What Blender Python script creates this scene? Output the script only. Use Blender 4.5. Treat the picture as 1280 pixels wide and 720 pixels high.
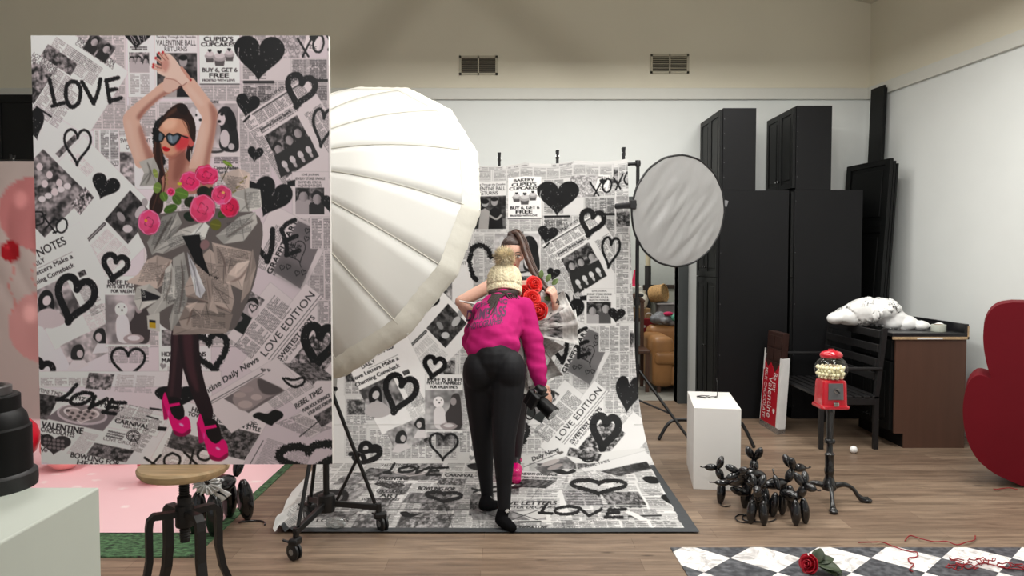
import bpy, bmesh, math, random
import numpy as np
from mathutils import Vector, Matrix, Euler, noise as mnoise

for o in list(bpy.data.objects):
    bpy.data.objects.remove(o)
SC = bpy.context.scene
COL = SC.collection

# ------------------------------------------------------------------ camera
CAM_H = 1.5
FPX = 960.0
PITCH = math.atan((360 - 322) / FPX)
cam_data = bpy.data.cameras.new('camera')
cam_data.sensor_width = 36.0
cam_data.lens = FPX / 1280 * 36.0
cam_data.clip_end = 60
cam = bpy.data.objects.new('camera', cam_data)
COL.objects.link(cam)
cam.location = (0, 0, CAM_H)
cam.rotation_euler = (math.pi / 2 - PITCH, 0, 0)
SC.camera = cam

# ------------------------------------------------------------------ world, lamps, exposure
world = bpy.data.worlds.new('world')
SC.world = world
world.use_nodes = True
bg = world.node_tree.nodes['Background']
bg.inputs[0].default_value = (0.95, 0.97, 1.0, 1)
bg.inputs[1].default_value = 0.42
SC.view_settings.view_transform = 'Standard'
SC.view_settings.look = 'None'
SC.view_settings.gamma = 1.0
SC.view_settings.use_curve_mapping = False
SC.view_settings.exposure = 0.0


def area_lamp(name, loc, size, energy, rot=(0, 0, 0), col=(1, 1, 1)):
    d = bpy.data.lights.new(name, 'AREA')
    d.shape = 'RECTANGLE'
    d.size, d.size_y = size
    d.energy = energy
    d.color = col
    o = bpy.data.objects.new(name, d)
    COL.objects.link(o)
    o.location = loc
    o.rotation_euler = rot
    return o


# rows of ceiling panels above the studio floor (out of frame) and an added front fill lamp
area_lamp('ceiling_panel_light', (-2.2, 3.9, 3.5), (0.6, 3.0), 62, col=(1.0, 0.985, 0.95))
area_lamp('ceiling_panel_light', (0.4, 3.8, 3.5), (0.6, 3.2), 85, col=(1.0, 0.985, 0.95))
area_lamp('ceiling_panel_light', (2.4, 3.8, 3.5), (0.6, 3.4), 100, col=(1.0, 0.985, 0.95))
area_lamp('ceiling_panel_light', (0.6, 6.5, 3.5), (3.6, 0.4), 48, col=(1.0, 0.985, 0.95))
area_lamp('front_fill_light', (-0.5, 0.2, 2.9), (0.35, 0.35), 33, rot=(math.radians(102), 0, 0), col=(1.0, 0.97, 0.92))  # added unseen lamp: brightens camera-facing sides and throws the truss bands
area_lamp('storeroom_light', (1.0, 9.3, 2.9), (1.2, 0.6), 45, col=(1.0, 0.97, 0.92))


# ------------------------------------------------------------------ helpers
def ray(px, py):
    a = (px - 640) / FPX
    b = (360 - py) / FPX
    cp, sp = math.cos(PITCH), math.sin(PITCH)
    return Vector((a, cp + b * sp, -sp + b * cp))


def P(px, py, Y):
    "point of the place seen at a pixel, at distance Y"
    d = ray(px, py)
    return Vector((0, 0, CAM_H)) + d * (Y / d.y)


def G(px, py, z=0.0):
    "point at height z seen at a pixel"
    d = ray(px, py)
    return Vector((0, 0, CAM_H)) + d * ((z - CAM_H) / d.z)


def lin(c):
    "sRGB 0-255 -> linear"
    r = []
    for v in c[:3]:
        v = v / 255.0
        r.append(v / 12.92 if v <= 0.04045 else ((v + 0.055) / 1.055) ** 2.4)
    return tuple(r)


MATS = {}


def pm(name, col, rough=0.6, metal=0.0, var=0.06, scale=18.0, bump=0.0, bscale=60.0, spec=0.5, coat=0.0, trans=0.0,
       sub=0.0, stretch=None):
    "procedural material: base colour broken up by noise, optional noise bump"
    if name in MATS:
        return MATS[name]
    m = bpy.data.materials.new(name)
    m.use_nodes = True
    nt = m.node_tree
    b = nt.nodes['Principled BSDF']
    c = lin(col)
    tc = nt.nodes.new('ShaderNodeTexCoord')
    mp = nt.nodes.new('ShaderNodeMapping')
    nt.links.new(tc.outputs['Object'], mp.inputs[0])
    if stretch:
        mp.inputs['Scale'].default_value = stretch
    n = nt.nodes.new('ShaderNodeTexNoise')
    n.inputs['Scale'].default_value = scale
    n.inputs['Detail'].default_value = 4
    nt.links.new(mp.outputs[0], n.inputs['Vector'])
    r = nt.nodes.new('ShaderNodeValToRGB')
    r.color_ramp.elements[0].position = 0.3
    r.color_ramp.elements[1].position = 0.7
    r.color_ramp.elements[0].color = (*[max(0, v * (1 - var)) for v in c], 1)
    r.color_ramp.elements[1].color = (*[min(1, v * (1 + var)) for v in c], 1)
    nt.links.new(n.outputs['Fac'], r.inputs[0])
    nt.links.new(r.outputs[0], b.inputs['Base Color'])
    b.inputs['Roughness'].default_value = rough
    b.inputs['Metallic'].default_value = metal
    b.inputs['Specular IOR Level'].default_value = spec
    b.inputs['Coat Weight'].default_value = coat
    b.inputs['Transmission Weight'].default_value = trans
    if sub:
        b.inputs['Subsurface Weight'].default_value = sub
        b.inputs['Subsurface Radius'].default_value = (0.01, 0.004, 0.002)
    if bump:
        n2 = nt.nodes.new('ShaderNodeTexNoise')
        n2.inputs['Scale'].default_value = bscale
        n2.inputs['Detail'].default_value = 3
        nt.links.new(mp.outputs[0], n2.inputs['Vector'])
        bp = nt.nodes.new('ShaderNodeBump')
        bp.inputs['Strength'].default_value = bump
        bp.inputs['Distance'].default_value = 0.01
        nt.links.new(n2.outputs['Fac'], bp.inputs['Height'])
        nt.links.new(bp.outputs[0], b.inputs['Normal'])
    MATS[name] = m
    return m


def attr_mat(name, rough=0.6, spec=0.3, bump=0.0, bscale=20):
    "print on cloth or card: ink colour stored per vertex"
    if name in MATS:
        return MATS[name]
    m = bpy.data.materials.new(name)
    m.use_nodes = True
    nt = m.node_tree
    b = nt.nodes['Principled BSDF']
    a = nt.nodes.new('ShaderNodeAttribute')
    a.attribute_name = 'ink'
    nt.links.new(a.outputs['Color'], b.inputs['Base Color'])
    b.inputs['Roughness'].default_value = rough
    b.inputs['Specular IOR Level'].default_value = spec
    if bump:
        n2 = nt.nodes.new('ShaderNodeTexNoise')
        n2.inputs['Scale'].default_value = bscale
        bp = nt.nodes.new('ShaderNodeBump')
        bp.inputs['Strength'].default_value = bump
        bp.inputs['Distance'].default_value = 0.02
        tc = nt.nodes.new('ShaderNodeTexCoord')
        nt.links.new(tc.outputs['Object'], n2.inputs['Vector'])
        nt.links.new(n2.outputs['Fac'], bp.inputs['Height'])
        nt.links.new(bp.outputs[0], b.inputs['Normal'])
    MATS[name] = m
    return m


def tag(o, label=None, cat=None, group=None, kind=None):
    if label: o['label'] = label
    if cat: o['category'] = cat
    if group: o['group'] = group
    if kind: o['kind'] = kind
    return o


def thing(name, loc, label, cat, group=None, rz=0.0):
    o = bpy.data.objects.new(name, None)
    o.empty_display_size = 0.05
    COL.objects.link(o)
    o.location = loc
    o.rotation_euler = (0, 0, rz)
    return tag(o, label, cat, group)


KIDS = {}


def copy_tree(o, parent=None):
    c = o.copy()
    COL.objects.link(c)
    if parent is not None:
        c.parent = parent
        KIDS.setdefault(parent.name, []).append(c)
    for ch in list(KIDS.get(o.name, [])):
        copy_tree(ch, c)
    return c


def wloc(o):
    v = Vector((0, 0, 0))
    while o is not None:
        v = v + o.location
        o = o.parent
    return v


def link_mesh(name, me, m, parent=None, smooth=False, angle=None):
    me.materials.append(m)
    if smooth:
        me.polygons.foreach_set('use_smooth', [True] * len(me.polygons))
    o = bpy.data.objects.new(name, me)
    COL.objects.link(o)
    if parent is not None:
        me.transform(Matrix.Translation(-wloc(parent)))
        o.parent = parent
        KIDS.setdefault(parent.name, []).append(o)
    else:
        n = len(me.vertices)
        co = np.empty(n * 3)
        me.vertices.foreach_get('co', co)
        co = co.reshape(-1, 3)
        lo, hi = co.min(0), co.max(0)
        base = Vector(((lo[0] + hi[0]) / 2, (lo[1] + hi[1]) / 2, lo[2]))
        me.transform(Matrix.Translation(-base))
        o.location = base
    return o


def basis(d, hint=(0, 0, 1)):
    d = Vector(d).normalized()
    h = Vector(hint)
    if abs(d.dot(h)) > 0.98:
        h = Vector((0, 1, 0))
    a = d.cross(h).normalized()
    b = d.cross(a).normalized()
    return a, b, d


class MB:
    "collects primitive shapes into one mesh"

    def __init__(self):
        self.bm = bmesh.new()

    def box(self, c, s, rot=None, bevel=0.0, seg=2):
        g = bmesh.ops.create_cube(self.bm, size=1.0)
        vs = g['verts']
        M = Matrix.Translation(Vector(c))
        if rot is not None:
            M = M @ (rot if isinstance(rot, Matrix) else Euler(rot).to_matrix().to_4x4())
        M = M @ Matrix.Diagonal((*s, 1))
        bmesh.ops.transform(self.bm, matrix=M, verts=vs)
        if bevel:
            es = {e for v in vs for e in v.link_edges}
            bmesh.ops.bevel(self.bm, geom=list(es), offset=bevel, segments=seg, affect='EDGES', profile=0.5)
        return self

    def box2(self, lo, hi, bevel=0.0, seg=2):
        lo, hi = Vector(lo), Vector(hi)
        return self.box((lo + hi) / 2, hi - lo, None, bevel, seg)

    def cyl(self, p0, p1, r0, r1=None, seg=16, cap=True):
        r1 = r0 if r1 is None else r1
        return self.tube([p0, p1], [r0, r1], seg, cap)

    def tube(self, path, r, seg=10, cap=True, closed=False, flat=1.0):
        path = [Vector(p) for p in path]
        n = len(path)
        rs = r if isinstance(r, (list, tuple)) else [r] * n
        rings = []
        pa = None
        for i, p in enumerate(path):
            if closed:
                d = path[(i + 1) % n] - path[i - 1]
            else:
                d = path[min(i + 1, n - 1)] - path[max(i - 1, 0)]
            if d.length < 1e-9: d = Vector((0, 0, 1))
            a, b, dd = basis(d)
            if pa is not None:
                a = (pa - dd * pa.dot(dd))
                a = a.normalized() if a.length > 1e-6 else basis(d)[0]
                b = dd.cross(a).normalized()
            pa = a
            rings.append([self.bm.verts.new(p + (a * math.cos(t) + b * math.sin(t) * flat) * rs[i])
                          for t in [2 * math.pi * k / seg for k in range(seg)]])
        rng = range(n if closed else n - 1)
        for i in rng:
            A, B = rings[i], rings[(i + 1) % n]
            for k in range(seg):
                self.bm.faces.new((A[k], A[(k + 1) % seg], B[(k + 1) % seg], B[k]))
        if cap and not closed:
            self.bm.faces.new(list(reversed(rings[0])))
            self.bm.faces.new(rings[-1])
        return self

    def lathe(self, prof, c=(0, 0, 0), seg=32, M=None):
        "prof: (radius, height) pairs about z"
        c = Vector(c)
        rings = []
        for r, z in prof:
            if r < 1e-6:
                v = Vector((0, 0, z))
                rings.append([self.bm.verts.new(c + (M @ v if M else v))])
            else:
                ring = []
                for k in range(seg):
                    t = 2 * math.pi * k / seg
                    v = Vector((r * math.cos(t), r * math.sin(t), z))
                    ring.append(self.bm.verts.new(c + (M @ v if M else v)))
                rings.append(ring)
        for A, B in zip(rings[:-1], rings[1:]):
            for k in range(seg):
                k2 = (k + 1) % seg
                if len(A) == 1 and len(B) > 1:
                    self.bm.faces.new((A[0], B[k2], B[k]))
                elif len(B) == 1 and len(A) > 1:
                    self.bm.faces.new((A[k], A[k2], B[0]))
                elif len(A) > 1:
                    self.bm.faces.new((A[k], A[k2], B[k2], B[k]))
        return self

    def ball(self, c, r, M=None, u=16, v=10):
        r = Vector((r, r, r)) if not hasattr(r, '__len__') else Vector(r)
        g = bmesh.ops.create_uvsphere(self.bm, u_segments=u, v_segments=v, radius=1.0)
        T = Matrix.Translation(Vector(c)) @ (M.to_4x4() if M else Matrix.Identity(4)) @ Matrix.Diagonal((*r, 1))
        bmesh.ops.transform(self.bm, matrix=T, verts=g['verts'])
        return self

    def prism(self, pts, d, bevel=0.0, seg=2):
        "pts: closed outline of 3-D points; extruded by vector d"
        d = Vector(d)
        lo = [self.bm.verts.new(Vector(p)) for p in pts]
        hi = [self.bm.verts.new(Vector(p) + d) for p in pts]
        n = len(pts)
        f1 = self.bm.faces.new(lo)
        f2 = self.bm.faces.new(list(reversed(hi)))
        fs = [f1, f2]
        for i in range(n):
            fs.append(self.bm.faces.new((lo[i], hi[i], hi[(i + 1) % n], lo[(i + 1) % n])))
        if bevel:
            es = list(set(f1.edges) | set(f2.edges))
            bmesh.ops.bevel(self.bm, geom=es, offset=bevel, segments=seg, affect='EDGES', profile=0.5)
        return self

    def grid(self, fn, nu, nv, thick=0.0):
        "fn(u,v) in 0..1 -> point"
        vs = [[self.bm.verts.new(fn(i / nu, j / nv)) for i in range(nu + 1)] for j in range(nv + 1)]
        for j in range(nv):
            for i in range(nu):
                self.bm.faces.new((vs[j][i], vs[j][i + 1], vs[j + 1][i + 1], vs[j + 1][i]))
        return self

    def mesh(self, name):
        bmesh.ops.recalc_face_normals(self.bm, faces=self.bm.faces[:])
        me = bpy.data.meshes.new(name)
        self.bm.to_mesh(me)
        self.bm.free()
        return me

    def build(self, name, m, parent=None, smooth=False, sharp=None):
        me = self.mesh(name)
        o = link_mesh(name, me, m, parent, smooth)
        if smooth and sharp:
            me.set_sharp_from_angle(angle=math.radians(sharp))
        return o


def solid(o, t):
    md = o.modifiers.new('thickness', 'SOLIDIFY')
    md.thickness = t
    md.offset = 0
    return o


def catmull(pts, n=8):
    pts = [Vector(p) for p in pts]
    out = []
    for i in range(len(pts) - 1):
        p0, p1, p2, p3 = pts[max(i - 1, 0)], pts[i], pts[i + 1], pts[min(i + 2, len(pts) - 1)]
        for k in range(n):
            t = k / n
            out.append(0.5 * ((2 * p1) + (p2 - p0) * t + (2 * p0 - 5 * p1 + 4 * p2 - p3) * t * t +
                              (3 * p1 - p0 - 3 * p2 + p3) * t ** 3))
    out.append(pts[-1])
    return out


class Blob:
    "tapered capsules and ellipsoids fused by a voxel remesh into one continuous surface"

    def __init__(self):
        self.mb = MB()

    def chain(self, pts, flat=None):
        pts = [(Vector(p), r) for p, r in pts]
        for (p, r), (q, s) in zip(pts[:-1], pts[1:]):
            if (q - p).length > 1e-6:
                self.mb.cyl(p, q, r, s, 14)
        for p, r in pts:
            self.mb.ball(p, r, None, 14, 8)
        return self

    def ell(self, c, r, M=None):
        self.mb.ball(c, r, M, 20, 12)
        return self

    def build(self, name, m, parent, voxel=0.01, it=4, fac=0.5):
        me = self.mb.mesh(name)
        o = bpy.data.objects.new('temporary', me)
        COL.objects.link(o)
        md = o.modifiers.new('r', 'REMESH')
        md.mode = 'VOXEL'
        md.voxel_size = voxel
        s = o.modifiers.new('s', 'SMOOTH')
        s.iterations = it
        s.factor = fac
        dg = bpy.context.evaluated_depsgraph_get()
        dg.update()
        res = bpy.data.meshes.new_from_object(o.evaluated_get(dg))
        bpy.data.objects.remove(o)
        bpy.data.meshes.remove(me)
        res.name = name
        return link_mesh(name, res, m, parent, True)


def text_mesh(body, bold=0.0):
    "flat filled text at unit size -> (verts (n,2), triangles/faces list)"
    cu = bpy.data.curves.new('t', 'FONT')
    cu.body = body
    cu.size = 1.0
    cu.offset = bold
    o = bpy.data.objects.new('t', cu)
    COL.objects.link(o)
    dg = bpy.context.evaluated_depsgraph_get()
    dg.update()
    me = bpy.data.meshes.new_from_object(o.evaluated_get(dg))
    vs = np.array([(v.co.x, v.co.y) for v in me.vertices])
    fs = [tuple(p.vertices) for p in me.polygons]
    bpy.data.objects.remove(o)
    bpy.data.curves.remove(cu)
    bpy.data.meshes.remove(me)
    return vs, fs
# ------------------------------------------------------------------ printed artwork (drawn shape by shape into an ink grid)
RNG = np.random.RandomState(7)


def vnoise(x, y, seed=0):
    "value noise"
    xi = np.floor(x).astype(np.int64)
    yi = np.floor(y).astype(np.int64)
    fx = x - xi
    fy = y - yi
    fx = fx * fx * (3 - 2 * fx)
    fy = fy * fy * (3 - 2 * fy)

    def h(a, b):
        n = (a * 374761393 + b * 668265263 + seed * 974634777) & 0x7fffffff
        n = ((n ^ (n >> 13)) * 1274126177) & 0x7fffffff
        return ((n ^ (n >> 16)) & 0xffff) / 65535.0
    return (h(xi, yi) * (1 - fx) * (1 - fy) + h(xi + 1, yi) * fx * (1 - fy) +
            h(xi, yi + 1) * (1 - fx) * fy + h(xi + 1, yi + 1) * fx * fy)


GLYPHS = {}


class Canvas:
    def __init__(self, x0, y0, x1, y1, S, col):
        self.x0, self.y0, self.S = x0, y0, S
        self.w, self.h = int((x1 - x0) * S), int((y1 - y0) * S)
        self.a = np.empty((self.h, self.w, 3))
        self.a[:] = col
        self.f = (1.0, 0.0, 1.0, 0.0)
        self.inkmul = 1.0

    # coordinates: drawing units -> grid
    def T(self, pts):
        p = np.asarray(pts, float).reshape(-1, 2)
        ax, bx, ay, by = self.f
        return np.stack([((p[:, 0] * ax + bx) - self.x0) * self.S, ((p[:, 1] * ay + by) - self.y0) * self.S], 1)

    def mask_edges(self, e, soft=0.0):
        "even-odd coverage of a set of edges (n,4), in grid units"
        SS = 3
        pad = int(soft * 3 * self.S) + 2
        lo = np.floor(np.minimum(e[:, :2], e[:, 2:]).min(0)).astype(int) - pad
        hi = np.ceil(np.maximum(e[:, :2], e[:, 2:]).max(0)).astype(int) + pad
        lo = np.maximum(lo, 0)
        hi = np.minimum(hi, [self.w, self.h])
        if (hi <= lo).any():
            return None
        W, H = (hi[0] - lo[0]) * SS, (hi[1] - lo[1]) * SS
        cnt = np.zeros((H, W + 1), np.int32)
        q = (e - np.array([lo[0], lo[1], lo[0], lo[1]])) * SS
        for x0, y0, x1, y1 in q:
            if y0 == y1: continue
            if y0 > y1: x0, y0, x1, y1 = x1, y1, x0, y0
            r0, r1 = max(0, math.ceil(y0 - 0.5)), min(H - 1, math.ceil(y1 - 0.5) - 1)
            if r1 < r0: continue
            r = np.arange(r0, r1 + 1)
            x = x0 + (r + 0.5 - y0) * (x1 - x0) / (y1 - y0)
            cnt[r, np.clip(np.ceil(x - 0.5).astype(int), 0, W)] += 1
        m = (np.cumsum(cnt, 1)[:, :W] & 1).astype(float)
        m = m.reshape(H // SS, SS, W // SS, SS).mean((1, 3))
        if soft:
            m = self.blur(m, soft * self.S)
        return m, lo, hi

    @staticmethod
    def blur(m, s):
        n = max(1, int(s * 2.5))
        k = np.exp(-0.5 * (np.arange(-n, n + 1) / s) ** 2)
        k /= k.sum()
        m = np.apply_along_axis(lambda v: np.convolve(v, k, 'same'), 0, m) if min(m.shape) > 0 else m
        return np.apply_along_axis(lambda v: np.convolve(v, k, 'same'), 1, m)

    def put(self, mk, col, alpha=1.0):
        if mk is None: return
        m, lo, hi = mk
        s = self.a[lo[1]:hi[1], lo[0]:hi[0]]
        m = (m * alpha)[..., None]
        s[:] = s * (1 - m) + np.asarray(col, float) * m

    @staticmethod
    def edges(p, closed=True):
        return np.concatenate([p, np.roll(p, -1, 0)], 1)

    def poly(self, pts, col, alpha=1.0, soft=0.0):
        self.put(self.mask_edges(self.edges(self.T(pts)), soft), col, alpha)

    def curve(self, pts, col, alpha=1.0, soft=0.0, n=6):
        "closed smooth outline through points"
        p = np.asarray(pts, float)
        out = []
        N = len(p)
        for i in range(N):
            p0, p1, p2, p3 = p[i - 1], p[i], p[(i + 1) % N], p[(i + 2) % N]
            for k in range(n):
                t = k / n
                out.append(0.5 * (2 * p1 + (p2 - p0) * t + (2 * p0 - 5 * p1 + 4 * p2 - p3) * t * t +
                                  (3 * p1 - p0 - 3 * p2 + p3) * t ** 3))
        self.poly(out, col, alpha, soft)

    def ell(self, cx, cy, rx, ry, col, alpha=1.0, soft=0.0, rot=0.0):
        t = np.linspace(0, 2 * math.pi, 28, endpoint=False)
        c, s = math.cos(rot), math.sin(rot)
        x, y = rx * np.cos(t), ry * np.sin(t)
        self.poly(np.stack([cx + x * c - y * s, cy + x * s + y * c], 1), col, alpha, soft)

    def stroke(self, pts, w, col, alpha=1.0, rough=0.0, taper=False, soft=0.0, smooth=True):
        "brush stroke along a polyline; rough edges for dry paint"
        p = np.asarray(pts, float)
        if smooth and len(p) > 2:
            p = np.array([tuple(v)[:2] for v in catmull([(a, b, 0) for a, b in p], 5)])
        p = self.T(p)
        ww = w * self.S * 0.5 * (abs(self.f[0]) + abs(self.f[2])) / 2
        lo = np.maximum(np.floor(p.min(0) - ww - 3).astype(int), 0)
        hi = np.minimum(np.ceil(p.max(0) + ww + 3).astype(int), [self.w, self.h])
        if (hi <= lo).any(): return
        yy, xx = np.mgrid[lo[1]:hi[1], lo[0]:hi[0]] + 0.5
        d = np.full(yy.shape, 1e9)
        for i in range(len(p) - 1):
            a, b = p[i], p[i + 1]
            v = b - a
            L = max(v @ v, 1e-9)
            t = np.clip(((xx - a[0]) * v[0] + (yy - a[1]) * v[1]) / L, 0, 1)
            k = 1.0
            dd = np.hypot(xx - a[0] - t * v[0], yy - a[1] - t * v[1])
            if taper:
                g = (i + t) / (len(p) - 1)
                dd = dd / np.maximum(0.25, np.sin(np.pi * np.clip(g, 0.02, 0.98)) ** 0.5)
            d = np.minimum(d, dd)
        if rough:
            n = vnoise(xx / (1.1 * self.S), yy / (1.1 * self.S), 3) - 0.5
            d = d + n * rough * self.S
        m = np.clip(ww - d + 0.5, 0, 1)
        if rough:
            sp = vnoise(xx / (0.8 * self.S), yy / (0.8 * self.S), 11)
            m = m * np.where((sp > 0.93), 0.35, 1.0)
        if soft: m = self.blur(m, soft * self.S)
        self.put((m, lo, hi), col, alpha)

    # ---- printed things
    def frame(self, o, u, v):
        "parallelogram: origin o, full side vectors u and v"
        o, u, v = np.asarray(o, float), np.asarray(u, float), np.asarray(v, float)
        return [o, o + u, o + u + v, o + v]

    def local(self, o, u, v):
        q = self.T(self.frame(o, u, v))
        lo = np.maximum(np.floor(q.min(0)).astype(int) - 1, 0)
        hi = np.minimum(np.ceil(q.max(0)).astype(int) + 1, [self.w, self.h])
        if (hi <= lo).any(): return None
        m = self.mask_edges(self.edges(q))
        if m is None: return None
        m, lo, hi = m
        yy, xx = np.mgrid[lo[1]:hi[1], lo[0]:hi[0]] + 0.5
        U, V = q[1] - q[0], q[3] - q[0]
        det = U[0] * V[1] - U[1] * V[0]
        if abs(det) < 1e-6: return None
        dx, dy = xx - q[0][0], yy - q[0][1]
        s = (dx * V[1] - dy * V[0]) / det
        t = (U[0] * dy - U[1] * dx) / det
        return m, lo, hi, s, t

    def column(self, o, u, v, rows=None, dark=0.42, cols=1, base=None):
        "a block of small newsprint in columns"
        r = self.local(o, u, v)
        if r is None: return
        m, lo, hi, s, t = r
        L = math.hypot(*np.asarray(v, float))
        rows = rows or max(3, int(L / 1.9))
        seed = int(RNG.randint(1 << 16))
        row = np.floor(t * rows)
        lt = t * rows - row
        cs = s * cols
        c = np.floor(cs)
        ls = cs - c
        W = math.hypot(*np.asarray(u, float)) / cols
        word = vnoise(s * cols * W / 1.3, row * 7.13 + 0.5, seed)
        line = (lt > 0.22) & (lt < 0.86) & (ls > 0.05) & (ls < 0.95)
        end = vnoise(c * 3.7, row * 1.0, seed + 5)
        line &= ls < np.where(end > 0.82, 0.55, 0.95)
        line &= word > 0.16
        k = line * (0.5 + 0.5 * word) * dark
        if base is not None:
            self.put((m, lo, hi), base)
        self.put((m * k, lo, hi), (0.10, 0.10, 0.105), 1.0 * self.inkmul)

    def paper(self, o, u, v, g=0.9, edge=0.10):
        q = self.frame(o, u, v)
        self.poly(q, (g, g * 0.993, g * 0.985))
        for a, b in zip(q, q[1:] + q[:1]):
            self.stroke([a, b], 0.5, (0.45, 0.45, 0.45), edge * 3, smooth=False)

    def article(self, o, u, v, cols=3, head=None, hh=0.16, pic=None, rule=True):
        "a newspaper piece: headline text, columns, optional picture (s0,t0,s1,t1)"
        o, u, v = np.asarray(o, float), np.asarray(u, float), np.asarray(v, float)
        t0 = 0.0
        if head:
            n = len(head)
            for i, h in enumerate(head):
                self.text(h, o + v * (hh * (i + 0.85)) + u * 0.02, u * 0.96, v * hh * -0.8)
            t0 = hh * n + 0.03
        rows = max(3, int(math.hypot(*v) * (1 - t0) / 1.9))
        self.column(o + v * t0, u, v * (1 - t0), rows=rows, cols=cols)
        if pic:
            s0, a0, s1, a1 = pic
            self.picture(o + u * s0 + v * a0, u * (s1 - s0), v * (a1 - a0))
        if rule:
            self.stroke([o + v * 1.02, o + v * 1.02 + u], 0.5, (0.2, 0.2, 0.2), 0.6, smooth=False)

    def picture(self, o, u, v, lo=0.10, hi=0.72, scale=6.0, people=0, base=None):
        "a halftone photograph: blotches of grey, optional heads and shoulders"
        r = self.local(o, u, v)
        if r is None: return
        m, a, b, s, t = r
        seed = int(RNG.randint(1 << 16))
        W, H = math.hypot(*np.asarray(u, float)), math.hypot(*np.asarray(v, float))
        n = 0.6 * vnoise(s * W / scale, t * H / scale, seed) + 0.4 * vnoise(s * W / scale * 2.7, t * H / scale * 2.7, seed + 1)
        n = np.clip((n - 0.25) / 0.5, 0, 1)
        g = lo + (hi - lo) * n
        if base is not None:
            g = base + (n - 0.5) * (hi - lo) * 0.35
        for i in range(people):
            cx = (i + 0.5) / people + RNG.uniform(-0.04, 0.04)
            cy = RNG.uniform(0.28, 0.42)
            rr = min(0.36 / people * W, 0.2 * H)
            body = (np.abs(s - cx) * W < rr * 1.55 * np.clip((t - cy) * 4, 0, 1) ** 0.5) & (t > cy + rr / H * 0.8)
            g = np.where(body, RNG.choice([0.12, 0.65, 0.3]), g)
            hair = ((s - cx) * W) ** 2 + ((t - cy + 0.35 * rr / H) * H / 1.1) ** 2 < (rr * 1.05) ** 2
            g = np.where(hair, 0.08, g)
            face = ((s - cx) * W) ** 2 + ((t - cy - 0.18 * rr / H) * H / 1.2) ** 2 < (rr * 0.82) ** 2
            g = np.where(face, 0.62 - 0.25 * np.clip(((s - cx) * W / rr), 0, 1), g)
        c = np.stack([g, g * 0.985, g * 0.985], -1)
        S = self.a[a[1]:b[1], a[0]:b[0]]
        S[:] = S * (1 - m[..., None]) + c * m[..., None]

    def text(self, body, o, u, v, col=(0.05, 0.05, 0.055), alpha=1.0, weight=0.0):
        "text fitted so that its width runs along u and its cap height along v"
        if body not in GLYPHS:
            vs, fs = text_mesh(body)
            E = {}
            for f in fs:
                for i in range(len(f)):
                    k = tuple(sorted((f[i], f[(i + 1) % len(f)])))
                    E[k] = E.get(k, 0) + 1
            GLYPHS[body] = np.array([np.concatenate([vs[i], vs[j]]) for (i, j), c in E.items() if c == 1])
        e = GLYPHS[body].copy()
        xs = np.concatenate([e[:, 0], e[:, 2]])
        w0, w1 = xs.min(), xs.max()
        o, u, v = np.asarray(o, float), np.asarray(u, float), np.asarray(v, float)

        def mp(p):
            return self.T(o + ((p[:, :1] - w0) / (w1 - w0)) * u + (p[:, 1:2] / 0.7) * v)
        for dx in ([0.0] if not weight else [-weight / 2, weight / 2]):
            q = np.concatenate([mp(e[:, :2]), mp(e[:, 2:])], 1)
            q[:, [0, 2]] += dx * self.S
            self.put(self.mask_edges(q), col, alpha)

    @staticmethod
    def heart_pts(cx, cy, w, h, rot=0.0, n=44):
        t = np.linspace(0, 2 * math.pi, n, endpoint=False)
        x = np.sin(t) ** 3
        y = (13 * np.cos(t) - 5 * np.cos(2 * t) - 2 * np.cos(3 * t) - np.cos(4 * t))
        y = -((y + 17) / (11.95 + 17) - 0.5)
        x, y = x * w / 2, y * h
        c, s = math.cos(rot), math.sin(rot)
        return np.stack([cx + x * c - y * s, cy + x * s + y * c], 1)

    INK = (0.028, 0.028, 0.034)

    def heart(self, cx, cy, w, h, rot=0.0, line=0.0, rough=0.55, specks=True, col=None):
        col = self.INK if col is None else col
        p = self.heart_pts(cx, cy, w, h, rot)
        if line:
            self.stroke(list(p) + [p[0]], line, col, 1.0, rough, smooth=False)
        else:
            self.poly(p, col)
            if specks:
                for k in range(int(w * 0.5)):
                    i = RNG.randint(len(p))
                    f = RNG.uniform(0.3, 0.93)
                    x, y = cx + (p[i][0] - cx) * f, cy + (p[i][1] - cy) * f
                    self.ell(x, y, 0.45, 0.55, (0.8, 0.8, 0.8), 0.75)

    def word(self, strokes, w, rough=1.0):
        for st in strokes:
            self.stroke(st, w, self.INK, 1.0, rough)


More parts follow.
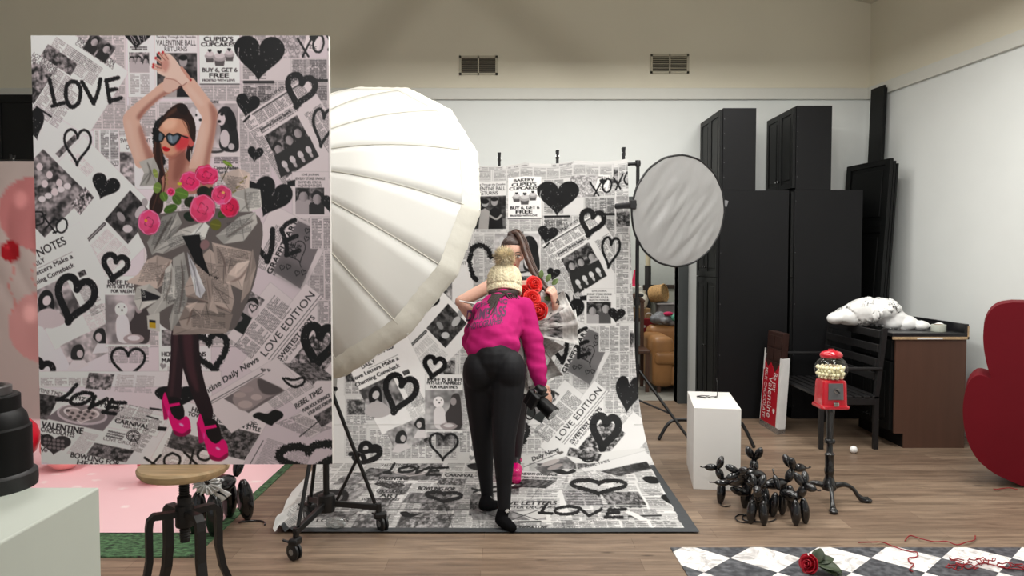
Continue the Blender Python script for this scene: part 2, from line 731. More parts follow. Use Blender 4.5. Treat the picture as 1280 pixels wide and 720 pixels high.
def wall_print(C):
    "the newspaper collage on the upright part of the backdrop (units: the big print's pixels)"
    D = (0.06, 0.06, 0.065)
    # ground of small print: upright sheets
    for (x, y, w, h, c) in [(100, 40, 62, 120, 4), (165, 92, 34, 60, 2), (200, 125, 50, 30, 3), (160, 130, 40, 60, 2), (252, 104, 52, 22, 3),
                            (305, 100, 60, 60, 4), (365, 72, 48, 62, 3), (300, 190, 40, 60, 3), (300, 140, 24, 60, 2), (365, 205, 46, 12, 3),
                            (120, 160, 46, 60, 3), (200, 130, 50, 110, 3), (255, 205, 48, 90, 3), (370, 268, 42, 30, 3), (390, 300, 22, 60, 1),
                            (385, 340, 28, 40, 2), (230, 20, 180, 24, 9), (50, 20, 180, 22, 9), (206, 238, 96, 70, 5), (180, 300, 120, 130, 6)]:
        self_g = 0.80 + RNG.uniform(-0.04, 0.05)
        C.paper((x, y), (w, 0), (0, h), self_g)
        C.article((x + 1.5, y + 1.5), (w - 3, 0), (0, h - 3), cols=c)
    # upper left: tilted pages
    u, v = np.array((0.83, 0.56)), np.array((-0.56, 0.83))
    C.paper((58, 16), u * 130, v * 96, 0.84)
    C.column((76, 45), u * 64, v * 14, cols=4)
    C.text('INK & AFFECTION', np.array((102, 51.5)), u * 53, v * -6.2, D)
    C.text('COUPLES MARK VALENTINE\'S', np.array((99.5, 55)), u * 55, v * -3.6, D)
    C.picture((122, 40), u * 34, v * 24, 0.08, 0.6, 9, people=2)
    C.picture((66, 55), u * 44, v * 17, 0.10, 0.6, 5)
    C.column((98, 60), u * 44, v * 26, cols=3)
    C.column((58, 72), u * 52, v * 22, cols=3)
    C.text('LOT OF LOVE,', np.array((46, 69)), u * 36, v * -5.4, D)
    C.text('UPS OVERFLOW', np.array((43, 74.5)), u * 36, v * -5.4, D)
    C.picture((48, 76), u * 28, v * 44, 0.08, 0.65, 6)
    C.column((70, 95), u * 40, v * 50, cols=3)
    C.stroke([(50, 132), (68, 144)], 2.2, D, smooth=False)
    # photo beside the hearts
    C.paper((164, 44), (36, 0), (0, 76), 0.85)
    C.column((166, 57), (24, 0), (0, 6), rows=2, dark=0.8)
    C.picture((166, 65), (25, 0), (0, 25), 0.1, 0.75, 5, people=3)
    C.column((166, 92), (25, 0), (0, 24), cols=2)
    # valentine ball
    C.paper((198, 40), (53, 0), (0, 82), 0.86)
    C.text('Twirling Through the Decades', (200, 47.5), (49, 0), (0, -3), D)
    C.text('VALENTINE BALL', (200, 56.5), (49, 0), (0, -6.6), D)
    C.text('RETURNS', (210, 63.5), (28, 0), (0, -5.6), D)
    C.picture((200, 66), (50, 0), (0, 54), 0.06, 0.4, 8)
    C.ell(219, 78, 5, 6, (0.6, 0.6, 0.6)); C.ell(219, 75, 6, 4, (0.06,) * 3)
    C.poly([(209, 120), (212, 90), (219, 86), (227, 92), (228, 120)], (0.62, 0.61, 0.6))
    C.ell(233, 76, 5, 6.5, (0.58, 0.57, 0.57)); C.ell(233, 71.5, 5.5, 3.5, (0.05,) * 3)
    C.poly([(224, 120), (226, 90), (233, 84), (243, 90), (246, 120)], (0.05, 0.05, 0.06))
    C.stroke([(226, 98), (236, 104), (243, 98)], 3, (0.6, 0.59, 0.58))
    # cupcake advertisement
    C.paper((253, 36), (50, 0), (0, 68.5), 0.93)
    C.stroke([(253.5, 104), (302, 104)], 1.1, D, smooth=False)
    C.text('BAKERY', (262, 44), (30, 0), (0, -4.4), D, weight=0.5)
    C.text("CUPID'S", (259, 51.5), (36, 0), (0, -5.6), D, weight=0.7)
    C.text('CUPCAKES!', (255.5, 57.5), (44, 0), (0, -4.8), D, weight=0.7)
    for cx, cy, k in [(266, 70, .95), (290, 68.5, .95), (278, 73, 1.15)]:
        C.poly([(cx - 6 * k, cy), (cx + 6 * k, cy), (cx + 4.6 * k, cy + 7.5 * k), (cx - 4.6 * k, cy + 7.5 * k)], (0.30, 0.29, 0.29))
        C.ell(cx, cy - 0.5, 7 * k, 3.2 * k, (0.62, 0.61, 0.61))
        C.ell(cx, cy - 3.5 * k, 5.2 * k, 3.2 * k, (0.78, 0.77, 0.77))
        C.heart(cx, cy - 7 * k, 5 * k, 4.4 * k, 0, specks=False)
    C.text('BUY 6, GET 6', (256.5, 89), (43, 0), (0, -5.0), D, weight=0.6)
    C.text('FREE', (265, 95.8), (24, 0), (0, -5.4), D, weight=0.8)
    C.text('FROSTED WITH LOVE', (256.5, 100.5), (40, 0), (0, -2.7), D, weight=0.4)
    # puppies
    C.paper((254, 124), (48, 0), (0, 70), 0.84)
    C.text('MAGAZINE', (262, 127.5), (14, 0), (0, -3), D, weight=0.6)
    C.picture((234, 128), (66, 0), (0, 60), 0.6, 0.85, 14)
    C.ell(250, 148, 9, 13, (0.86, 0.85, 0.85)); C.ell(244, 139, 4, 7, (0.75,) * 3); C.ell(248, 142, 1.4, 1.4, D); C.ell(253, 148, 2, 1.6, D)
    C.curve([(276, 180), (278, 160), (274, 142), (281, 132), (291, 134), (296, 150), (300, 170), (299, 186), (284, 187)], (0.09, 0.09, 0.095))
    C.ell(279, 147, 5, 8, (0.82, 0.8, 0.8)); C.ell(280, 141, 2.4, 2, D); C.ell(276.5, 150, 2.2, 1.8, D)
    C.curve([(287, 136), (295, 140), (298, 156), (291, 162), (286, 150)], (0.05, 0.05, 0.055))
    C.ell(283, 171, 6, 11, (0.78, 0.77, 0.77)); C.ell(291, 181, 4, 4, (0.72,) * 3)
    C.ell(270, 186, 12, 3.2, (0.18,) * 3); C.ell(270, 184.6, 9, 1.6, (0.7,) * 3)
    C.column((268, 193), (32, 0), (0, 9), rows=5, dark=0.8)
    C.text('Crowd Rallies', (269, 209), (30, 0), (0, -4), D, weight=0.3)
    C.text('For Love', (274, 215), (18, 0), (0, -4), D, weight=0.3)
    # sweet night
    C.paper((150, 168), (52, 0), (0, 66), 0.85)
    C.text('SWEET NIGHT', (153, 176), (38, 0), (0, -5), D)
    C.text('OUT', (160, 184), (12, 0), (0, -5), D)
    C.picture((152, 188), (18, 0), (0, 42), 0.2, 0.75, 7)
    C.paper((126, 160), (26, 0), (0, 54), 0.83)
    C.column((128, 161), (11, 0), (0, 52), dark=0.8); C.column((140, 161), (11, 0), (0, 52), dark=0.8)
    # upper right
    C.paper((304, 40), (62, 0), (0, 60), 0.82)
    C.column((306, 42), (30, 0), (0, 56), cols=2, dark=0.6)
    C.picture((346, 38), (40, 0), (0, 34), 0.5, 0.85, 4)
    for i in range(4):
        for j in range(3):
            C.heart(350 + i * 8, 46 + j * 9, 7, 6.5, 0.3, specks=False, col=(0.75, 0.74, 0.74))
            C.heart(350 + i * 8, 46 + j * 9, 7, 6.5, 0.3, line=0.5, rough=0, col=(0.35, 0.35, 0.35))
    C.poly([(388, 36), (406, 38), (400, 66), (382, 60)], (0.9, 0.89, 0.88))
    C.text('BAKE SALE', (386, 42), (17, 2), (0.6, -4), D)
    C.heart(394, 48, 10, 9, 0.1, specks=False)
    C.text('25c', (389, 60), (9, 1), (0.6, -5), D)
    C.column((368, 74), (18, 0), (0, 26), cols=2); C.column((389, 74), (22, 0), (0, 24), cols=2, dark=0.7)
    C.stroke([(308, 101.5), (344, 101.5)], 3.4, D, smooth=False)
    C.stroke([(388, 99.5), (411, 99.5)], 3.6, D, smooth=False)
    C.column((306, 106), (36, 0), (0, 20), cols=2, dark=0.8)
    C.column((388, 106), (23, 0), (0, 18), cols=2, dark=0.75)
    # right page, tilted
    u, v = np.array((0.85, -0.53)), np.array((0.53, 0.85))
    C.paper((303, 146), u * 96, v * 120, 0.86)
    C.text('GROUND NEWS', np.array((329, 127)), u * 58, v * -3.6, D)
    C.stroke([np.array((318, 141)), np.array((318, 141)) + u * 70], 2.0, D, 0.75, smooth=False)
    C.column(np.array((306, 150)), u * 88, v * 14, cols=6, dark=0.6)
    C.column(np.array((314, 163)), u * 12, v * 84, cols=1, dark=0.6)
    C.column(np.array((324, 158)), u * 62, v * 9, cols=5, dark=0.6)
    C.text('Jewelry Stores Spark', np.array((328, 162)), u * 45, v * -4, D, weight=0.4)
    C.picture((332, 168), (41, -26), (27, 51), 0.08, 0.55, 6, people=3)
    C.poly([(344, 192), (388, 168), (400, 193), (352, 220)], (0.13, 0.13, 0.13))
    for k in range(4):
        C.ell(357 + k * 10, 203 - k * 6, 3.4, 5, (0.8, 0.8, 0.8), rot=-0.5); C.ell(360 + k * 10, 209 - k * 6, 2, 4, (0.7,) * 3, rot=-0.5)
    C.column(np.array((381, 141)), u * 26, v * 66, cols=2, dark=0.55)
    # jewellery story
    C.paper((366, 212), (48, 0), (0, 58), 0.86)
    C.text('LOVE JOURNAL', (378, 217), (22, 0), (0, -2.4), D)
    C.text('JEWELRY STORES SPARKLE', (370, 222.4), (37, 0), (0, -3.2), D)
    C.text('DIAMONDS, GOLD &', (374, 226.6), (28, 0), (0, -3.0), D)
    C.text('VALENTINE WONDERS', (373, 230.8), (30, 0), (0, -3.0), D)
    C.picture((370, 232), (36, 0), (0, 33), 0.06, 0.5, 5, people=2)
    # graffiti page
    u, v = np.array((0.46, -0.89)), np.array((0.89, 0.46))
    C.paper((306, 322), u * 78, v * 82, 0.86)
    C.column((318, 330), u * 60, v * 14, cols=3, dark=0.5)
    C.text('GRAFFITI ART', np.array((338.5, 340)), u * 74, v * -6.6, D, weight=0.9)
    C.text('STREET ART BURNS WITH PASSION', np.array((343, 342)), u * 74, v * -3.0, D)
    C.poly([(373, 273), (406, 289), (375, 358), (341, 336)], (0.44, 0.43, 0.435))
    C.poly([(373, 273), (406, 289), (400, 303), (366, 288)], (0.36, 0.355, 0.36), 0.7, soft=3)
    C.poly([(352, 318), (386, 335), (375, 358), (341, 336)], (0.30, 0.30, 0.30), 0.7, soft=4)
    C.heart(371, 313, 26, 26, -0.35, line=1.0, rough=0.4)
    C.text('LOVE', np.array((363, 316)), u * 15, v * -6, D, weight=0.3)
    C.text('SUPREME', np.array((369, 320)), u * 18, v * -5.4, D, weight=0.3)
    for hx, hy in [(384, 286), (383, 296), (393, 294), (352, 332), (360, 331), (371, 339), (379, 338)]:
        C.heart(hx, hy, 6, 6.5, 0.3, line=0.8, rough=0.3)
    C.stroke([(374, 324), (376, 331)], 0.8, D)
    # love edition page
    u, v = np.array((0.63, -0.775)), np.array((0.775, 0.63))
    C.paper((300, 452), u * 130, v * 118, 0.87)
    C.text('LOVE EDITION', np.array((330.5, 444)), u * 100, v * -9.5, D)
    C.stroke([np.array((334, 447)), np.array((334, 447)) + u * 104], 0.6, D, smooth=False)
    C.stroke([np.array((337, 449)), np.array((337, 449)) + u * 104], 0.5, D, smooth=False)
    C.text('SWEETEST SPOTS', np.array((349, 449)), u * 70, v * -6, D, weight=0.7)
    C.text('TOP 10 ROMANTIC DATES', np.array((353, 452)), u * 66, v * -3.2, D)
    C.heart(401, 381, 11, 11, 0.55, specks=False, col=(0.35, 0.34, 0.34))
    C.picture((358, 455), u * 62, v * 40, 0.08, 0.75, 4)
    C.column((400, 400), u * 30, v * 30, cols=2)
    C.paper((282, 418), u * 88, v * 36, 0.85)
    C.column((290, 430), u * 84, v * 28, cols=4, dark=0.55)
    # photos behind the skirt
    C.picture((296, 350), (34, 22), (-24, 36), 0.1, 0.8, 6, people=2)
    C.ell(316, 385, 7, 9, (0.8, 0.78, 0.78)); C.heart(315, 383, 10, 10, 0.2, line=1.2)
    C.poly([(287, 378), (314, 395), (303, 416), (276, 400)], (0.07, 0.085, 0.08))
    C.heart(296, 397, 11, 12, 0.3, specks=False, col=(0.45, 0.44, 0.44))
    # left middle page
    u, v = np.array((0.70, 0.71)), np.array((-0.71, 0.70))
    C.paper((108, 168), u * 150, v * 150, 0.90)
    C.picture((57, 184), u * 78, v * 78, 0.12, 0.6, 8)
    for k in range(5):
        C.ell(52 + k * 6, 206 + (k % 2) * 16 + k * 5, 4, 5, (0.75, 0.73, 0.73))
        C.ell(54 + k * 8, 246 - k * 4, 4.6, 4, (0.78, 0.77, 0.77))
    C.picture((96, 166), u * 7, v * 34, 0.15, 0.5, 4)
    C.column((100, 188), u * 30, v * 14, cols=2, dark=0.25)
    C.picture((108, 231), (11, 13), (-18, 22), 0.05, 0.8, 2.5)
    C.picture((164, 235), (28, 30), (-32, 37), 0.05, 0.35, 7)
    C.ell(176, 262, 5, 9, (0.7,) * 3, rot=0.6); C.ell(160, 283, 6, 5, (0.75,) * 3); C.ell(182, 250, 4, 5, (0.6,) * 3); C.ell(152, 268, 4, 7, (0.55,) * 3, rot=-.6)
    C.stroke([(98, 309), (131, 277)], 4.2, (0.2, 0.2, 0.2), smooth=False)
    C.stroke([(98, 309), (131, 277)], 0.8, (0.75, 0.75, 0.75), smooth=False)
    C.column((134, 282), u * 44, v * 46, cols=3, dark=0.22)
    # notes page
    u, v = np.array((0.90, -0.43)), np.array((0.43, 0.90))
    C.paper((10, 318), u * 100, v * 130, 0.93)
    C.text('LOVE NOTES', np.array((18, 333)), u * 73, v * -10.5, D, weight=0.5)
    C.text('DAILY', np.array((37, 333.5)), u * 22, v * -6, D, weight=0.3)
    C.stroke([(46, 333), (90, 312)], 0.5, D, 0.7, smooth=False)
    C.text('Love Letters Make a', np.array((23, 352)), u * 76, v * -6, D, weight=0.5)
    C.text('Charming Comeback', np.array((28, 361)), u * 72, v * -6, D, weight=0.5)
    C.picture((32, 366), u * 54, v * 48, 0.25, 0.75, 12)
    C.curve([(46, 372), (54, 360), (64, 364), (66, 385), (58, 380), (50, 392)], (0.06, 0.06, 0.065))
    C.ell(57, 373, 5, 6.5, (0.78, 0.76, 0.76), rot=0.4)
    C.curve([(40, 400), (48, 386), (62, 383), (74, 390), (80, 400), (60, 408)], (0.72, 0.70, 0.70))
    C.column((92, 352), u * 22, v * 46, cols=1, dark=0.5)
    C.column((100, 390), u * 34, v * 26, cols=3, dark=0.25)
    C.picture((96, 338), u * 10, v * 7, 0.05, 0.4, 2.5)
    # pair of friends
    C.picture((72, 430), u * 66, v * 34, 0.45, 0.8, 10)
    C.ell(122, 418, 6, 7, (0.72, 0.70, 0.70)); C.curve([(114, 420), (118, 410), (127, 408), (131, 420), (132, 436), (126, 430)], (0.10,) * 3); C.ell(121, 419, 4, 5.5, (0.75, 0.73, 0.73))
    C.poly([(112, 440), (119, 427), (130, 427), (138, 438)], (0.85, 0.83, 0.83))
    C.curve([(86, 446), (88, 432), (98, 428), (103, 438), (98, 448)], (0.12,) * 3); C.ell(97, 440, 4, 5, (0.72, 0.7, 0.7))
    C.poly([(80, 460), (88, 448), (102, 448), (108, 454), (90, 462)], (0.82, 0.8, 0.8))
    # pampered pets
    C.paper((130, 342), (56, 0), (0, 90), 0.90)
    C.text('RUFF IS RUFF!', (134, 352.5), (50, 1.0), (0, -5.4), D, weight=0.6)
    C.text('PETS GET PAMPERED', (133, 357), (50, 1.0), (0, -4.2), D, weight=0.5)
    C.text("FOR VALENTINE'S", (138, 363), (40, 0.5), (0, -4.2), D, weight=0.5)
    C.picture((130, 366), (56, 0), (0, 62), 0.45, 0.75, 14)
    C.ell(150, 384, 8, 8.5, (0.92, 0.9, 0.9)); C.ell(151, 385, 1.2, 1.2, D); C.ell(147, 381, 0.8, 0.8, D); C.ell(154, 381, 0.8, 0.8, D)
    C.curve([(144, 420), (143, 400), (147, 392), (156, 392), (160, 404), (158, 424), (150, 426)], (0.86, 0.84, 0.84))
    C.curve([(166, 392), (170, 374), (180, 372), (184, 390), (184, 424), (168, 424), (160, 404)], (0.22, 0.2, 0.2)); C.ell(172, 383, 4.5, 6, (0.6, 0.57, 0.57))
    C.ell(165, 421, 13, 6, (0.62, 0.58, 0.58)); C.ell(165, 420, 8, 3.5, (0.85, 0.83, 0.83))
    C.column((132, 430), (52, 0), (0, 22), cols=4, dark=0.4)
    # how balloons
    C.paper((196, 402), (66, 0), (0, 96), 0.9)
    C.picture((200, 410), (56, 0), (0, 20), 0.3, 0.8, 5)
    C.text('HOW BALLOONS', (200, 443), (55, 0), (0, -5.4), D, weight=0.8)
    C.text('MAKE THE DAY', (200, 451), (55, 0), (0, -5.4), D, weight=0.8)
    for k, (hx, hy) in enumerate([(201, 456), (199, 470), (198, 478), (246, 458), (250, 470)]):
        C.heart(hx, hy, 8, 8, 0.2, specks=False, col=(0.55,) * 3)
    C.column((206, 456), (40, 0), (0, 26), cols=3, dark=0.3)
    # right hand strip
    for (x, y, w, h) in [(412, 60, 22, 70), (412, 140, 22, 80), (388, 268, 46, 40), (404, 310, 30, 60), (396, 372, 40, 30)]:
        C.paper((x, y), (w, 0), (0, h), 0.85)
        C.column((x + 1, y + 1), (w - 2, 0), (0, h - 2), cols=max(1, int(w / 12)), dark=0.55)
    C.picture((414, 96), (20, 0), (0, 22), 0.1, 0.6, 4)
    # hearts and brush lettering on top
    C.heart(176, 46, 36, 32, 0.1, specks=True)
    for k in range(9):
        C.stroke([(166 + k * 3, 40 + (k % 3) * 4), (172 + k * 2.2, 54 - (k % 2) * 5)], 0.8, (0.8,) * 3, 0.8)
    C.heart(327, 73, 63, 56, 0.05)
    C.stroke([(302, 60), (301, 70), (306, 80)], 1.2, (0.85,) * 3, 0.8, 0.8)
    C.heart(311.5, 131, 30, 29, 0.18)
    C.stroke([(307, 150), (314, 143)], 2.5, C.INK, rough=0.6)
    C.heart(377, 113, 34, 38, 0.25, line=7.5)
    C.heart(405, 158, 26, 46, 0.12, line=3.6)
    C.heart(320.5, 191, 20, 19, 0.15)
    C.heart(339, 246, 48, 50, 0.42)
    C.poly([(313, 223), (332, 231), (330, 236), (320, 236), (313, 232)], C.INK); C.poly([(360, 224), (370, 222), (370, 230), (360, 230)], C.INK)
    C.heart(414, 253, 26, 22, 0.1)
    C.stroke([(297, 336), (304, 318), (312, 288)], 1.2, C.INK, rough=0.4)
    C.word([[(312, 290), (322, 306), (334, 322)], [(334, 324), (340, 305), (341, 284)]], 6.6)
    C.word([[(352, 284), (360, 276), (369, 272)], [(352, 284), (358, 302), (358, 316)], [(357, 298), (366, 294), (371, 292)], [(358, 316), (366, 313), (374, 310)]], 5.5)
    C.heart(397, 431, 38, 50, 0.15, line=11)
    C.heart(432, 374, 40, 58, 0.1)
    C.heart(262, 440, 44, 48, -0.2, line=8, rough=3.0)
    C.heart(99.5, 182, 33, 44, 0.05, line=3.2)
    C.heart(132, 232, 36, 32, 0.38)
    C.heart(91, 373, 46, 56, 0.28, line=9)
    C.heart(143, 332, 30, 31, 0.22, line=7)
    C.heart(157, 453, 42, 40, 0.05, line=3.4)
    C.heart(46, 464, 30, 30, 0.35, line=7.5)
    C.heart(46, 154, 30, 40, -0.2)
    C.heart(268, 330, 44, 60, 0.0, line=9, rough=3.0)
    C.stroke([(200, 154), (196, 170), (200, 190), (206, 200)], 7, C.INK, rough=3.0)
    C.stroke([(200, 152), (210, 146), (222, 152), (228, 164)], 8, C.INK, rough=3.0)
    # LOVE, upper left
    C.word([[(67, 99), (70, 114), (73, 130)], [(70, 131), (84, 127)],
            [(94, 101), (88, 106), (87, 122), (93, 132), (102, 127), (105, 112), (101, 102), (94, 101)],
            [(107, 101), (114, 114), (121, 128)], [(121, 128), (127, 112), (130, 98)],
            [(137, 99), (139, 112), (141, 126)], [(137, 100), (152, 96)], [(140, 112), (149, 110)], [(141, 125), (155, 121)]], 5.0)
    # XOXO upper right
    C.word([[(375, 48), (388, 70)], [(394, 44), (381, 70)],
            [(400, 44), (394, 54), (396, 63), (403, 64), (407, 54), (405, 45), (400, 44)],
            [(410, 42), (420, 60)], [(424, 38), (413, 62)], [(430, 36), (426, 46), (430, 54), (436, 48), (434, 38), (430, 36)]], 2.6, 0.6)
    # OXO at the left edge
    C.word([[(44, 262), (54, 263), (55, 275), (46, 279)],
            [(55, 267), (70, 288)], [(70, 270), (56, 284)], [(53, 268), (58, 266)], [(68, 270), (73, 272)], [(67, 288), (73, 286)],
            [(79, 270), (72, 276), (72, 285), (78, 288), (84, 282), (84, 273), (79, 270)]], 2.2, 0.4)
SKIN = (0.87, 0.70, 0.635)


def print_rose(C, cx, cy, rx, ry, hue, rot=0.0):
    h = np.array(hue)
    C.ell(cx, cy, rx, ry, h * 0.80, rot=rot)
    rr = np.random.RandomState(int(cx * 7 + cy))
    for k in range(7):
        t = k / 7 * 6.283 + rr.uniform(0, 0.5)
        C.ell(cx + math.cos(t) * rx * 0.48, cy + math.sin(t) * ry * 0.48, rx * 0.52, ry * 0.5,
              np.clip(h * rr.uniform(0.85, 1.12) + np.array([0.05, 0.08, 0.08]) * rr.uniform(0, 1.6), 0, 1), 0.9, soft=0.35, rot=t)
        C.stroke([(cx + math.cos(t - .6) * rx * 0.9, cy + math.sin(t - .6) * ry * 0.9), (cx + math.cos(t) * rx * 0.98, cy + math.sin(t) * ry * 0.96),
                  (cx + math.cos(t + .6) * rx * 0.9, cy + math.sin(t + .6) * ry * 0.9)], 1.0, np.clip(h + np.array([0.08, 0.42, 0.38]), 0, 1), 0.7)
    for k in range(4):
        t = k * 1.7 + 0.4
        C.stroke([(cx + math.cos(t) * rx * 0.34, cy + math.sin(t) * ry * 0.34), (cx + math.cos(t + .7) * rx * 0.42, cy + math.sin(t + .7) * ry * 0.42),
                  (cx + math.cos(t + 1.5) * rx * 0.3, cy + math.sin(t + 1.5) * ry * 0.3)], 1.1, h * 0.55, 0.75, taper=True)


def studio_print():
    "the finished picture from the shoot on its big mounted print (units: photo pixels)"
    C = Canvas(44, 43, 414, 581, 1.5, (0.83, 0.81, 0.82))
    D = (0.06, 0.06, 0.065)
    wall_print(C)
    # --- lower part: the collage runs out over the floor
    C.paper((30, 478), (190, 40), (-30, 90), 0.88)
    C.paper((44, 462), (230, 0), (0, 20), 0.86)
    C.column((46, 470), (70, 0), (0, 10), cols=4, dark=0.4)
    C.picture((108, 464), (32, 2), (-6, 20), 0.2, 0.75, 5)
    C.column((142, 466), (50, 2), (-4, 22), cols=2, dark=0.25)
    u, v = np.array((0.98, 0.20)), np.array((-0.52, 0.85))
    C.paper((60, 490), u * 150, v * 30, 0.90)
    C.text("VALENTINE TIMES", np.array((28, 485)), u * 46, np.array((1.4, -5)), D)
    C.picture((44, 490), (26, 4), (-16, 30), 0.06, 0.4, 6)
    C.text('PIZZA PARTY', np.array((90, 498)), np.array((56, 11)), np.array((1, -5)), D, weight=0.4)
    C.text('BY EXPERT', np.array((116, 506)), np.array((34, 7)), np.array((1, -5)), D, weight=0.4)
    C.poly([(74, 506), (146, 512), (124, 538), (52, 522)], (0.42, 0.40, 0.41))
    C.ell(98, 517, 32, 13, (0.72, 0.70, 0.71), rot=0.1); C.ell(98, 516, 29, 11, (0.5, 0.48, 0.48), rot=0.1)
    C.heart(97, 519, 46, 21, 0.1, specks=False, col=(0.84, 0.81, 0.80)); C.heart(97, 519, 40, 17, 0.1, specks=False, col=(0.66, 0.63, 0.62))
    for k in range(11):
        C.ell(80 + (k * 13) % 36, 512 + (k * 7) % 13, 2.6, 1.8, (0.28, 0.26, 0.26))
    C.text('VALENTINE', np.array((46, 533)), np.array((52, 9)), np.array((1.6, -8)), D, weight=0.9)
    C.text('CHOCOLATES', np.array((45, 538)), np.array((42, 8)), np.array((1.4, -5.4)), D, weight=0.4)
    C.heart(62, 556, 42, 26, 0.1, specks=False, col=(0.16, 0.15, 0.155))
    for k in range(16):
        C.ell(51 + (k % 5) * 5.4, 548 + (k // 5) * 5 + (k % 5) * 0.7, 2.4, 1.9, (0.42, 0.40, 0.40))
    C.heart(48, 553, 20, 22, 0.1, line=1.2)
    C.column((150, 502), (40, 9), (-14, 22), cols=2, dark=0.4)
    C.text("VALENTINE'S DAY", np.array((145, 521)), np.array((38, 6)), np.array((1, -3.2)), D)
    C.text('CARNIVAL', np.array((139, 527)), np.array((42, 9)), np.array((1.6, -5.6)), D, weight=0.7)
    C.text('FEBRUARY 14', np.array((148, 533)), np.array((30, 6)), np.array((1, -2.6)), D)
    C.column((130, 536), (24, 5), (-5, 9), rows=3, dark=0.8)
    for r in (8.5, 6.5):
        t = np.linspace(0, 6.3, 26)
        C.stroke(np.stack([162 + r * np.cos(t), 544 + r * 0.82 * np.sin(t)], 1), 1.0, D, smooth=False)
    for k in range(5):
        C.stroke([(162 + 8 * math.cos(k * .63), 544 + 6.6 * math.sin(k * .63)), (162 - 8 * math.cos(k * .63), 544 - 6.6 * math.sin(k * .63))], 0.5, D, smooth=False)
    C.stroke([(157, 554), (162, 544), (167, 554)], 1, D, smooth=False)
    C.text('LOVE CIRCUS', np.array((124, 549)), np.array((40, 8)), np.array((1, -3.6)), D, alpha=0.8)
    C.picture((113, 553), (50, 10), (-11, 15), 0.1, 0.55, 4)
    C.column((98, 538), (22, 5), (-22, 28), cols=1, dark=0.25)
    C.column((186, 520), (16, 4), (-30, 42), cols=1, dark=0.5)
    C.text('BOWLING FOR', np.array((82, 571)), np.array((61, 12)), np.array((1.6, -6.4)), D, weight=0.6)
    C.text('HEARTS', np.array((90, 580.5)), np.array((40, 8)), np.array((1.6, -6.4)), D, weight=0.6)
    C.stroke([(184, 509), (198, 511)], 2.2, D, rough=0.3); C.stroke([(180, 519), (194, 523)], 1.6, D)
    C.poly([(194, 532), (205, 533), (203, 538), (192, 537)], D)
    # middle and right floor
    u, v = np.array((0.975, 0.22)), np.array((-0.5, 0.86))
    C.paper((226, 500), u * 110, v * 84, 0.90)
    C.text('HEARTS ON PARADE:', np.array((236, 513)), np.array((82, 20)), np.array((1.5, -6)), D, weight=0.6)
    C.text('TOWN CELEBRATES IN STYLE', np.array((231, 518)), np.array((91, 21)), np.array((1.3, -4.8)), D, weight=0.5)
    C.picture((262, 527), (60, 15), (-20, 33), 0.06, 0.5, 3.5)
    C.picture((212, 536), (40, 12), (-8, 22), 0.15, 0.5, 6)
    C.column((204, 546), (48, 12), (-6, 10), rows=4, dark=0.5)
    C.column((200, 556), (60, 14), (-12, 26), cols=2, dark=0.3)
    u, v = np.array((0.86, -0.51)), np.array((0.6, 0.68))
    C.paper((250, 500), u * 110, v * 60, 0.85)
    C.text('Valentine Daily News', np.array((238, 502)), np.array((84, -53)), np.array((2.5, 7.0)) * -1 + np.array((0, 0)), D, weight=0.4)
    C.stroke([(254, 504), (326, 464)], 0.7, D, smooth=False); C.stroke([(256, 506), (328, 466)], 0.4, D, smooth=False)
    C.heart(327, 461, 7, 5, 0.2, specks=False, col=(0.35, 0.34, 0.34)); C.heart(334, 461, 5, 4, 0.2, specks=False, col=(0.35, 0.34, 0.34))
    C.poly([(277, 497), (322, 470), (354, 486), (308, 515)], (0.40, 0.38, 0.38))
    C.curve([(290, 492), (318, 470), (330, 478), (352, 486), (330, 497), (306, 512), (292, 506)], (0.58, 0.55, 0.54), soft=0.4)
    C.curve([(320, 472), (334, 476), (352, 486), (338, 492), (324, 488)], (0.3, 0.28, 0.28), soft=0.6)
    C.ell(306, 485, 9, 4, (0.62, 0.58, 0.57)); C.ell(297, 492, 8, 3.6, (0.66, 0.62, 0.6)); C.ell(318, 495, 7, 4, (0.72, 0.68, 0.66)); C.ell(304, 504, 9, 5, (0.7, 0.66, 0.64))
    C.column((330, 500), u * 60, v * 18, cols=4, dark=0.35)
    C.paper((362, 520), u * 60, v * 40, 0.85)
    C.text('REBEL TIMES', np.array((368, 510)), np.array((34, -22)), np.array((-2, -6.4)), D, weight=0.5)
    C.text('PUNK ROCK ROMANCE', np.array((377, 514)), np.array((34, -20)), np.array((-1.5, -4)), D, weight=0.6)
    C.text('LOUD FAST FOREVER', np.array((384, 518)), np.array((30, -18)), np.array((-1.5, -4)), D, weight=0.6)
    C.picture((390, 519), (28, -16), (10, 14), 0.1, 0.5, 4)
    C.column((340, 528), (34, -12), (40, 18), cols=2, dark=0.5)
    C.column((330, 546), (60, 20), (-20, 40), cols=2, dark=0.3)
    C.stroke([(372, 545), (398, 524)], 1.2, D, smooth=False)
    C.stroke([(309, 580), (326, 550)], 0.8, D, smooth=False)
    C.picture((352, 452), (40, 0), (30, 22), 0.1, 0.55, 3)
    C.heart(218, 496, 56, 30, 0.0)
    C.stroke([(355, 471), (366, 473), (378, 470), (377, 478), (366, 482), (356, 476), (352, 471)], 3.0, C.INK, rough=1.0)
    C.curve([(313, 519), (320, 514), (331, 516), (340, 511), (350, 514), (351, 520), (340, 528), (336, 531), (322, 524)], C.INK)
    C.heart(384, 574, 76, 36, -0.1, line=10, rough=3.5)
    C.word([[(92, 479), (80, 492), (68, 498)], [(66, 498), (80, 499)], [(100, 489), (88, 494), (84, 502), (95, 504), (107, 499), (112, 491), (100, 489)],
            [(115, 494), (108, 509)], [(107, 509), (130, 497)], [(136, 498), (128, 514)], [(132, 501), (153, 502)], [(130, 508), (142, 508)], [(124, 514), (140, 516)]], 4.4)
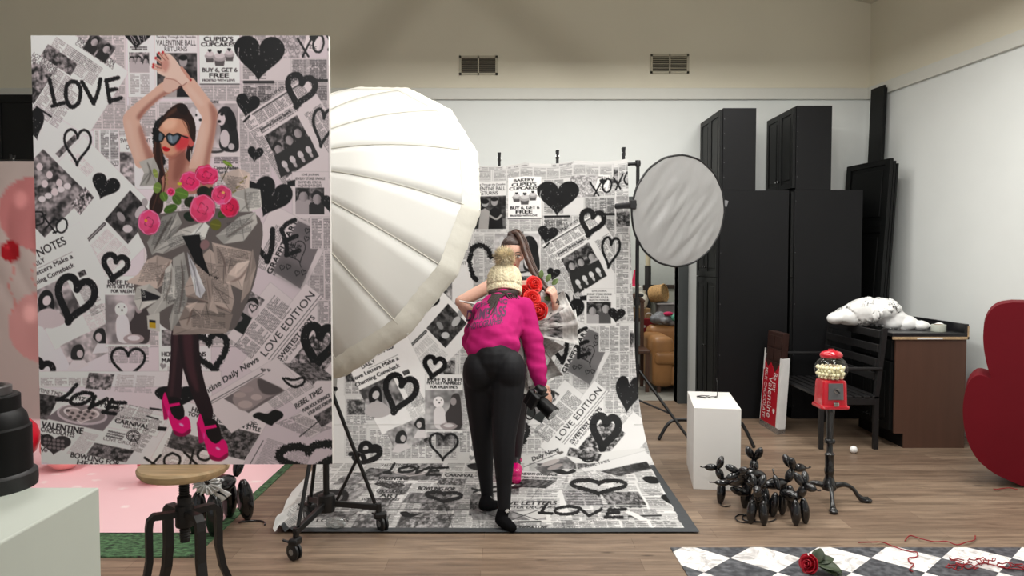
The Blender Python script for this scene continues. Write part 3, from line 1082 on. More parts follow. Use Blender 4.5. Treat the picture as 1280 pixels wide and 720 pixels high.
    C.word([[(176, 572), (194, 585)], [(196, 569), (180, 586)], [(211, 566), (202, 571), (201, 580), (210, 585), (219, 580), (220, 571), (211, 566)],
            [(226, 565), (242, 581)], [(238, 562), (232, 584)], [(250, 560), (243, 566), (245, 573), (254, 575), (261, 569), (258, 562)]], 3.0, 0.4)
    # --- tone of the whole print: a pink grey ink, paler at lower left
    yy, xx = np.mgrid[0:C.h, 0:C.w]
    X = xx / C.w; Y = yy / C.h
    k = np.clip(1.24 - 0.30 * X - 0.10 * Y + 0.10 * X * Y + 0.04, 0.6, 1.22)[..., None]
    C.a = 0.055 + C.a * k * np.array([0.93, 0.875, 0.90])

    # --- the model in her newspaper dress
    hair = (0.16, 0.085, 0.065)
    # legs and shoes
    C.curve([(214, 408), (232, 408), (227, 445), (225, 470), (221, 500), (205, 499), (208, 470), (211, 440)], (0.17, 0.10, 0.125))
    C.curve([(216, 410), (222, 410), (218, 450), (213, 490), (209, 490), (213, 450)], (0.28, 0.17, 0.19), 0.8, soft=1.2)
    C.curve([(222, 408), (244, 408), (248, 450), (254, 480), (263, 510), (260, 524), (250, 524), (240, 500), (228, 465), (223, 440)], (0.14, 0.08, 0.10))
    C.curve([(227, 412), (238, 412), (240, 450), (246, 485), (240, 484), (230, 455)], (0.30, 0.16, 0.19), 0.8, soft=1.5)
    pink = np.array((0.93, 0.04, 0.47))
    for dx, dy, sc in [(0, 0, 1.0), (44, 27, 1.08)]:
        def q(p): return [(202 + dx + (x - 202) * sc, 488 + dy + (y - 488) * sc) for x, y in p]
        C.poly(q([(203, 488), (207, 500), (206, 523), (201, 524), (198.5, 500)]), pink * 0.78)
        C.curve(q([(205, 496), (220, 496), (227, 512), (224, 524), (210, 522), (206, 508)]), (0.09, 0.06, 0.07))
        C.curve(q([(203, 489), (207, 500), (211, 516), (220, 524), (229, 519), (234, 526), (234, 538), (226, 544), (215, 542), (209, 528), (204, 512), (200, 498)]), pink)
        C.curve(q([(213, 537), (224, 541), (234, 535), (234, 540), (225, 545), (215, 543)]), pink * 0.6)
        C.poly(q([(206, 504), (221, 501.5), (222, 505), (207, 508)]), pink)
        C.ell(*q([(223, 530)])[0], 3.2, 1.6, (1, 0.75, 0.9), 0.9, soft=0.5, rot=0.5)
        C.ell(*q([(207, 515)])[0], 1.0, 4.5, (1, 0.5, 0.78), 0.6, soft=0.5)
    # long hair behind
    C.curve([(198, 160), (207, 170), (206, 200), (209, 225), (206, 246), (203, 262), (190, 268), (188, 250), (196, 230), (193, 205), (194, 180)], hair)
    C.curve([(238, 150), (247, 156), (244, 180), (236, 206), (230, 206), (236, 182)], (0.12, 0.06, 0.05))
    # neck, chest, shoulders
    C.curve([(214, 190), (233, 178), (235, 196), (250, 206), (262, 205), (266, 214), (262, 236), (206, 240), (203, 222), (212, 210)], (0.70, 0.47, 0.41))
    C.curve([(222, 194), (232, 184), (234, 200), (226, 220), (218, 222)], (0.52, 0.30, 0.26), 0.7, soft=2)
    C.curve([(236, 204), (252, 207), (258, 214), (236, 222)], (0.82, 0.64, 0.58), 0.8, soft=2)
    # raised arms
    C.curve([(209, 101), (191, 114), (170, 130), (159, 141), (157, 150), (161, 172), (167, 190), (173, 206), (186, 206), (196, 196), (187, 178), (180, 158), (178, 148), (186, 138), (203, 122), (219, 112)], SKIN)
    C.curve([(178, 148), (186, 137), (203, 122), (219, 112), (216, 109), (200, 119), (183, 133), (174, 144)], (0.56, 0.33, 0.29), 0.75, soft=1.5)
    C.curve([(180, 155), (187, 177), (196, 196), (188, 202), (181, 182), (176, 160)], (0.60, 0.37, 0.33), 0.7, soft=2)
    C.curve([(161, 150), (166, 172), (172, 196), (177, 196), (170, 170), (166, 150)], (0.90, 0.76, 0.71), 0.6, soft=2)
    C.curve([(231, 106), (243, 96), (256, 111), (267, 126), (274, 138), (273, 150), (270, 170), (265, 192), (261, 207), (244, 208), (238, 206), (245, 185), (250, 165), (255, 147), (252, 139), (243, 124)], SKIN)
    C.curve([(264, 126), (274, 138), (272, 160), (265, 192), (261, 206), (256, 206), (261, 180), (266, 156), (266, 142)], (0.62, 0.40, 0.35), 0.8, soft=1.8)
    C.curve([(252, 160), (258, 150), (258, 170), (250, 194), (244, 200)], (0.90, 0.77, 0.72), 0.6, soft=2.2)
    C.curve([(236, 104), (246, 112), (258, 128), (252, 130), (242, 118)], (0.90, 0.77, 0.72), 0.6, soft=1.6)
    # hands
    C.curve([(211, 94), (222, 90), (234, 96), (237, 101), (228, 106), (222, 112), (211, 114), (207, 106)], (0.86, 0.71, 0.66))
    C.curve([(206, 71), (214, 66), (222, 72), (229, 82), (236, 92), (240, 100), (230, 106), (224, 98), (214, 96), (204, 92), (200, 88), (206, 84)], (0.90, 0.77, 0.72))
    C.curve([(204, 80), (212, 72), (216, 80), (210, 90)], (0.72, 0.42, 0.38), 0.6, soft=1.6)
    for k, (x0, y0, x1, y1) in enumerate([(213, 72), (208, 65), (209, 73), (203, 66), (205, 77), (199, 72), (204, 83), (196, 80)][i] + [(213, 72), (208, 65), (209, 73), (203, 66), (205, 77), (199, 72), (204, 83), (196, 80)][i + 1] for i in (0, 2, 4, 6)):
        C.stroke([(x0, y0), (x1, y1)], 3.8, (0.85, 0.66, 0.60), smooth=False)
        C.stroke([(x0 + 1.5, y0 + 1.6), (x1 + 1.5, y1 + 1.6)], 0.8, (0.50, 0.22, 0.20), 0.8, smooth=False)
        C.ell(x1, y1, 1.3, 1.6, (0.75, 0.10, 0.16), rot=0.6)
    C.stroke([(208, 87), (198, 85), (195, 83)], 3.0, (0.86, 0.68, 0.62)); C.ell(195.5, 83.2, 1.4, 1.1, (0.75, 0.12, 0.18))
    for k in range(4):
        C.stroke([(231 + k * 2.2, 84 + k * 3.2), (235 + k * 2.2, 89 + k * 3.1)], 3.4, (0.80, 0.58, 0.52), smooth=False)
        C.ell(235 + k * 2.3, 90 + k * 3.0, 1.4, 1.2, (0.70, 0.09, 0.14))
    C.stroke([(219, 113), (230, 107), (237, 102)], 1.0, (0.55, 0.28, 0.25), 0.8)
    C.stroke([(211, 97), (222, 99), (231, 106)], 0.9, (0.60, 0.34, 0.30), 0.7)
    # head
    C.curve([(203, 152), (212, 144), (228, 142), (238, 150), (241, 168), (236, 181), (226, 190), (217, 196), (210, 194), (205, 186), (202, 172)], (0.84, 0.60, 0.50))
    C.curve([(206, 150), (216, 146), (224, 148), (220, 158), (208, 160)], (0.95, 0.76, 0.66), 0.8, soft=2)
    C.curve([(222, 172), (238, 168), (240, 178), (230, 186), (222, 184)], (0.82, 0.16, 0.22), 0.85, soft=2)
    C.curve([(208, 190), (217, 192), (230, 184), (226, 192), (216, 197)], (0.58, 0.32, 0.28), 0.7, soft=1.2)
    C.ell(241.5, 176, 3.6, 5.2, (0.80, 0.36, 0.34), rot=0.2); C.ell(240.5, 190, 0.8, 5, (0.85, 0.8, 0.78), 0.8)
    C.curve([(199, 162), (203, 150), (212, 137), (225, 128), (234, 129), (240, 138), (246, 150), (247, 166), (245, 176), (239, 166), (235, 152), (228, 147), (214, 146), (206, 152)], hair)
    C.curve([(208, 147), (216, 137), (226, 132), (222, 138), (213, 144)], (0.38, 0.24, 0.18), 0.7, soft=1)
    C.curve([(224, 132), (232, 128), (238, 134), (236, 142), (228, 140)], (0.11, 0.06, 0.05))
    for k in range(4):
        C.stroke([(229 + k, 146 + k * 2), (236 + k * .6, 150 + k * 5), (240, 160 + k * 4)], 0.7, (0.50, 0.30, 0.22), 0.7)
    C.stroke([(199, 161), (196, 180), (197, 205), (203, 228), (200, 250)], 3.0, (0.22, 0.12, 0.09), 1.0)
    C.stroke([(203, 178), (204, 200), (208, 222), (204, 244)], 2.0, (0.30, 0.17, 0.13), 0.8)
    C.stroke([(197, 175), (195, 205), (199, 232), (192, 258)], 1.4, (0.34, 0.21, 0.16), 0.8)
    dark = (0.035, 0.035, 0.045)
    C.curve([(193.5, 158), (198, 160), (208, 166), (206, 174), (200, 176), (195, 172)], dark); C.curve([(202, 164), (206, 167), (204.5, 173), (201, 173)], (0.42, 0.47, 0.52), 0.9, soft=0.4)
    C.curve([(210, 168), (214, 164), (219, 166), (224, 164), (229, 167), (226, 174), (219, 180), (212, 176)], dark)
    C.curve([(212, 168), (215, 166.5), (219, 168), (223, 166.5), (226, 168), (224, 173), (219, 177.5), (213.5, 174.5)], (0.40, 0.46, 0.52), 1, soft=0.5)
    C.stroke([(216, 168), (217, 175)], 1.4, (0.72, 0.78, 0.84), 0.6, soft=0.5)
    C.stroke([(207, 169), (211, 168)], 1.4, dark); C.stroke([(228, 167), (237, 170)], 1.8, dark)
    C.curve([(205, 182), (208.5, 181), (211, 182), (215, 184), (212, 187), (207.5, 186.5)], (0.80, 0.03, 0.11)); C.stroke([(205.5, 183.5), (210, 184), (214.5, 184.5)], 0.6, (0.4, 0.02, 0.05))
    # newspaper wrap and skirt: overlapping folded sheets
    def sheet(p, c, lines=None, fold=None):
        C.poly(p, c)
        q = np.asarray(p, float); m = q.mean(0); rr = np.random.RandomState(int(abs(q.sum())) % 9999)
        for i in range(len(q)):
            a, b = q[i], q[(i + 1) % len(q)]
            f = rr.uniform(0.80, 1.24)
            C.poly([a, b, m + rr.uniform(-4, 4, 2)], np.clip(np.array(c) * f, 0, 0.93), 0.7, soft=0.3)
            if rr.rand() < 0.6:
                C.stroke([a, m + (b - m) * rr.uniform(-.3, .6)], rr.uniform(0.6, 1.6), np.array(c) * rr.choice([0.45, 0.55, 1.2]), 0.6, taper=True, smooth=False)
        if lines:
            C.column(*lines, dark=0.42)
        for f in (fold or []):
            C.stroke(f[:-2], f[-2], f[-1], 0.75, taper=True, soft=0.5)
    W = lambda g: (g, g * 0.975, g * 0.955)
    B = lambda g: (g, g * 0.90, g * 0.86)
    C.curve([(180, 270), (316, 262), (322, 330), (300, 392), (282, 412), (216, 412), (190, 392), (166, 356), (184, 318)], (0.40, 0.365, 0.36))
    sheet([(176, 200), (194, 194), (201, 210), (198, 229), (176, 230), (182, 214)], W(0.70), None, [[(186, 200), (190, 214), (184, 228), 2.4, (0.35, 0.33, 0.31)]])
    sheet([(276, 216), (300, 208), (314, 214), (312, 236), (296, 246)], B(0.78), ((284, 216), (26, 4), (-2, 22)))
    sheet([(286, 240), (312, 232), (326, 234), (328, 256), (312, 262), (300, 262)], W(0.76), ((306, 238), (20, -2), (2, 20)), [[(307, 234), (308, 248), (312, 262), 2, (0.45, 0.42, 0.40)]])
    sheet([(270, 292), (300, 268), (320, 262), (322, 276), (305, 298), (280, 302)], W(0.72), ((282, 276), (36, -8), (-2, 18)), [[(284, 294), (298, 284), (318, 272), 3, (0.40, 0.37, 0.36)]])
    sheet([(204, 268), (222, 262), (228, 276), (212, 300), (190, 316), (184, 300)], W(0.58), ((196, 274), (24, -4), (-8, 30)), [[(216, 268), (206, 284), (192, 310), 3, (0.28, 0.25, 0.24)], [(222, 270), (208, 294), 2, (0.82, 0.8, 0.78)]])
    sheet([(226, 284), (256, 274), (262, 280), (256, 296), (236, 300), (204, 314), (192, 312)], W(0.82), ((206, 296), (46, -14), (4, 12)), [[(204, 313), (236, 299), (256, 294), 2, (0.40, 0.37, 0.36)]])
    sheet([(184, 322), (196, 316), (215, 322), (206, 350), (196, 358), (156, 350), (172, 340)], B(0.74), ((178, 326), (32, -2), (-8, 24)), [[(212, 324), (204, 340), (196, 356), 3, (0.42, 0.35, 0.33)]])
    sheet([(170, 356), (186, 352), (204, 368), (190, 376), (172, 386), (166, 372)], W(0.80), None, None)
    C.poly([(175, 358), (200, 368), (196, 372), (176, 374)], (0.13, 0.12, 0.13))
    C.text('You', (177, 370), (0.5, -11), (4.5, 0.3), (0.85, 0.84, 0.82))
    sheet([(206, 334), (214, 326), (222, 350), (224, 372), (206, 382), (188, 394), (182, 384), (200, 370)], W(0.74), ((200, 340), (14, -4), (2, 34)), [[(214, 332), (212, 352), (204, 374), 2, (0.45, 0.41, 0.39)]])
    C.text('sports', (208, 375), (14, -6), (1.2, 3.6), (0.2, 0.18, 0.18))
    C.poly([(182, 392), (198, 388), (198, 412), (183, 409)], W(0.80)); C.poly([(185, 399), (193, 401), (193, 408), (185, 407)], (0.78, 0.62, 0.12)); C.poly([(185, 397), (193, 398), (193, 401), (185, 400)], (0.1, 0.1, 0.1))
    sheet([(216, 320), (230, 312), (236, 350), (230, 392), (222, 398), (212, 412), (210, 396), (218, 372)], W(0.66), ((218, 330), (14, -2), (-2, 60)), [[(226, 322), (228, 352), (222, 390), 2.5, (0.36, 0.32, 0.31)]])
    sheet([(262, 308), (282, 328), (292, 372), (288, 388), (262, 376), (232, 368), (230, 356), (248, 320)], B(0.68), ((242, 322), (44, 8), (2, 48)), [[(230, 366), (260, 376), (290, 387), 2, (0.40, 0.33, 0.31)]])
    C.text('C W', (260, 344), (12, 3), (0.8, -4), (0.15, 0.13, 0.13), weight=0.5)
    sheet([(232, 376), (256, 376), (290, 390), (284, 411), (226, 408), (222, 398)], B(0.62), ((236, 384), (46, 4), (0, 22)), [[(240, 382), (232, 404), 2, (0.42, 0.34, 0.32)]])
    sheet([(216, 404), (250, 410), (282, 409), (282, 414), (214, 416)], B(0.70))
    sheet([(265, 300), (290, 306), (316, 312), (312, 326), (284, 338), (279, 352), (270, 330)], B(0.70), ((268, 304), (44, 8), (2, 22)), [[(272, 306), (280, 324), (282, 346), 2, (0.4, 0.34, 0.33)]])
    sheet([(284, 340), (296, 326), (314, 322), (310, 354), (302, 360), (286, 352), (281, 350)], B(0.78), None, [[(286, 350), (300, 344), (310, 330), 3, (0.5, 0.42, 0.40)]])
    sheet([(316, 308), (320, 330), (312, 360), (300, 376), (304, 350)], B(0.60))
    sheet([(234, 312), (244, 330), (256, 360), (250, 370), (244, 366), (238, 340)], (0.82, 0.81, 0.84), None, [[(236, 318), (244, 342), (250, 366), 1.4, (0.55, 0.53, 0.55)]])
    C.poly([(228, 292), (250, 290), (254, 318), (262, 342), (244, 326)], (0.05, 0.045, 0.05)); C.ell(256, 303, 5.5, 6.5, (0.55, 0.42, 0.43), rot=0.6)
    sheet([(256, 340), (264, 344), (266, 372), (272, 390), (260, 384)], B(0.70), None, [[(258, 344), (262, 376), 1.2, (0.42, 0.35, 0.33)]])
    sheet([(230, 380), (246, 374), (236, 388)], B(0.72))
    # leaves
    for (x, y, a, b, r, g) in [(228, 239, 9, 7, .3, (0.36, 0.50, 0.18)), (222, 247, 7, 5, .9, (0.28, 0.40, 0.13)), (206, 243, 6, 5, 1.2, (0.34, 0.47, 0.18)), (198, 232, 5, 7, 0.2, (0.45, 0.55, 0.25)),
                                (214, 258, 9, 5, -0.4, (0.26, 0.38, 0.12)), (238, 268, 8, 6, 0.3, (0.08, 0.13, 0.08)), (270, 278, 7, 7, 0.2, (0.40, 0.40, 0.13)), (280, 264, 8, 5, -0.5, (0.2, 0.3, 0.12)),
                                (256, 238, 9, 8, 0.2, (0.10, 0.10, 0.06)), (286, 202, 7, 2.4, 0.5, (0.45, 0.55, 0.2)), (264, 240, 5, 9, 0.2, (0.12, 0.15, 0.08)), (196, 214, 3, 6, -0.3, (0.55, 0.60, 0.30)), (240, 250, 9, 7, 0, (0.13, 0.16, 0.08))]:
        C.ell(x, y, a, b, g, 1, rot=r); C.stroke([(x - a * .8 * math.cos(r), y - a * .8 * math.sin(r)), (x + a * .8 * math.cos(r), y + a * .8 * math.sin(r))], 0.7, np.array(g) * 1.45, 0.8)
    for k in range(12):
        C.ell(292 + k * 1.6, 238 - k * 2.0 + (k % 3), 1.1, 0.9, (0.5, 0.45, 0.25)); C.ell(209 + (k % 3), 208 + k * 1.8, 1.0, 0.9, (0.62, 0.52, 0.33))
    C.stroke([(278, 224), (284, 212), (287, 204)], 0.9, (0.2, 0.2, 0.12))
    hot = (0.90, 0.12, 0.36)
    print_rose(C, 239, 224, 13, 12, hot); print_rose(C, 260, 216, 15, 11, hot, 0.4)
    print_rose(C, 288, 256, 12, 13, (0.80, 0.05, 0.26)); print_rose(C, 278, 241, 13, 12, (0.92, 0.20, 0.42), 0.4)
    print_rose(C, 254, 258, 16, 18, (0.92, 0.22, 0.42), 0.4); print_rose(C, 187, 275, 14, 16, (0.92, 0.24, 0.46)); print_rose(C, 215, 237, 5, 5, hot)
    C.ell(183, 273, 2, 2, (0.95, 0.6, 0.2)); C.ell(280, 238, 2, 1.6, (0.95, 0.7, 0.4)); C.ell(226, 227, 3, 1.8, (0.80, 0.75, 0.2))
    C.a = np.clip(C.a * 1.05, 0, 0.97)
    return C


def backdrop_print():
    "the collage on the studio backdrop, wall and floor (units: photo pixels)"
    C = Canvas(330, 188, 880, 672, 2.0, (0.83, 0.825, 0.815))
    D = (0.06, 0.06, 0.065)
    C.f = (0.84, 697 - 327 * 0.84, 0.825, 245 - 72 * 0.825)
    C.inkmul = 1.0
    for i in range(14):
        for j in range(9):
            x, y = 10 + i * 34 + RNG.uniform(-4, 4), 20 + j * 50 + RNG.uniform(-6, 6)
            C.paper((x, y), (33, 0), (0, 49), 0.83 + RNG.uniform(-0.05, 0.05))
            C.column((x + 1, y + 2), (31, 0), (0, 45), cols=3, dark=0.5)
            if RNG.rand() < 0.3: C.picture((x + 2, y + 6), (29, 0), (0, 22), 0.15, 0.65, 5)
    wall_print(C)
    C.f = (1.0, 0.0, 1.0, 0.0)
    # ---- floor part
    C.poly([(455, 577), (806, 577), (900, 690), (300, 690)], (0.84, 0.835, 0.825))
    C.poly([(455, 577), (640, 577), (690, 572), (806, 560), (812, 580), (640, 590), (450, 590)], (0.84, 0.835, 0.825))

    def row(y0, y1, x0, x1, n, g=0.42, sk=0.4):
        w = (x1 - x0) / n
        for i in range(n):
            xa = x0 + i * w
            s = (xa - 640) / (y0 - 322) * (y1 - y0)
            C.column((xa, y0), (w * 0.94, 0), (s, y1 - y0), cols=2, rows=max(3, int((y1 - y0) / 1.5)), dark=g)
    for y0, y1, n in [(579, 589, 8), (590, 603, 8), (604, 621, 7), (622, 641, 7), (642, 664, 6)]:
        xl, xr = 640 - 1.36 * 960 / (1440 / (y0 - 322)), 640 + 1.0 * 960 / (1440 / (y0 - 322))
        row(y0, y1, xl, xr, n, 0.36)
        for k in range(3):
            x = RNG.uniform(xl, xr - 60)
            C.picture((x, y0 + 1), (RNG.uniform(26, 50), 0), ((x - 640) / (y0 - 322) * (y1 - y0 - 3), y1 - y0 - 3), 0.25, 0.7, 4)
    # far strip
    C.text('VALENTINE TIMES', (476, 583), (46, 0), (1, -3), D)
    C.picture((462, 585), (26, 2), (-12, 10), 0.1, 0.5, 4)
    C.picture((484, 589), (58, 3), (-12, 8), 0.3, 0.55, 8)
    C.heart(512, 593, 40, 7, 0.05, specks=False, col=(0.75, 0.73, 0.72)); C.heart(512, 593, 32, 5, 0.05, specks=False, col=(0.5, 0.48, 0.48))
    C.text('VALENTINE', (472, 600), (38, 1), (2, -4), D, weight=0.8)
    C.text('CHOCOLATES', (470, 604), (34, 1), (2, -3), D, weight=0.4)
    C.heart(487, 608, 38, 8, 0.05, specks=False, col=(0.16, 0.15, 0.15))
    for k in range(10): C.ell(474 + k * 2.8, 606.5 + (k % 3) * 1.5, 1.2, 0.7, (0.45,) * 3)
    C.text('CARNIVAL', (556, 596), (36, 1), (1, -4), D, weight=0.6)
    C.picture((550, 598), (34, 1), (-4, 8), 0.2, 0.7, 2)
    C.text('BOWLING FOR', (522, 613), (46, 1), (2, -4.4), D, weight=0.7)
    C.text('HEARTS', (534, 618), (26, 0.6), (2, -4), D, weight=0.7)
    C.picture((512, 616), (54, 3), (-10, 13), 0.25, 0.6, 6)
    C.text('CHOCOLATE', (470, 616), (32, 1), (2, -4), D, weight=0.5); C.text('ART', (474, 622), (24, 1), (2, -4.4), D, weight=0.9)
    C.text('LOVE ADVENTURES', (452, 625.5), (46, 1), (2, -3), D, weight=0.4)
    C.picture((428, 596), (30, 0), (-12, 10), 0.3, 0.7, 5)
    C.picture((410, 612), (50, 1), (-18, 14), 0.4, 0.7, 6)
    row(628, 656, 424, 592, 4, 0.5)
    row(606, 624, 566, 600, 1, 0.45)
    C.picture((400, 640), (48, 0), (-10, 8), 0.2, 0.6, 4)
    C.text('LOVERS', (395, 653), (40, 0), (2, -4), D, weight=0.5)
    C.picture((506, 640), (40, 1), (-6, 6), 0.3, 0.7, 4)
    for x0, x1 in [(548, 566), (594, 600)]:
        C.stroke([(x0, 606), (x1, 662)], 0.7, D, 0.5, smooth=False)
    C.stroke([(405, 637), (600, 637)], 0.6, D, 0.5, smooth=False)
    # behind the legs
    row(580, 600, 596, 650, 2, 0.4)
    C.picture((588, 618), (30, 0), (-2, 27), 0.2, 0.55, 5)
    C.text('LOST LOVE LETTERS', (588, 632), (107, -1), (1.5, -4.6), D, weight=0.8)
    C.text('REUNITED AFTER DECADES', (588, 636.5), (106, -1), (1.3, -3.4), D, weight=0.4)
    C.picture((588, 638), (92, -1), (3, 13), 0.35, 0.6, 6)
    C.poly([(645, 640), (676, 637), (684, 646), (664, 651)], (0.78, 0.77, 0.76))
    for a, b in [((640, 640), (672, 650)), ((672, 638), (640, 650)), ((600, 640), (632, 650))]:
        C.stroke([a, b], 0.8, D, 0.8, smooth=False)
    row(651, 664, 590, 660, 2, 0.45); row(652, 662, 640, 708, 2, 0.45)
    C.stroke([(648, 652.5), (676, 652)], 1.6, D, smooth=False)
    C.text('CINEMA LOVE', (644, 661), (40, 0), (1, -4), D, weight=0.7)
    # right floor
    C.paper((648, 588), (62, 6), (-12, 20), 0.86)
    C.text('HEARTS ON PARADE', (652, 594), (44, 1.6), (1.2, -3), D, weight=0.5)
    C.text('TOWN CELEBRATES IN STYLE', (650, 598), (46, 1.8), (1, -2.4), D, weight=0.3)
    C.picture((654, 599), (42, 2), (-14, 10), 0.1, 0.45, 3)
    C.text('Valentine Daily News', (652, 580), (46, -20), (1.0, 4.4), D, weight=0.2) if False else None
    C.text('Daily News', (666, 577), (33, -13), (-1.6, -5.0), D, weight=0.4)
    C.stroke([(655, 584), (702, 566)], 0.7, D, 0.7, smooth=False)
    C.heart(700, 567, 9, 4.5, 0.0, specks=False, col=(0.35, 0.34, 0.33))
    C.picture((668, 585), (40, -14), (12, 10), 0.3, 0.6, 6)
    C.ell(688, 579, 12, 3, (0.68, 0.65, 0.64), rot=-.3); C.ell(694, 584, 10, 2.6, (0.6, 0.57, 0.56), rot=-.3)
    C.picture((712, 560), (40, 8), (-4, 10), 0.1, 0.6, 3)
    u = np.array((1.0, -0.28))
    C.paper((726, 586), u * 80, (14, 14), 0.86)
    C.text('REBEL TIMES', (732, 586), u * 30, (-1, -3), D)
    C.picture((750, 590), (46, -11), (24, 6), 0.1, 0.5, 3)
    C.picture((778, 584), (30, -7), (6, 8), 0.06, 0.3, 5)
    C.column((728, 590), (40, -4), (14, 10), cols=3, dark=0.45)
    C.column((690, 594), (50, 2), (-10, 18), cols=2, dark=0.3)
    C.stroke([(690, 588), (664, 624)], 0.6, D, 0.5, smooth=False)
    C.column((660, 612), (40, 0), (-4, 14), cols=2, dark=0.4)
    C.picture((702, 612), (46, 0), (6, 20), 0.45, 0.7, 3); C.column((703, 612), (46, 0), (6, 20), cols=2, dark=0.7)
    C.picture((750, 615), (48, 1), (10, 16), 0.12, 0.6, 3); C.column((750, 630), (52, 0), (2, 5), cols=3, dark=0.6)
    C.column((800, 612), (22, 0), (10, 8), cols=1, dark=0.5); C.column((804, 622), (24, 0), (8, 12), cols=1, dark=0.45)
    C.stroke([(762, 633), (808, 634)], 0.8, D, smooth=False)
    for k in range(5): C.heart(752 + k * 12, 635, 4, 2.4, 0, specks=False, col=(0.3,) * 3)
    row(637, 650, 712, 822, 3, 0.55)
    C.stroke([(786, 646), (826, 645)], 2.4, (0.2,) * 3, smooth=False); C.stroke([(700, 644), (716, 643)], 2, (0.2,) * 3, smooth=False)
    C.poly([(712, 655), (760, 646), (768, 648), (722, 658)], (0.84, 0.83, 0.82)); C.text('LOVE STORIES TODAY', (722, 656), (38, -7), (-.6, -2.4), D, alpha=0.8)
    C.poly([(780, 640), (790, 640), (830, 660), (818, 661)], (0.85, 0.84, 0.83))
    row(651, 661, 706, 846, 4, 0.5)
    C.column((700, 650), (16, 0), (4, 10), cols=1, dark=0.8)
    C.paper((828, 622), (10, 0), (36, 38), 0.84)
    C.picture((832, 620), (10, 0), (14, 14), 0.3, 0.6, 4); C.text('LOVE', (842, 640), (13, 0), (1, -3), D, weight=0.4); C.column((845, 641), (18, 0), (6, 4), rows=2)
    C.poly([(846, 647), (858, 647), (864, 654), (850, 654)], (0.3, 0.3, 0.3)); C.column((850, 655), (16, 0), (6, 5), cols=1)
    # painted marks
    C.stroke([(438, 568), (452, 566), (470, 564), (473, 571), (462, 577), (448, 578), (442, 572)], 5.0, C.INK, rough=0.8)
    C.word([[(493, 580), (487, 589), (480, 591)], [(480, 591), (489, 592)], [(512, 583), (500, 586), (500, 590), (512, 590), (520, 586), (512, 583)], [(523, 584), (520, 592)], [(520, 592), (536, 585)], [(540, 585), (534, 594)], [(540, 586), (560, 585)], [(537, 590), (548, 589)], [(533, 594), (550, 594)]], 3.0, 0.7)
    C.curve([(584, 582), (598, 579), (610, 583), (604, 588), (590, 587)], C.INK)
    C.heart(555, 622, 44, 12, 0.05, line=4.2, rough=1.2)
    C.curve([(500, 641), (508, 640), (514, 643), (524, 643), (514, 647), (504, 646)], C.INK)
    C.stroke([(385, 628), (400, 618), (420, 616), (432, 618), (428, 628), (412, 634), (398, 634), (385, 628)], 7, C.INK, rough=1.0)
    C.word([[(590, 611), (606, 615)], [(606, 610), (592, 616)], [(620, 609), (612, 611), (614, 615), (626, 614), (628, 610), (620, 609)], [(644, 604), (637, 606), (640, 610), (650, 609), (652, 605), (644, 604)]], 2.2, 0.4)
    C.curve([(690, 589), (700, 587), (709, 590), (716, 587), (720, 590), (712, 593), (704, 594), (696, 592)], C.INK)
    C.heart(748.5, 609.5, 68, 17, 0.02, line=5.0, rough=1.6)
    C.stroke([(724, 572), (732, 575), (742, 572), (740, 577), (732, 577), (724, 572)], 2.2, C.INK, rough=0.8)
    C.curve([(803, 599), (808, 596), (820, 597), (824, 604), (812, 605)], C.INK)
    C.curve([(826, 622), (833, 619), (842, 628), (843, 632), (834, 629)], C.INK)
    C.word([[(683, 631), (676, 641)], [(674, 641), (690, 642)], [(710, 633), (696, 636), (695, 641), (708, 643), (722, 640), (722, 635), (710, 633)],
            [(724, 635), (736, 645)], [(736, 645), (752, 637)], [(762, 637), (758, 647)], [(760, 638), (782, 637)], [(759, 642), (774, 641)], [(756, 647), (778, 647)]], 3.6, 0.9)
    return C


def ink_attr(me, rgb):
    "rgb (n,3) display values -> per-vertex linear ink"
    c = np.clip(rgb, 0, 1)
    l = np.where(c <= 0.04045, c / 12.92, ((c + 0.055) / 1.055) ** 2.4)
    at = me.color_attributes.new('ink', 'FLOAT_COLOR', 'POINT')
    at.data.foreach_set('color', np.concatenate([l, np.ones((len(l), 1))], 1).astype(np.float32).ravel())


def grid_mesh(name, co):
    "co (rows, cols, 3) -> quad mesh"
    r, c = co.shape[:2]
    me = bpy.data.meshes.new(name)
    me.vertices.add(r * c)
    me.vertices.foreach_set('co', co.astype(np.float32).ravel())
    i = np.arange(r * c).reshape(r, c)
    q = np.stack([i[:-1, :-1], i[:-1, 1:], i[1:, 1:], i[1:, :-1]], -1).reshape(-1)
    n = (r - 1) * (c - 1)
    me.loops.add(n * 4)
    me.loops.foreach_set('vertex_index', q.astype(np.int32))
    me.polygons.add(n)
    me.polygons.foreach_set('loop_start', (np.arange(n) * 4).astype(np.int32))
    me.polygons.foreach_set('use_smooth', np.ones(n, bool))
    me.update(calc_edges=True)
    return me


def sample(C, px, py):
    "bilinear read of a canvas at drawing coordinates"
    x = np.clip((px - C.x0) * C.S - 0.5, 0, C.w - 1.001)
    y = np.clip((py - C.y0) * C.S - 0.5, 0, C.h - 1.001)
    xi, yi = x.astype(int), y.astype(int)
    fx, fy = (x - xi)[:, None], (y - yi)[:, None]
    a = C.a
    return (a[yi, xi] * (1 - fx) * (1 - fy) + a[yi, xi + 1] * fx * (1 - fy) + a[yi + 1, xi] * (1 - fx) * fy + a[yi + 1, xi + 1] * fx * fy)
# ------------------------------------------------------------------ structure
YB = 7.87                      # back wall
XR = 3.63                      # its right corner
ZT = 3.10                      # underside of the ledge board


def rw(Y):
    "x of the right wall at distance Y (it splays outward towards the camera)"
    return XR + 0.116 * (YB - Y)


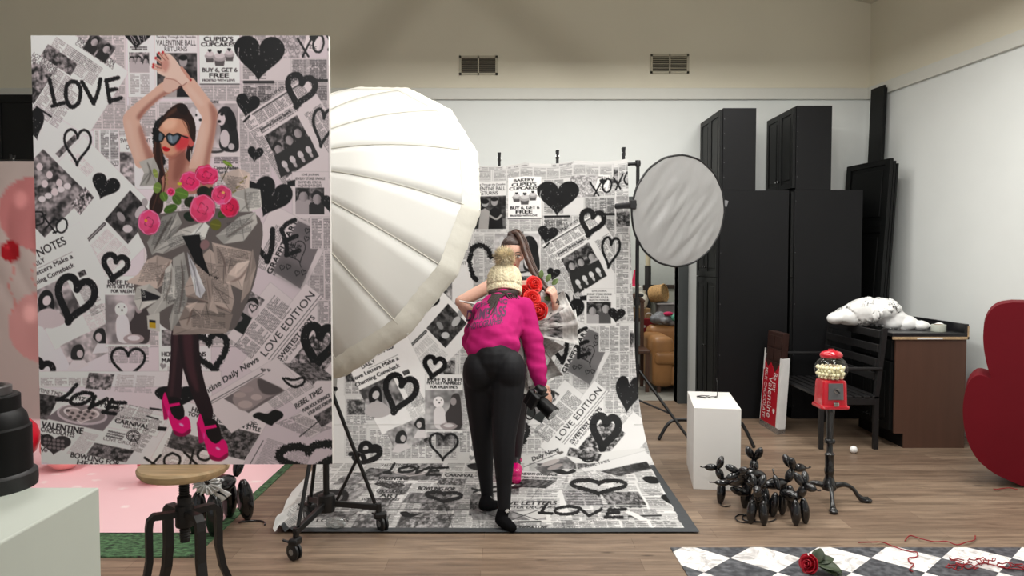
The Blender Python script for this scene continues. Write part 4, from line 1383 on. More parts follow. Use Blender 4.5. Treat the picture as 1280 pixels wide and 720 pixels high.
def wood_floor():
    m = bpy.data.materials.new('wood_planks')
    m.use_nodes = True
    nt = m.node_tree
    N, L = nt.nodes, nt.links
    b = N['Principled BSDF']
    tc = N.new('ShaderNodeTexCoord')
    br = N.new('ShaderNodeTexBrick')
    br.inputs['Scale'].default_value = 1.0
    br.inputs['Brick Width'].default_value = 1.25
    br.inputs['Row Height'].default_value = 0.145
    br.inputs['Mortar Size'].default_value = 0.0012
    br.inputs['Mortar Smooth'].default_value = 0.6
    br.offset = 0.37
    br.inputs['Color1'].default_value = (*lin((142, 124, 106)), 1)
    br.inputs['Color2'].default_value = (*lin((116, 98, 83)), 1)
    br.inputs['Mortar'].default_value = (*lin((86, 70, 58)), 1)
    L.new(tc.outputs['Object'], br.inputs['Vector'])
    mp = N.new('ShaderNodeMapping')
    mp.inputs['Scale'].default_value = (0.9, 9.0, 1)
    L.new(tc.outputs['Object'], mp.inputs[0])
    n = N.new('ShaderNodeTexNoise')
    n.inputs['Scale'].default_value = 2.6
    n.inputs['Detail'].default_value = 7
    n.inputs['Roughness'].default_value = 0.62
    n.inputs['Distortion'].default_value = 0.7
    L.new(mp.outputs[0], n.inputs['Vector'])
    r = N.new('ShaderNodeValToRGB')
    r.color_ramp.elements[0].position = 0.34
    r.color_ramp.elements[0].color = (0.62, 0.59, 0.57, 1)
    r.color_ramp.elements[1].position = 0.66
    r.color_ramp.elements[1].color = (1.22, 1.19, 1.16, 1)
    L.new(n.outputs['Fac'], r.inputs[0])
    mx = N.new('ShaderNodeMix')
    mx.data_type = 'RGBA'
    mx.blend_type = 'MULTIPLY'
    mx.inputs['Factor'].default_value = 1
    L.new(br.outputs['Color'], mx.inputs['A'])
    L.new(r.outputs[0], mx.inputs['B'])
    # knots
    mp2 = N.new('ShaderNodeMapping')
    mp2.inputs['Scale'].default_value = (1.6, 5.0, 1)
    L.new(tc.outputs['Object'], mp2.inputs[0])
    k = N.new('ShaderNodeTexVoronoi')
    k.inputs['Scale'].default_value = 1.5
    L.new(mp2.outputs[0], k.inputs['Vector'])
    kr = N.new('ShaderNodeValToRGB')
    kr.color_ramp.elements[0].position = 0.03
    kr.color_ramp.elements[0].color = (0.45, 0.42, 0.40, 1)
    kr.color_ramp.elements[1].position = 0.11
    kr.color_ramp.elements[1].color = (1, 1, 1, 1)
    L.new(k.outputs['Distance'], kr.inputs[0])
    m2 = N.new('ShaderNodeMix')
    m2.data_type = 'RGBA'
    m2.blend_type = 'MULTIPLY'
    m2.inputs['Factor'].default_value = 1
    L.new(mx.outputs['Result'], m2.inputs['A'])
    L.new(kr.outputs[0], m2.inputs['B'])
    L.new(m2.outputs['Result'], b.inputs['Base Color'])
    b.inputs['Roughness'].default_value = 0.42
    b.inputs['Specular IOR Level'].default_value = 0.35
    bp = N.new('ShaderNodeBump')
    bp.inputs['Strength'].default_value = 0.12
    bp.inputs['Distance'].default_value = 0.01
    L.new(n.outputs['Fac'], bp.inputs['Height'])
    L.new(bp.outputs[0], b.inputs['Normal'])
    return m


M_FLOOR = wood_floor()
M_WALL = pm('white_wall_paint', (226, 229, 226), 0.75, var=0.015, scale=3, bump=0.03, bscale=120)
M_CREAM = pm('cream_wall_paint', (224, 218, 199), 0.8, var=0.015, scale=2, bump=0.03, bscale=120)
M_CEIL = pm('ceiling_paint', (214, 210, 194), 0.85, var=0.02, scale=2)
M_TRIM = pm('trim_paint', (214, 214, 206), 0.6, var=0.01)
M_BLACK = pm('black_metal', (20, 20, 22), 0.4, var=0.1, spec=0.5)
M_BPLAS = pm('black_plastic', (18, 18, 20), 0.45, var=0.1)
M_CAB = pm('black_cabinet_paint', (13, 13, 15), 0.55, var=0.08, scale=6, spec=0.25)
M_CABD = pm('black_door_paint', (12, 13, 13), 0.5, var=0.1, scale=6, spec=0.25)
M_CHROME = pm('chrome', (200, 200, 200), 0.2, metal=1.0, var=0.03)
M_GREYTILE = pm('storeroom_floor', (150, 148, 140), 0.6, var=0.25, scale=4)


def struct(o):
    o['kind'] = 'structure'
    return o


mb = MB()
mb.box2((-6.5, -2.5, -0.10), (6.2, YB + 0.14, 0.0))
struct(mb.build('floor', M_FLOOR))
mb = MB()
mb.box2((-2.0, YB + 0.14, -0.10), (3.2, 10.6, -0.001))
struct(mb.build('floor', M_GREYTILE)).name = 'floor_storeroom'

# back wall with a doorway to the storeroom: right jamb at px 846, head at about 2.0 m
DX0, DX1, DZ = 0.45, P(847, 400, YB).x, 2.02
mb = MB()
mb.box2((-6.5, YB, 0), (DX0, YB + 0.14, ZT + 0.06))
mb.box2((DX1, YB, 0), (XR + 0.3, YB + 0.14, ZT + 0.06))
mb.box2((DX0, YB, DZ), (DX1, YB + 0.14, ZT + 0.06))
struct(mb.build('wall_back', M_WALL))
mb = MB()
mb.box2((-6.5, YB - 0.0, ZT + 0.06), (XR + 0.3, YB + 0.14, 6.6))
struct(mb.build('wall_back_upper', M_CREAM))
# right wall
def rwall(name, z0, z1, mat, off=0.0, thick=0.14):
    y0, y1 = -2.5, YB
    mb = MB()
    mb.prism([(rw(y1) + off, y1, z0), (rw(y0) + off, y0, z0), (rw(y0) + off + thick, y0, z0), (rw(y1) + off + thick, y1, z0)], (0, 0, z1 - z0))
    return struct(mb.build(name, mat))
rwall('wall_right', 0, ZT + 0.06, M_WALL)
rwall('wall_right_upper', ZT + 0.06, 6.6, M_CREAM)
# ledge boards running along both walls
mb = MB()
mb.box2((-6.5, YB - 0.035, ZT), (rw(YB), YB, ZT + 0.115), bevel=0.006)
struct(mb.build('trim_1', M_TRIM))
t = rwall('trim_2', ZT, ZT + 0.115, M_TRIM, off=-0.035, thick=0.035)
mb = MB()
mb.box2((-6.5, -2.5, 0), (-6.36, YB, 6.6))
struct(mb.build('wall_left', M_WALL))
# sloping ceiling, low along the right wall
mb = MB()
z_r, sl = 4.06, 0.22
mb.prism([(XR + 1.6, -2.5, z_r - 1.6 * sl), (-3.0, -2.5, z_r + (XR + 3.0) * sl), (-6.6, -2.5, z_r + (XR + 3.0) * sl - 3.6 * sl),
          (-6.6, -2.5, z_r + (XR + 3.0) * sl - 3.6 * sl + 0.1), (-3.0, -2.5, z_r + (XR + 3.0) * sl + 0.1), (XR + 1.6, -2.5, z_r - 1.6 * sl + 0.1)], (0, YB + 2.6, 0))
struct(mb.build('ceiling', M_CEIL))
# doorway frame: dark jamb, pale return
M_JAMB = pm('dark_jamb_paint', (66, 70, 70), 0.5, var=0.05)
mb = MB()
mb.box2((DX1, YB - 0.03, 0), (DX1 + 0.10, YB + 0.16, DZ + 0.10))
mb.box2((DX0 - 0.10, YB - 0.03, 0), (DX0, YB + 0.16, DZ + 0.10))
mb.box2((DX0, YB - 0.03, DZ), (DX1, YB + 0.16, DZ + 0.10))
struct(mb.build('door_1', M_JAMB))
# storeroom shell
mb = MB()
mb.box2((-2.0, 10.5, 0), (3.2, 10.6, 3.2))
struct(mb.build('wall_storeroom', pm('storeroom_paint', (196, 200, 196), 0.8, var=0.02)))
mb = MB()
mb.box2((3.1, YB + 0.14, 0), (3.2, 10.6, 3.2))
mb.box2((-2.0, YB + 0.14, 0), (-1.9, 10.6, 3.2))
struct(mb.build('wall_storeroom_sides', pm('storeroom_paint', (196, 200, 196), 0.8, var=0.02)))
mb = MB()
mb.box2((-2.0, YB + 0.14, 3.2), (3.2, 10.6, 3.3))
struct(mb.build('ceiling_storeroom', M_CEIL))

# air vents on the upper wall
M_VENTF = pm('vent_frame', (186, 180, 160), 0.5, var=0.02)
M_VENTD = pm('vent_inside', (70, 66, 56), 0.7, var=0.1)
def vent(px0, py0, px1, py1, label, right_pale):
    a, b = P(px0, py0, YB), P(px1, py1, YB)
    t = thing('wall_vent', ((a.x + b.x) / 2, YB, b.z), label, 'vent', 'air vents high on the back wall')
    w, h = b.x - a.x, a.z - b.z
    mb = MB()
    f = 0.022
    y0 = YB - 0.014
    mb.box2((a.x, y0, a.z - f), (b.x, YB, a.z)); mb.box2((a.x, y0, b.z), (b.x, YB, b.z + f))
    mb.box2((a.x, y0, b.z), (a.x + f, YB, a.z)); mb.box2((b.x - f, y0, b.z), (b.x, YB, a.z))
    cx = (a.x + b.x) / 2
    mb.box2((cx - 0.007, y0, b.z), (cx + 0.007, YB, a.z))
    mb.build('frame', M_VENTF, t)
    mb = MB()
    mb.box2((a.x + 0.01, YB - 0.003, b.z + 0.01), (b.x - 0.01, YB, a.z - 0.01))
    mb.build('backing', M_VENTD, t)
    mb = MB()
    n = 7
    for s, (xa, xb) in enumerate([(a.x + f, cx - 0.007), (cx + 0.007, b.x - f)]):
        for i in range(n):
            z = b.z + f + (h - 2 * f) * (i + 0.5) / n
            tilt = 0.75 if (s and right_pale) else -0.2
            mb.box(((xa + xb) / 2, YB - 0.008, z), (xb - xa, 0.012, 0.004), (tilt, 0, 0))
    mb.build('louvre', M_VENTF if right_pale else pm('vent_louvre', (120, 114, 98), 0.6), t)
    return t
vent(574, 70, 622, 94, 'dark louvred air vent on the cream wall above the white umbrella', False)
vent(813, 68, 861, 92, 'air vent above the round reflector, its right half paler', True)

# roof truss crossing the room just above the picture, with a slack cable: they throw the soft bands on the cream wall
M_BEAM = pm('painted_beam', (206, 200, 182), 0.7, var=0.03)
LW = Vector((-0.5, 0.2, 2.9))
def truss_pt(px, py, Yb=4.6):
    w = P(px, py, YB)
    return LW + (w - LW) * ((Yb - LW.y) / (w.y - LW.y))
mb = MB()
for (a, b, wd) in [((566, -60), (420, 98), 0.20), ((546, -60), (752, 98), 0.20)]:
    p, q = truss_pt(*a), truss_pt(*b)
    d = (q - p).normalized(); n = d.cross(Vector((0, 1, 0))).normalized() * wd / 2
    mb.prism([p - n, q - n, q + n, p + n], (0, 0.10, 0), 0.004)
p = truss_pt(556, -60)
mb.box2((p.x - 0.1, 4.6, p.z - 0.1), (p.x + 0.1, 4.7, 5.0))
struct(mb.build('trim_3', M_BEAM))
tag(MB().tube(catmull([truss_pt(512, 62, 4.55), truss_pt(545, 45, 4.55), truss_pt(575, 25, 4.55), truss_pt(606, 0, 4.55), truss_pt(640, -40, 4.55)], 6), 0.009, 8).build('trim_4', M_BLACK), kind='structure')
# ------------------------------------------------------------------ big mounted print resting on the stool
YP = 2.88
CP = studio_print()
o, = [None]
w_px, h_px = np.meshgrid(np.linspace(45, 413, 553), np.linspace(44.3, 580.4, 805))
def flat_points(px, py, Y):
    a = (px - 640) / FPX; b = (360 - py) / FPX
    cp, sp = math.cos(PITCH), math.sin(PITCH)
    k = Y / (cp + b * sp)
    return np.stack([a * k, np.full_like(a, Y), CAM_H + (-sp + b * cp) * k], -1)
pts0 = flat_points(np.array([45.0, 413.0]), np.array([44.3, 580.4]), YP)
pc = P(229, 300, YP)
X0, X1 = P(45, 312, YP).x, P(413, 312, YP).x
Z1, Z0 = P(229, 44.3, YP).z, P(229, 580.4, YP).z
gx, gz = np.meshgrid(np.linspace(X0, X1, 553), np.linspace(Z1, Z0, 805))
co = np.stack([gx, np.full_like(gx, YP), gz], -1)
print_base = thing('photo_print', ((X0 + X1) / 2, YP + 0.012, Z0), 'large mounted colour print of a woman in a newspaper dress, balanced on the wooden stool', 'picture')
me = grid_mesh('print_face', co)
u = (gx - X0) / (X1 - X0); v = (Z1 - gz) / (Z1 - Z0)
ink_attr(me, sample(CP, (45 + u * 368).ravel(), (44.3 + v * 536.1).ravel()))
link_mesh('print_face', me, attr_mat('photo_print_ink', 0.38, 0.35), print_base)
mb = MB()
mb.box2((X0, YP + 0.0006, Z0), (X1, YP + 0.024, Z1))
mb.build('backing_board', pm('white_board', (214, 210, 206), 0.6, var=0.02), print_base)

# ------------------------------------------------------------------ stool
SX, SY, SZ = P(228, 582, YP).x, YP + 0.012, Z0
st = thing('stool', (SX, SY, 0), 'industrial stool with round wooden seat and black iron legs, under the big print', 'stool')
M_IRON = pm('black_iron', (22, 20, 20), 0.5, var=0.15)
M_SEATW = pm('stool_wood', (196, 168, 128), 0.45, var=0.22, scale=5, stretch=(1, 9, 9))
prof = [(0, -0.044), (0.10, -0.044), (0.150, -0.040), (0.163, -0.026), (0.166, -0.012), (0.161, -0.003), (0.150, -0.001), (0.08, -0.0015), (0, -0.0015)]
MB().lathe(prof, (SX, SY, SZ), 48).build('seat', M_SEATW, st, True, 40)
mb = MB()
mb.lathe([(0, -0.30), (0.018, -0.30), (0.018, -0.044), (0.10, -0.044), (0.10, -0.05), (0.018, -0.055)][::-1], (SX, SY, SZ), 20)
for k in range(26):
    z = SZ - 0.285 + k * 0.009
    mb.lathe([(0.018, -0.002), (0.0205, 0.0015), (0.018, 0.004)], (SX, SY, z), 16)
mb.build('screw_post', M_IRON, st, True, 40)
hubz = P(231, 642, YP).z
MB().lathe([(0.0, -0.052), (0.032, -0.052), (0.034, -0.045), (0.034, 0.03), (0.026, 0.034), (0.026, 0.062), (0.0, 0.062)], (SX, SY, hubz), 24).build('collar', M_IRON, st, True, 40)
for k, ang in enumerate([200, 255, 340, 20 + 115]):
    a = math.radians({0: 215, 1: 318, 2: 40, 3: 142}[k])
    d = Vector((math.cos(a), math.sin(a), 0))
    c = Vector((SX, SY, hubz))
    path = [c + d * 0.02 + Vector((0, 0, 0.0)), c + d * 0.108 + Vector((0, 0, 0.004)), c + d * 0.122 + Vector((0, 0, -0.010)), c + d * 0.126 + Vector((0, 0, -0.04)), c + d * 0.126 + Vector((0, 0, -0.16)),
            c + d * 0.140 + Vector((0, 0, -0.24)), c + d * 0.175 + Vector((0, 0, -0.33)), c + d * 0.22 + Vector((0, 0, -0.42)), c + d * 0.25 + Vector((0, 0, -hubz + 0.012))]
    mb = MB()
    # flat-bar section: sweep a rectangle
    side = Vector((-d.y, d.x, 0))
    vs = []
    for i, p in enumerate(path):
        t = (path[min(i + 1, len(path) - 1)] - path[max(i - 1, 0)]).normalized()
        n = t.cross(side).normalized()
        hw, ht = 0.017, 0.0115
        vs.append([mb.bm.verts.new(p + side * sx * hw + n * sy * ht) for sx, sy in ((-1, -1), (1, -1), (1, 1), (-1, 1))])
    for A, B in zip(vs[:-1], vs[1:]):
        for i in range(4):
            mb.bm.faces.new((A[i], A[(i + 1) % 4], B[(i + 1) % 4], B[i]))
    mb.bm.faces.new(vs[0][::-1]); mb.bm.faces.new(vs[-1])
    lg = mb.build('leg', M_IRON, st)
    e = path[-1]
    MB().lathe([(0, -0.012), (0.024, -0.012), (0.026, -0.006), (0.02, 0.006), (0, 0.006)], e, 14).build('foot', M_IRON, lg, True, 40)

# ------------------------------------------------------------------ foreground pedestal and lens
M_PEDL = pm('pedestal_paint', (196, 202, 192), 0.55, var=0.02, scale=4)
ZF = 1.0
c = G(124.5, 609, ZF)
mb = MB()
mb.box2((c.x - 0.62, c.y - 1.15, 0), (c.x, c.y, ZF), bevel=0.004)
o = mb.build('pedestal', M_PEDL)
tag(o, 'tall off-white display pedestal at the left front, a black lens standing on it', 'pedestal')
LR = 0.105
lc = G(45, 606, ZF)
LC = Vector((lc.x - LR, lc.y - 0.02, ZF))
ln = thing('camera_lens', LC, 'large black camera lens standing upright on the tall pedestal at left', 'lens')
M_LENS = pm('lens_barrel', (5, 5, 6), 0.45, var=0.08, spec=0.2, bump=0.02)
k = 1.0
def lz(py): return P(40, py, LC.y).z
zb = [ZF, ZF + 0.012, ZF + 0.03, ZF + 0.038]
mb = MB()
mb.lathe([(0, 0), (LR, 0), (LR + .001, 0.012), (LR, 0.030), (LR - .010, 0.036), (LR - .012, 0.040)], LC, 64)
mb.build('mount_ring', pm('lens_ring', (13, 13, 15), 0.5, var=0.06), ln, True, 35)
mb = MB()
R1, R2, R3 = LR - 0.009, LR - 0.014, LR - 0.033
H0, H1, H2, H3, H4 = 0.036, 0.135, 0.168, 0.20, 0.222
mb.lathe([(R1, H0), (R1, H1 - 0.004), (R2, H1), (R2 - .004, H1 + 0.02), (R3 + .006, H2), (R3 + .004, H2 + .002), (R3 + .004, H3), (R3, H3 + .003), (R3 - 0.02, H3 + 0.004)], LC, 64)
mb.build('barrel', M_LENS, ln, True, 30)
mb = MB()
mb.lathe([(R3 - .012, H3), (R3 - .012, H4 - .002), (R3 - .016, H4), (R3 - .024, H4), (R3 - .026, H4 - .006), (R3 - .03, H3 + .006), (0, H3 + 0.01)], LC, 64)
mb.build('front_rim', pm('lens_rim', (70, 66, 66), 0.3, var=0.05), ln, True, 30)
mb = MB()
mb.lathe([(R3 - .024, H3 + .0105), (R3 - .03, H3 + 0.016), (0.02, H3 + 0.0185), (0, H3 + 0.019)], LC, 48)
mb.build('front_glass', pm('lens_glass', (120, 12, 26), 0.08, var=0.1, coat=1.0), ln, True)  # red base colour stands in for the red glint reflected in the glass

# ------------------------------------------------------------------ pink balloon backdrop with grass mat
def pink_art(name):
    pass
M_GRASS = pm('grass_print', (66, 100, 66), 0.85, var=0.95, scale=34, stretch=(1, 1.6, 1), bump=0.5, bscale=150)
gr = [G(237, 697), G(60, 697)]
XG, YG0 = G(243, 697).x, G(240, 697).y
mb = MB()
mb.box2((XG - 2.6, YG0, 0.0), (XG, 6.2, 0.006))
tag(mb.build('grass_mat', M_GRASS), 'green grass floor mat under the pink balloon backdrop', 'mat')
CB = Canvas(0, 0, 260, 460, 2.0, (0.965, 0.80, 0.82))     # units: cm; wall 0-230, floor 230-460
def balloon(C, cx, cy, r, col, ribbon=True):
    col = np.array(col)
    C.ell(cx, cy, r, r * 1.18, col)
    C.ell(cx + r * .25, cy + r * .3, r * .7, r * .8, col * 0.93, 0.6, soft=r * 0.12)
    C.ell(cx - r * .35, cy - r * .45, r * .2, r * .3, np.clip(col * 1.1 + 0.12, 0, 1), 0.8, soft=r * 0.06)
    C.poly([(cx - 2, cy + r * 1.24), (cx + 2, cy + r * 1.24), (cx, cy + r * 1.12)], col * 0.85)
    if ribbon:
        C.stroke([(cx + math.sin(k * 1.1) * 2.2, cy + r * 1.24 + k * 5) for k in range(10)], 0.9, (0.80, 0.50, 0.48), 0.9)
C = CB
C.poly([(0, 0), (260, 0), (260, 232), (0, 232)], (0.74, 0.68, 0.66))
for bx, by, br, bc in [(84, 70, 20, (0.80, 0.50, 0.52)), (110, 30, 26, (0.95, 0.62, 0.66)), (150, 120, 24, (0.86, 0.12, 0.20)), (46, 148, 27, (0.80, 0.58, 0.57)), (170, 60, 24, (0.93, 0.52, 0.57)),
                       (100, 130, 22, (0.92, 0.66, 0.68)), (190, 190, 20, (0.85, 0.1, 0.18)), (41, 46, 27, (0.76, 0.48, 0.48)), (23, 80, 8, (0.66, 0.10, 0.14)), (80, 205, 24, (0.94, 0.60, 0.64)), (140, 200, 18, (0.92, 0.7, 0.7))]:
    balloon(C, bx, by, br, bc)
# balloons that show beside the print (right part of the cloth, in cm from its left edge)
balloon(C, 236, 52, 24, (0.90, 0.50, 0.54)); balloon(C, 224, 98, 13, (0.86, 0.10, 0.18)); balloon(C, 240, 140, 21, (0.90, 0.62, 0.64)); balloon(C, 252, 20, 20, (0.94, 0.68, 0.71), False)
for k in range(60):
    x, y = RNG.uniform(10, 255), RNG.uniform(240, 450)
    C.ell(x, y, RNG.uniform(1.6, 3.2), RNG.uniform(2.2, 4.5), (0.985, 0.90, 0.90), rot=RNG.uniform(0, 3))
YW = 6.0
XPR = P(45, 300, YW).x + 0.22
XFR = XG - 0.05
XPL = XFR - 2.5
rows = []
zt = P(10, 203, YW).z
yf = G(200, 668).y
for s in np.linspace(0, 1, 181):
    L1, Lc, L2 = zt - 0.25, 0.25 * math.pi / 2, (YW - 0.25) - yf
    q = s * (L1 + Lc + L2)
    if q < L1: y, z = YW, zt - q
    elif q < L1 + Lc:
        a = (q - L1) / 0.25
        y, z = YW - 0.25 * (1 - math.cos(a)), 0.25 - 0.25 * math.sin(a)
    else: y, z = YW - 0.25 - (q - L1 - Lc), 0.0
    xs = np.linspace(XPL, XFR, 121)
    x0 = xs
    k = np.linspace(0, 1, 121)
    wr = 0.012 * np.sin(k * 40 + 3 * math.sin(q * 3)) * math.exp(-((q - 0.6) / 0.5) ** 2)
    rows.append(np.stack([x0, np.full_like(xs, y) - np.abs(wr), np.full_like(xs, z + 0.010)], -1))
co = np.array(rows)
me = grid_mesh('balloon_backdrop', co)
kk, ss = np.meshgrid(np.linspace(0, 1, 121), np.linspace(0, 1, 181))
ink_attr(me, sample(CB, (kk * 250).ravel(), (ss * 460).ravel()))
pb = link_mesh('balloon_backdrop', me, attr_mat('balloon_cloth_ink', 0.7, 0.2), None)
pb['label'] = 'pale pink cloth backdrop printed with balloons, hung at left and running out over the floor'
pb['category'] = 'backdrop'
def party_balloon(px, py, Y, r, col, lab):
    c = P(px, py, Y)
    c.z = max(c.z, r * 1.1 + 0.012)
    t = thing('balloon', (c.x, Y, c.z - r * 1.1), lab, 'balloon')
    m_ = pm('balloon_latex_%d_%d_%d' % col, col, 0.3, var=0.03, coat=0.3)
    MB().lathe([(0, -r * 1.1), (r * .45, -r * 1.0), (r * .8, -r * .66), (r * .98, -r * .15), (r * .98, r * .2), (r * .84, r * .62), (r * .55, r * .95), (r * .2, r * 1.16), (0.012, r * 1.24)], c, 32).build('balloon_skin', m_, t, True)
    MB().lathe([(0.008, r * 1.22), (0.016, r * 1.27), (0.018, r * 1.32), (0, r * 1.31)], c, 14).build('knot', m_, t, True)
party_balloon(80, 560, 5.35, 0.15, (250, 170, 168), 'salmon pink balloon on the pink cloth, left one below the print edge')
party_balloon(157, 560, 5.55, 0.12, (246, 160, 170), 'pink balloon on the pink cloth, between the salmon balloon and the stool')
party_balloon(197, 590, 5.05, 0.125, (214, 24, 56), 'red balloon on the pink cloth behind the wooden stool seat')
party_balloon(22, 548, 5.30, 0.14, (210, 20, 50), 'red balloon half hidden behind the black lens')
# its stand
M_STAND = pm('stand_black', (18, 18, 19), 0.42, var=0.12)
def backdrop_stand(x0, x1, y, z, label, drop=0.0):
    t = thing('backdrop_stand', ((x0 + x1) / 2, y, 0), label, 'stand')
    MB().cyl((x0 - 0.08, y, z - drop), (x1 + 0.02, y, z), 0.013, None, 12).build('crossbar', M_STAND, t, True, 40)
    for x in (x0 - 0.04, x1):
        pl = MB().tube([(x, y, 0.10), (x, y, z + 0.01)], [0.017, 0.014], 12)
        for zz in (0.62, 1.15, 1.7):
            if zz < z - 0.2:
                pl.lathe([(0.016, -0.03), (0.024, -0.03), (0.024, 0.03), (0.016, 0.03)], (x, y, zz), 12)
        po = pl.build('pole', M_STAND, t, True, 40)
        MB().box((x + 0.026, y, 1.2), (0.03, 0.014, 0.03), None, 0.004).ball((x + 0.04, y, 1.2), 0.014, None, 10, 6).build('lock_knob', M_STAND, po)
        MB().lathe([(0.0, -0.024), (0.02, -0.024), (0.023, 0), (0.02, 0.024), (0.0, 0.024)], (x, y, z), 12).build('bar_joint', M_STAND, t, True, 40)
        MB().lathe([(0.015, -0.03), (0.027, -0.03), (0.027, 0.03), (0.015, 0.03)], (x, y, 0.60), 14).build('collar', M_STAND, t, True, 40)
        for a in (-30, 90, 210):
            ar = math.radians(a)
            d = Vector((math.cos(ar), math.sin(ar), 0))
            f = Vector((x, y, 0)) + d * 0.50 + Vector((0, 0, 0.012))
            lg = MB().cyl(Vector((x, y, 0.60)) + d * 0.02, f, 0.0115, None, 10)
            lo = lg.build('leg', M_STAND, t, True, 40)
            MB().ball(f, 0.016, None, 10, 6).build('rubber_foot', M_BPLAS, lo, True)
            MB().cyl(Vector((x, y, 0.36)) + d * 0.015, Vector((x, y, 0.60)) + d * 0.02 + (f - Vector((x, y, 0.60)) - d * 0.02) * 0.55, 0.008, None, 8).build('brace', M_STAND, t, True, 40)
    return t
backdrop_stand(XPL - 0.02, XFR + 0.02, YW + 0.07, zt + 0.02, 'black stand holding up the pink balloon backdrop at left')
def clamp(x, y, z, label, group, s=1.0):
    t = thing('spring_clamp', (x, y, z - 0.05), label, 'clamp', group)
    for k in (-1, 1):
        mb = MB()
        mb.prism([(x - 0.011 * s, y + k * 0.018 * s, z - 0.055 * s), (x + 0.011 * s, y + k * 0.018 * s, z - 0.055 * s), (x + 0.010 * s, y + k * 0.020 * s, z), (x + 0.013 * s, y + k * 0.030 * s, z + 0.065 * s), (x - 0.013 * s, y + k * 0.030 * s, z + 0.065 * s), (x - 0.010 * s, y + k * 0.020 * s, z)], (0, -k * 0.008 * s, 0), bevel=0.002)
        mb.build('jaw', M_BPLAS, t)
    mb = MB()
    mb.cyl((x - 0.014 * s, y, z + 0.015 * s), (x + 0.014 * s, y, z + 0.015 * s), 0.016 * s, None, 14)
    mb.build('spring', M_CHROME, t, True, 40)
    return t
p = P(12, 203, YW)
clamp(p.x, YW + 0.035, zt + 0.01, 'small clamp gripping the top edge of the pink balloon backdrop', None, 0.8)

# ------------------------------------------------------------------ newspaper backdrop
CN = backdrop_print()
YK = 6.05
XA, XB = -1.40, 1.02
ZTOP = P(780, 199, YK).z
YE = G(600, 667).y
R = 0.72
L1, Lc, L2 = ZTOP - R, R * math.pi / 2, (YK - R) - YE
NU, NV = 641, 901
us = np.linspace(0, 1, NU)
rows = []
proj = []
for s in np.linspace(0, 1, NV):
    q = s * (L1 + Lc + L2)
    if q < L1: y, z = YK, ZTOP - q
    elif q < L1 + Lc:
        a = (q - L1) / R
        y, z = YK - R * (1 - math.cos(a)), R - R * math.sin(a)
    else: y, z = YK - R - (q - L1 - Lc), 0.0
    # hung cloth pulls in a little towards the top
    hi = max(0.0, min(1.0, z / 2.2))
    xr = XB - 0.115 * hi ** 0.8
    xl = XA + 0.10 * hi
    x = xl + (xr - xl) * us
    base = np.stack([x, np.full(NU, y), np.full(NU, z + 0.008)], -1)
    proj.append(base.copy())
    # soft folds, sagging edge between the clamps
    n = np.array([mnoise.noise(Vector((xx * 1.7, q * 0.9, 3.1))) for xx in x[::8]])
    n = np.interp(np.arange(NU), np.arange(0, NU, 8), n)
    amp = 0.016 if q < L1 else 0.016 * max(0.22, 1 - (q - L1) / Lc)
    if q < L1 + Lc * 0.5:
        base[:, 1] -= amp * (n + 0.8)
    else:
        base[:, 2] += amp * 0.8 * (n + 0.9)
        base[:, 1] -= amp * 0.3 * (n + 0.8) * 0
    if q < 0.3:
        sag = 0.018 * np.abs(np.sin((x - 0.1) / 0.42 * math.pi)) * (1 - q / 0.3)
        base[:, 2] -= sag
    if q < 0.7:
        base[:, 2] -= 0.05 * np.clip((xr - x) / 1.1, 0, 1.6) * (1 - q / 0.7)
    # left front corner rucked up by the wheeled stand
    if s > 0.82:
        k = np.clip((0.10 - us) / 0.10, 0, 1) * (s - 0.82) / 0.18
        base[:, 2] += k * 0.05 * (0.5 + 0.5 * np.sin(us * 160 + s * 60)) 
        base[:, 0] += k * 0.10
    rows.append(base)
pr = np.array(proj).reshape(-1, 3)
cp, sp = math.cos(PITCH), math.sin(PITCH)
d = pr[:, 1] * cp - (pr[:, 2] - CAM_H) * sp
uu = pr[:, 1] * sp + (pr[:, 2] - CAM_H) * cp
ink = sample(CN, 640 + FPX * pr[:, 0] / d, 360 - FPX * uu / d)
# unprinted grey border along the right and front edges
su, sv = np.meshgrid(us, np.linspace(0, 1, NV))
fl = (sv > (L1 + Lc * 0.9) / (L1 + Lc + L2))
bord = ((su > 0.990 - 0.020 * np.clip((sv - 0.6) / 0.4, 0, 1)) & fl) | (sv > 0.984)
ink[bord.ravel()] = np.array([0.27, 0.28, 0.29])
corner = ((su < 0.03) & (sv > 0.94))
ink[corner.ravel()] = np.array([0.86, 0.86, 0.85])
me = grid_mesh('newspaper_backdrop', np.array(rows))
ink_attr(me, ink)
nb = link_mesh('newspaper_backdrop', me, attr_mat('newspaper_cloth_ink', 0.6, 0.25, 0.25, 9), None)
nb['label'] = 'cloth backdrop printed with newspaper pages and black hearts, sweeping out over the floor'
nb['category'] = 'backdrop'
backdrop_stand(XA + 0.06, P(797, 300, YK + 0.06).x, YK + 0.07, P(797, 203, YK).z, 'black stand with crossbar carrying the newspaper backdrop', 0.13)
for px, lab in [(624, 'black spring clamp on the backdrop edge nearest the umbrella'), (697, 'black spring clamp above the big solid heart, middle of the three'), (780, 'black spring clamp at the right end of the backdrop crossbar')]:
    p = P(px, 204, YK)
    clamp(p.x, YK + 0.03, ZTOP + 0.03 - 0.045 * max(0, (780 - px) / 170.0), lab, 'clamps along the newspaper backdrop')
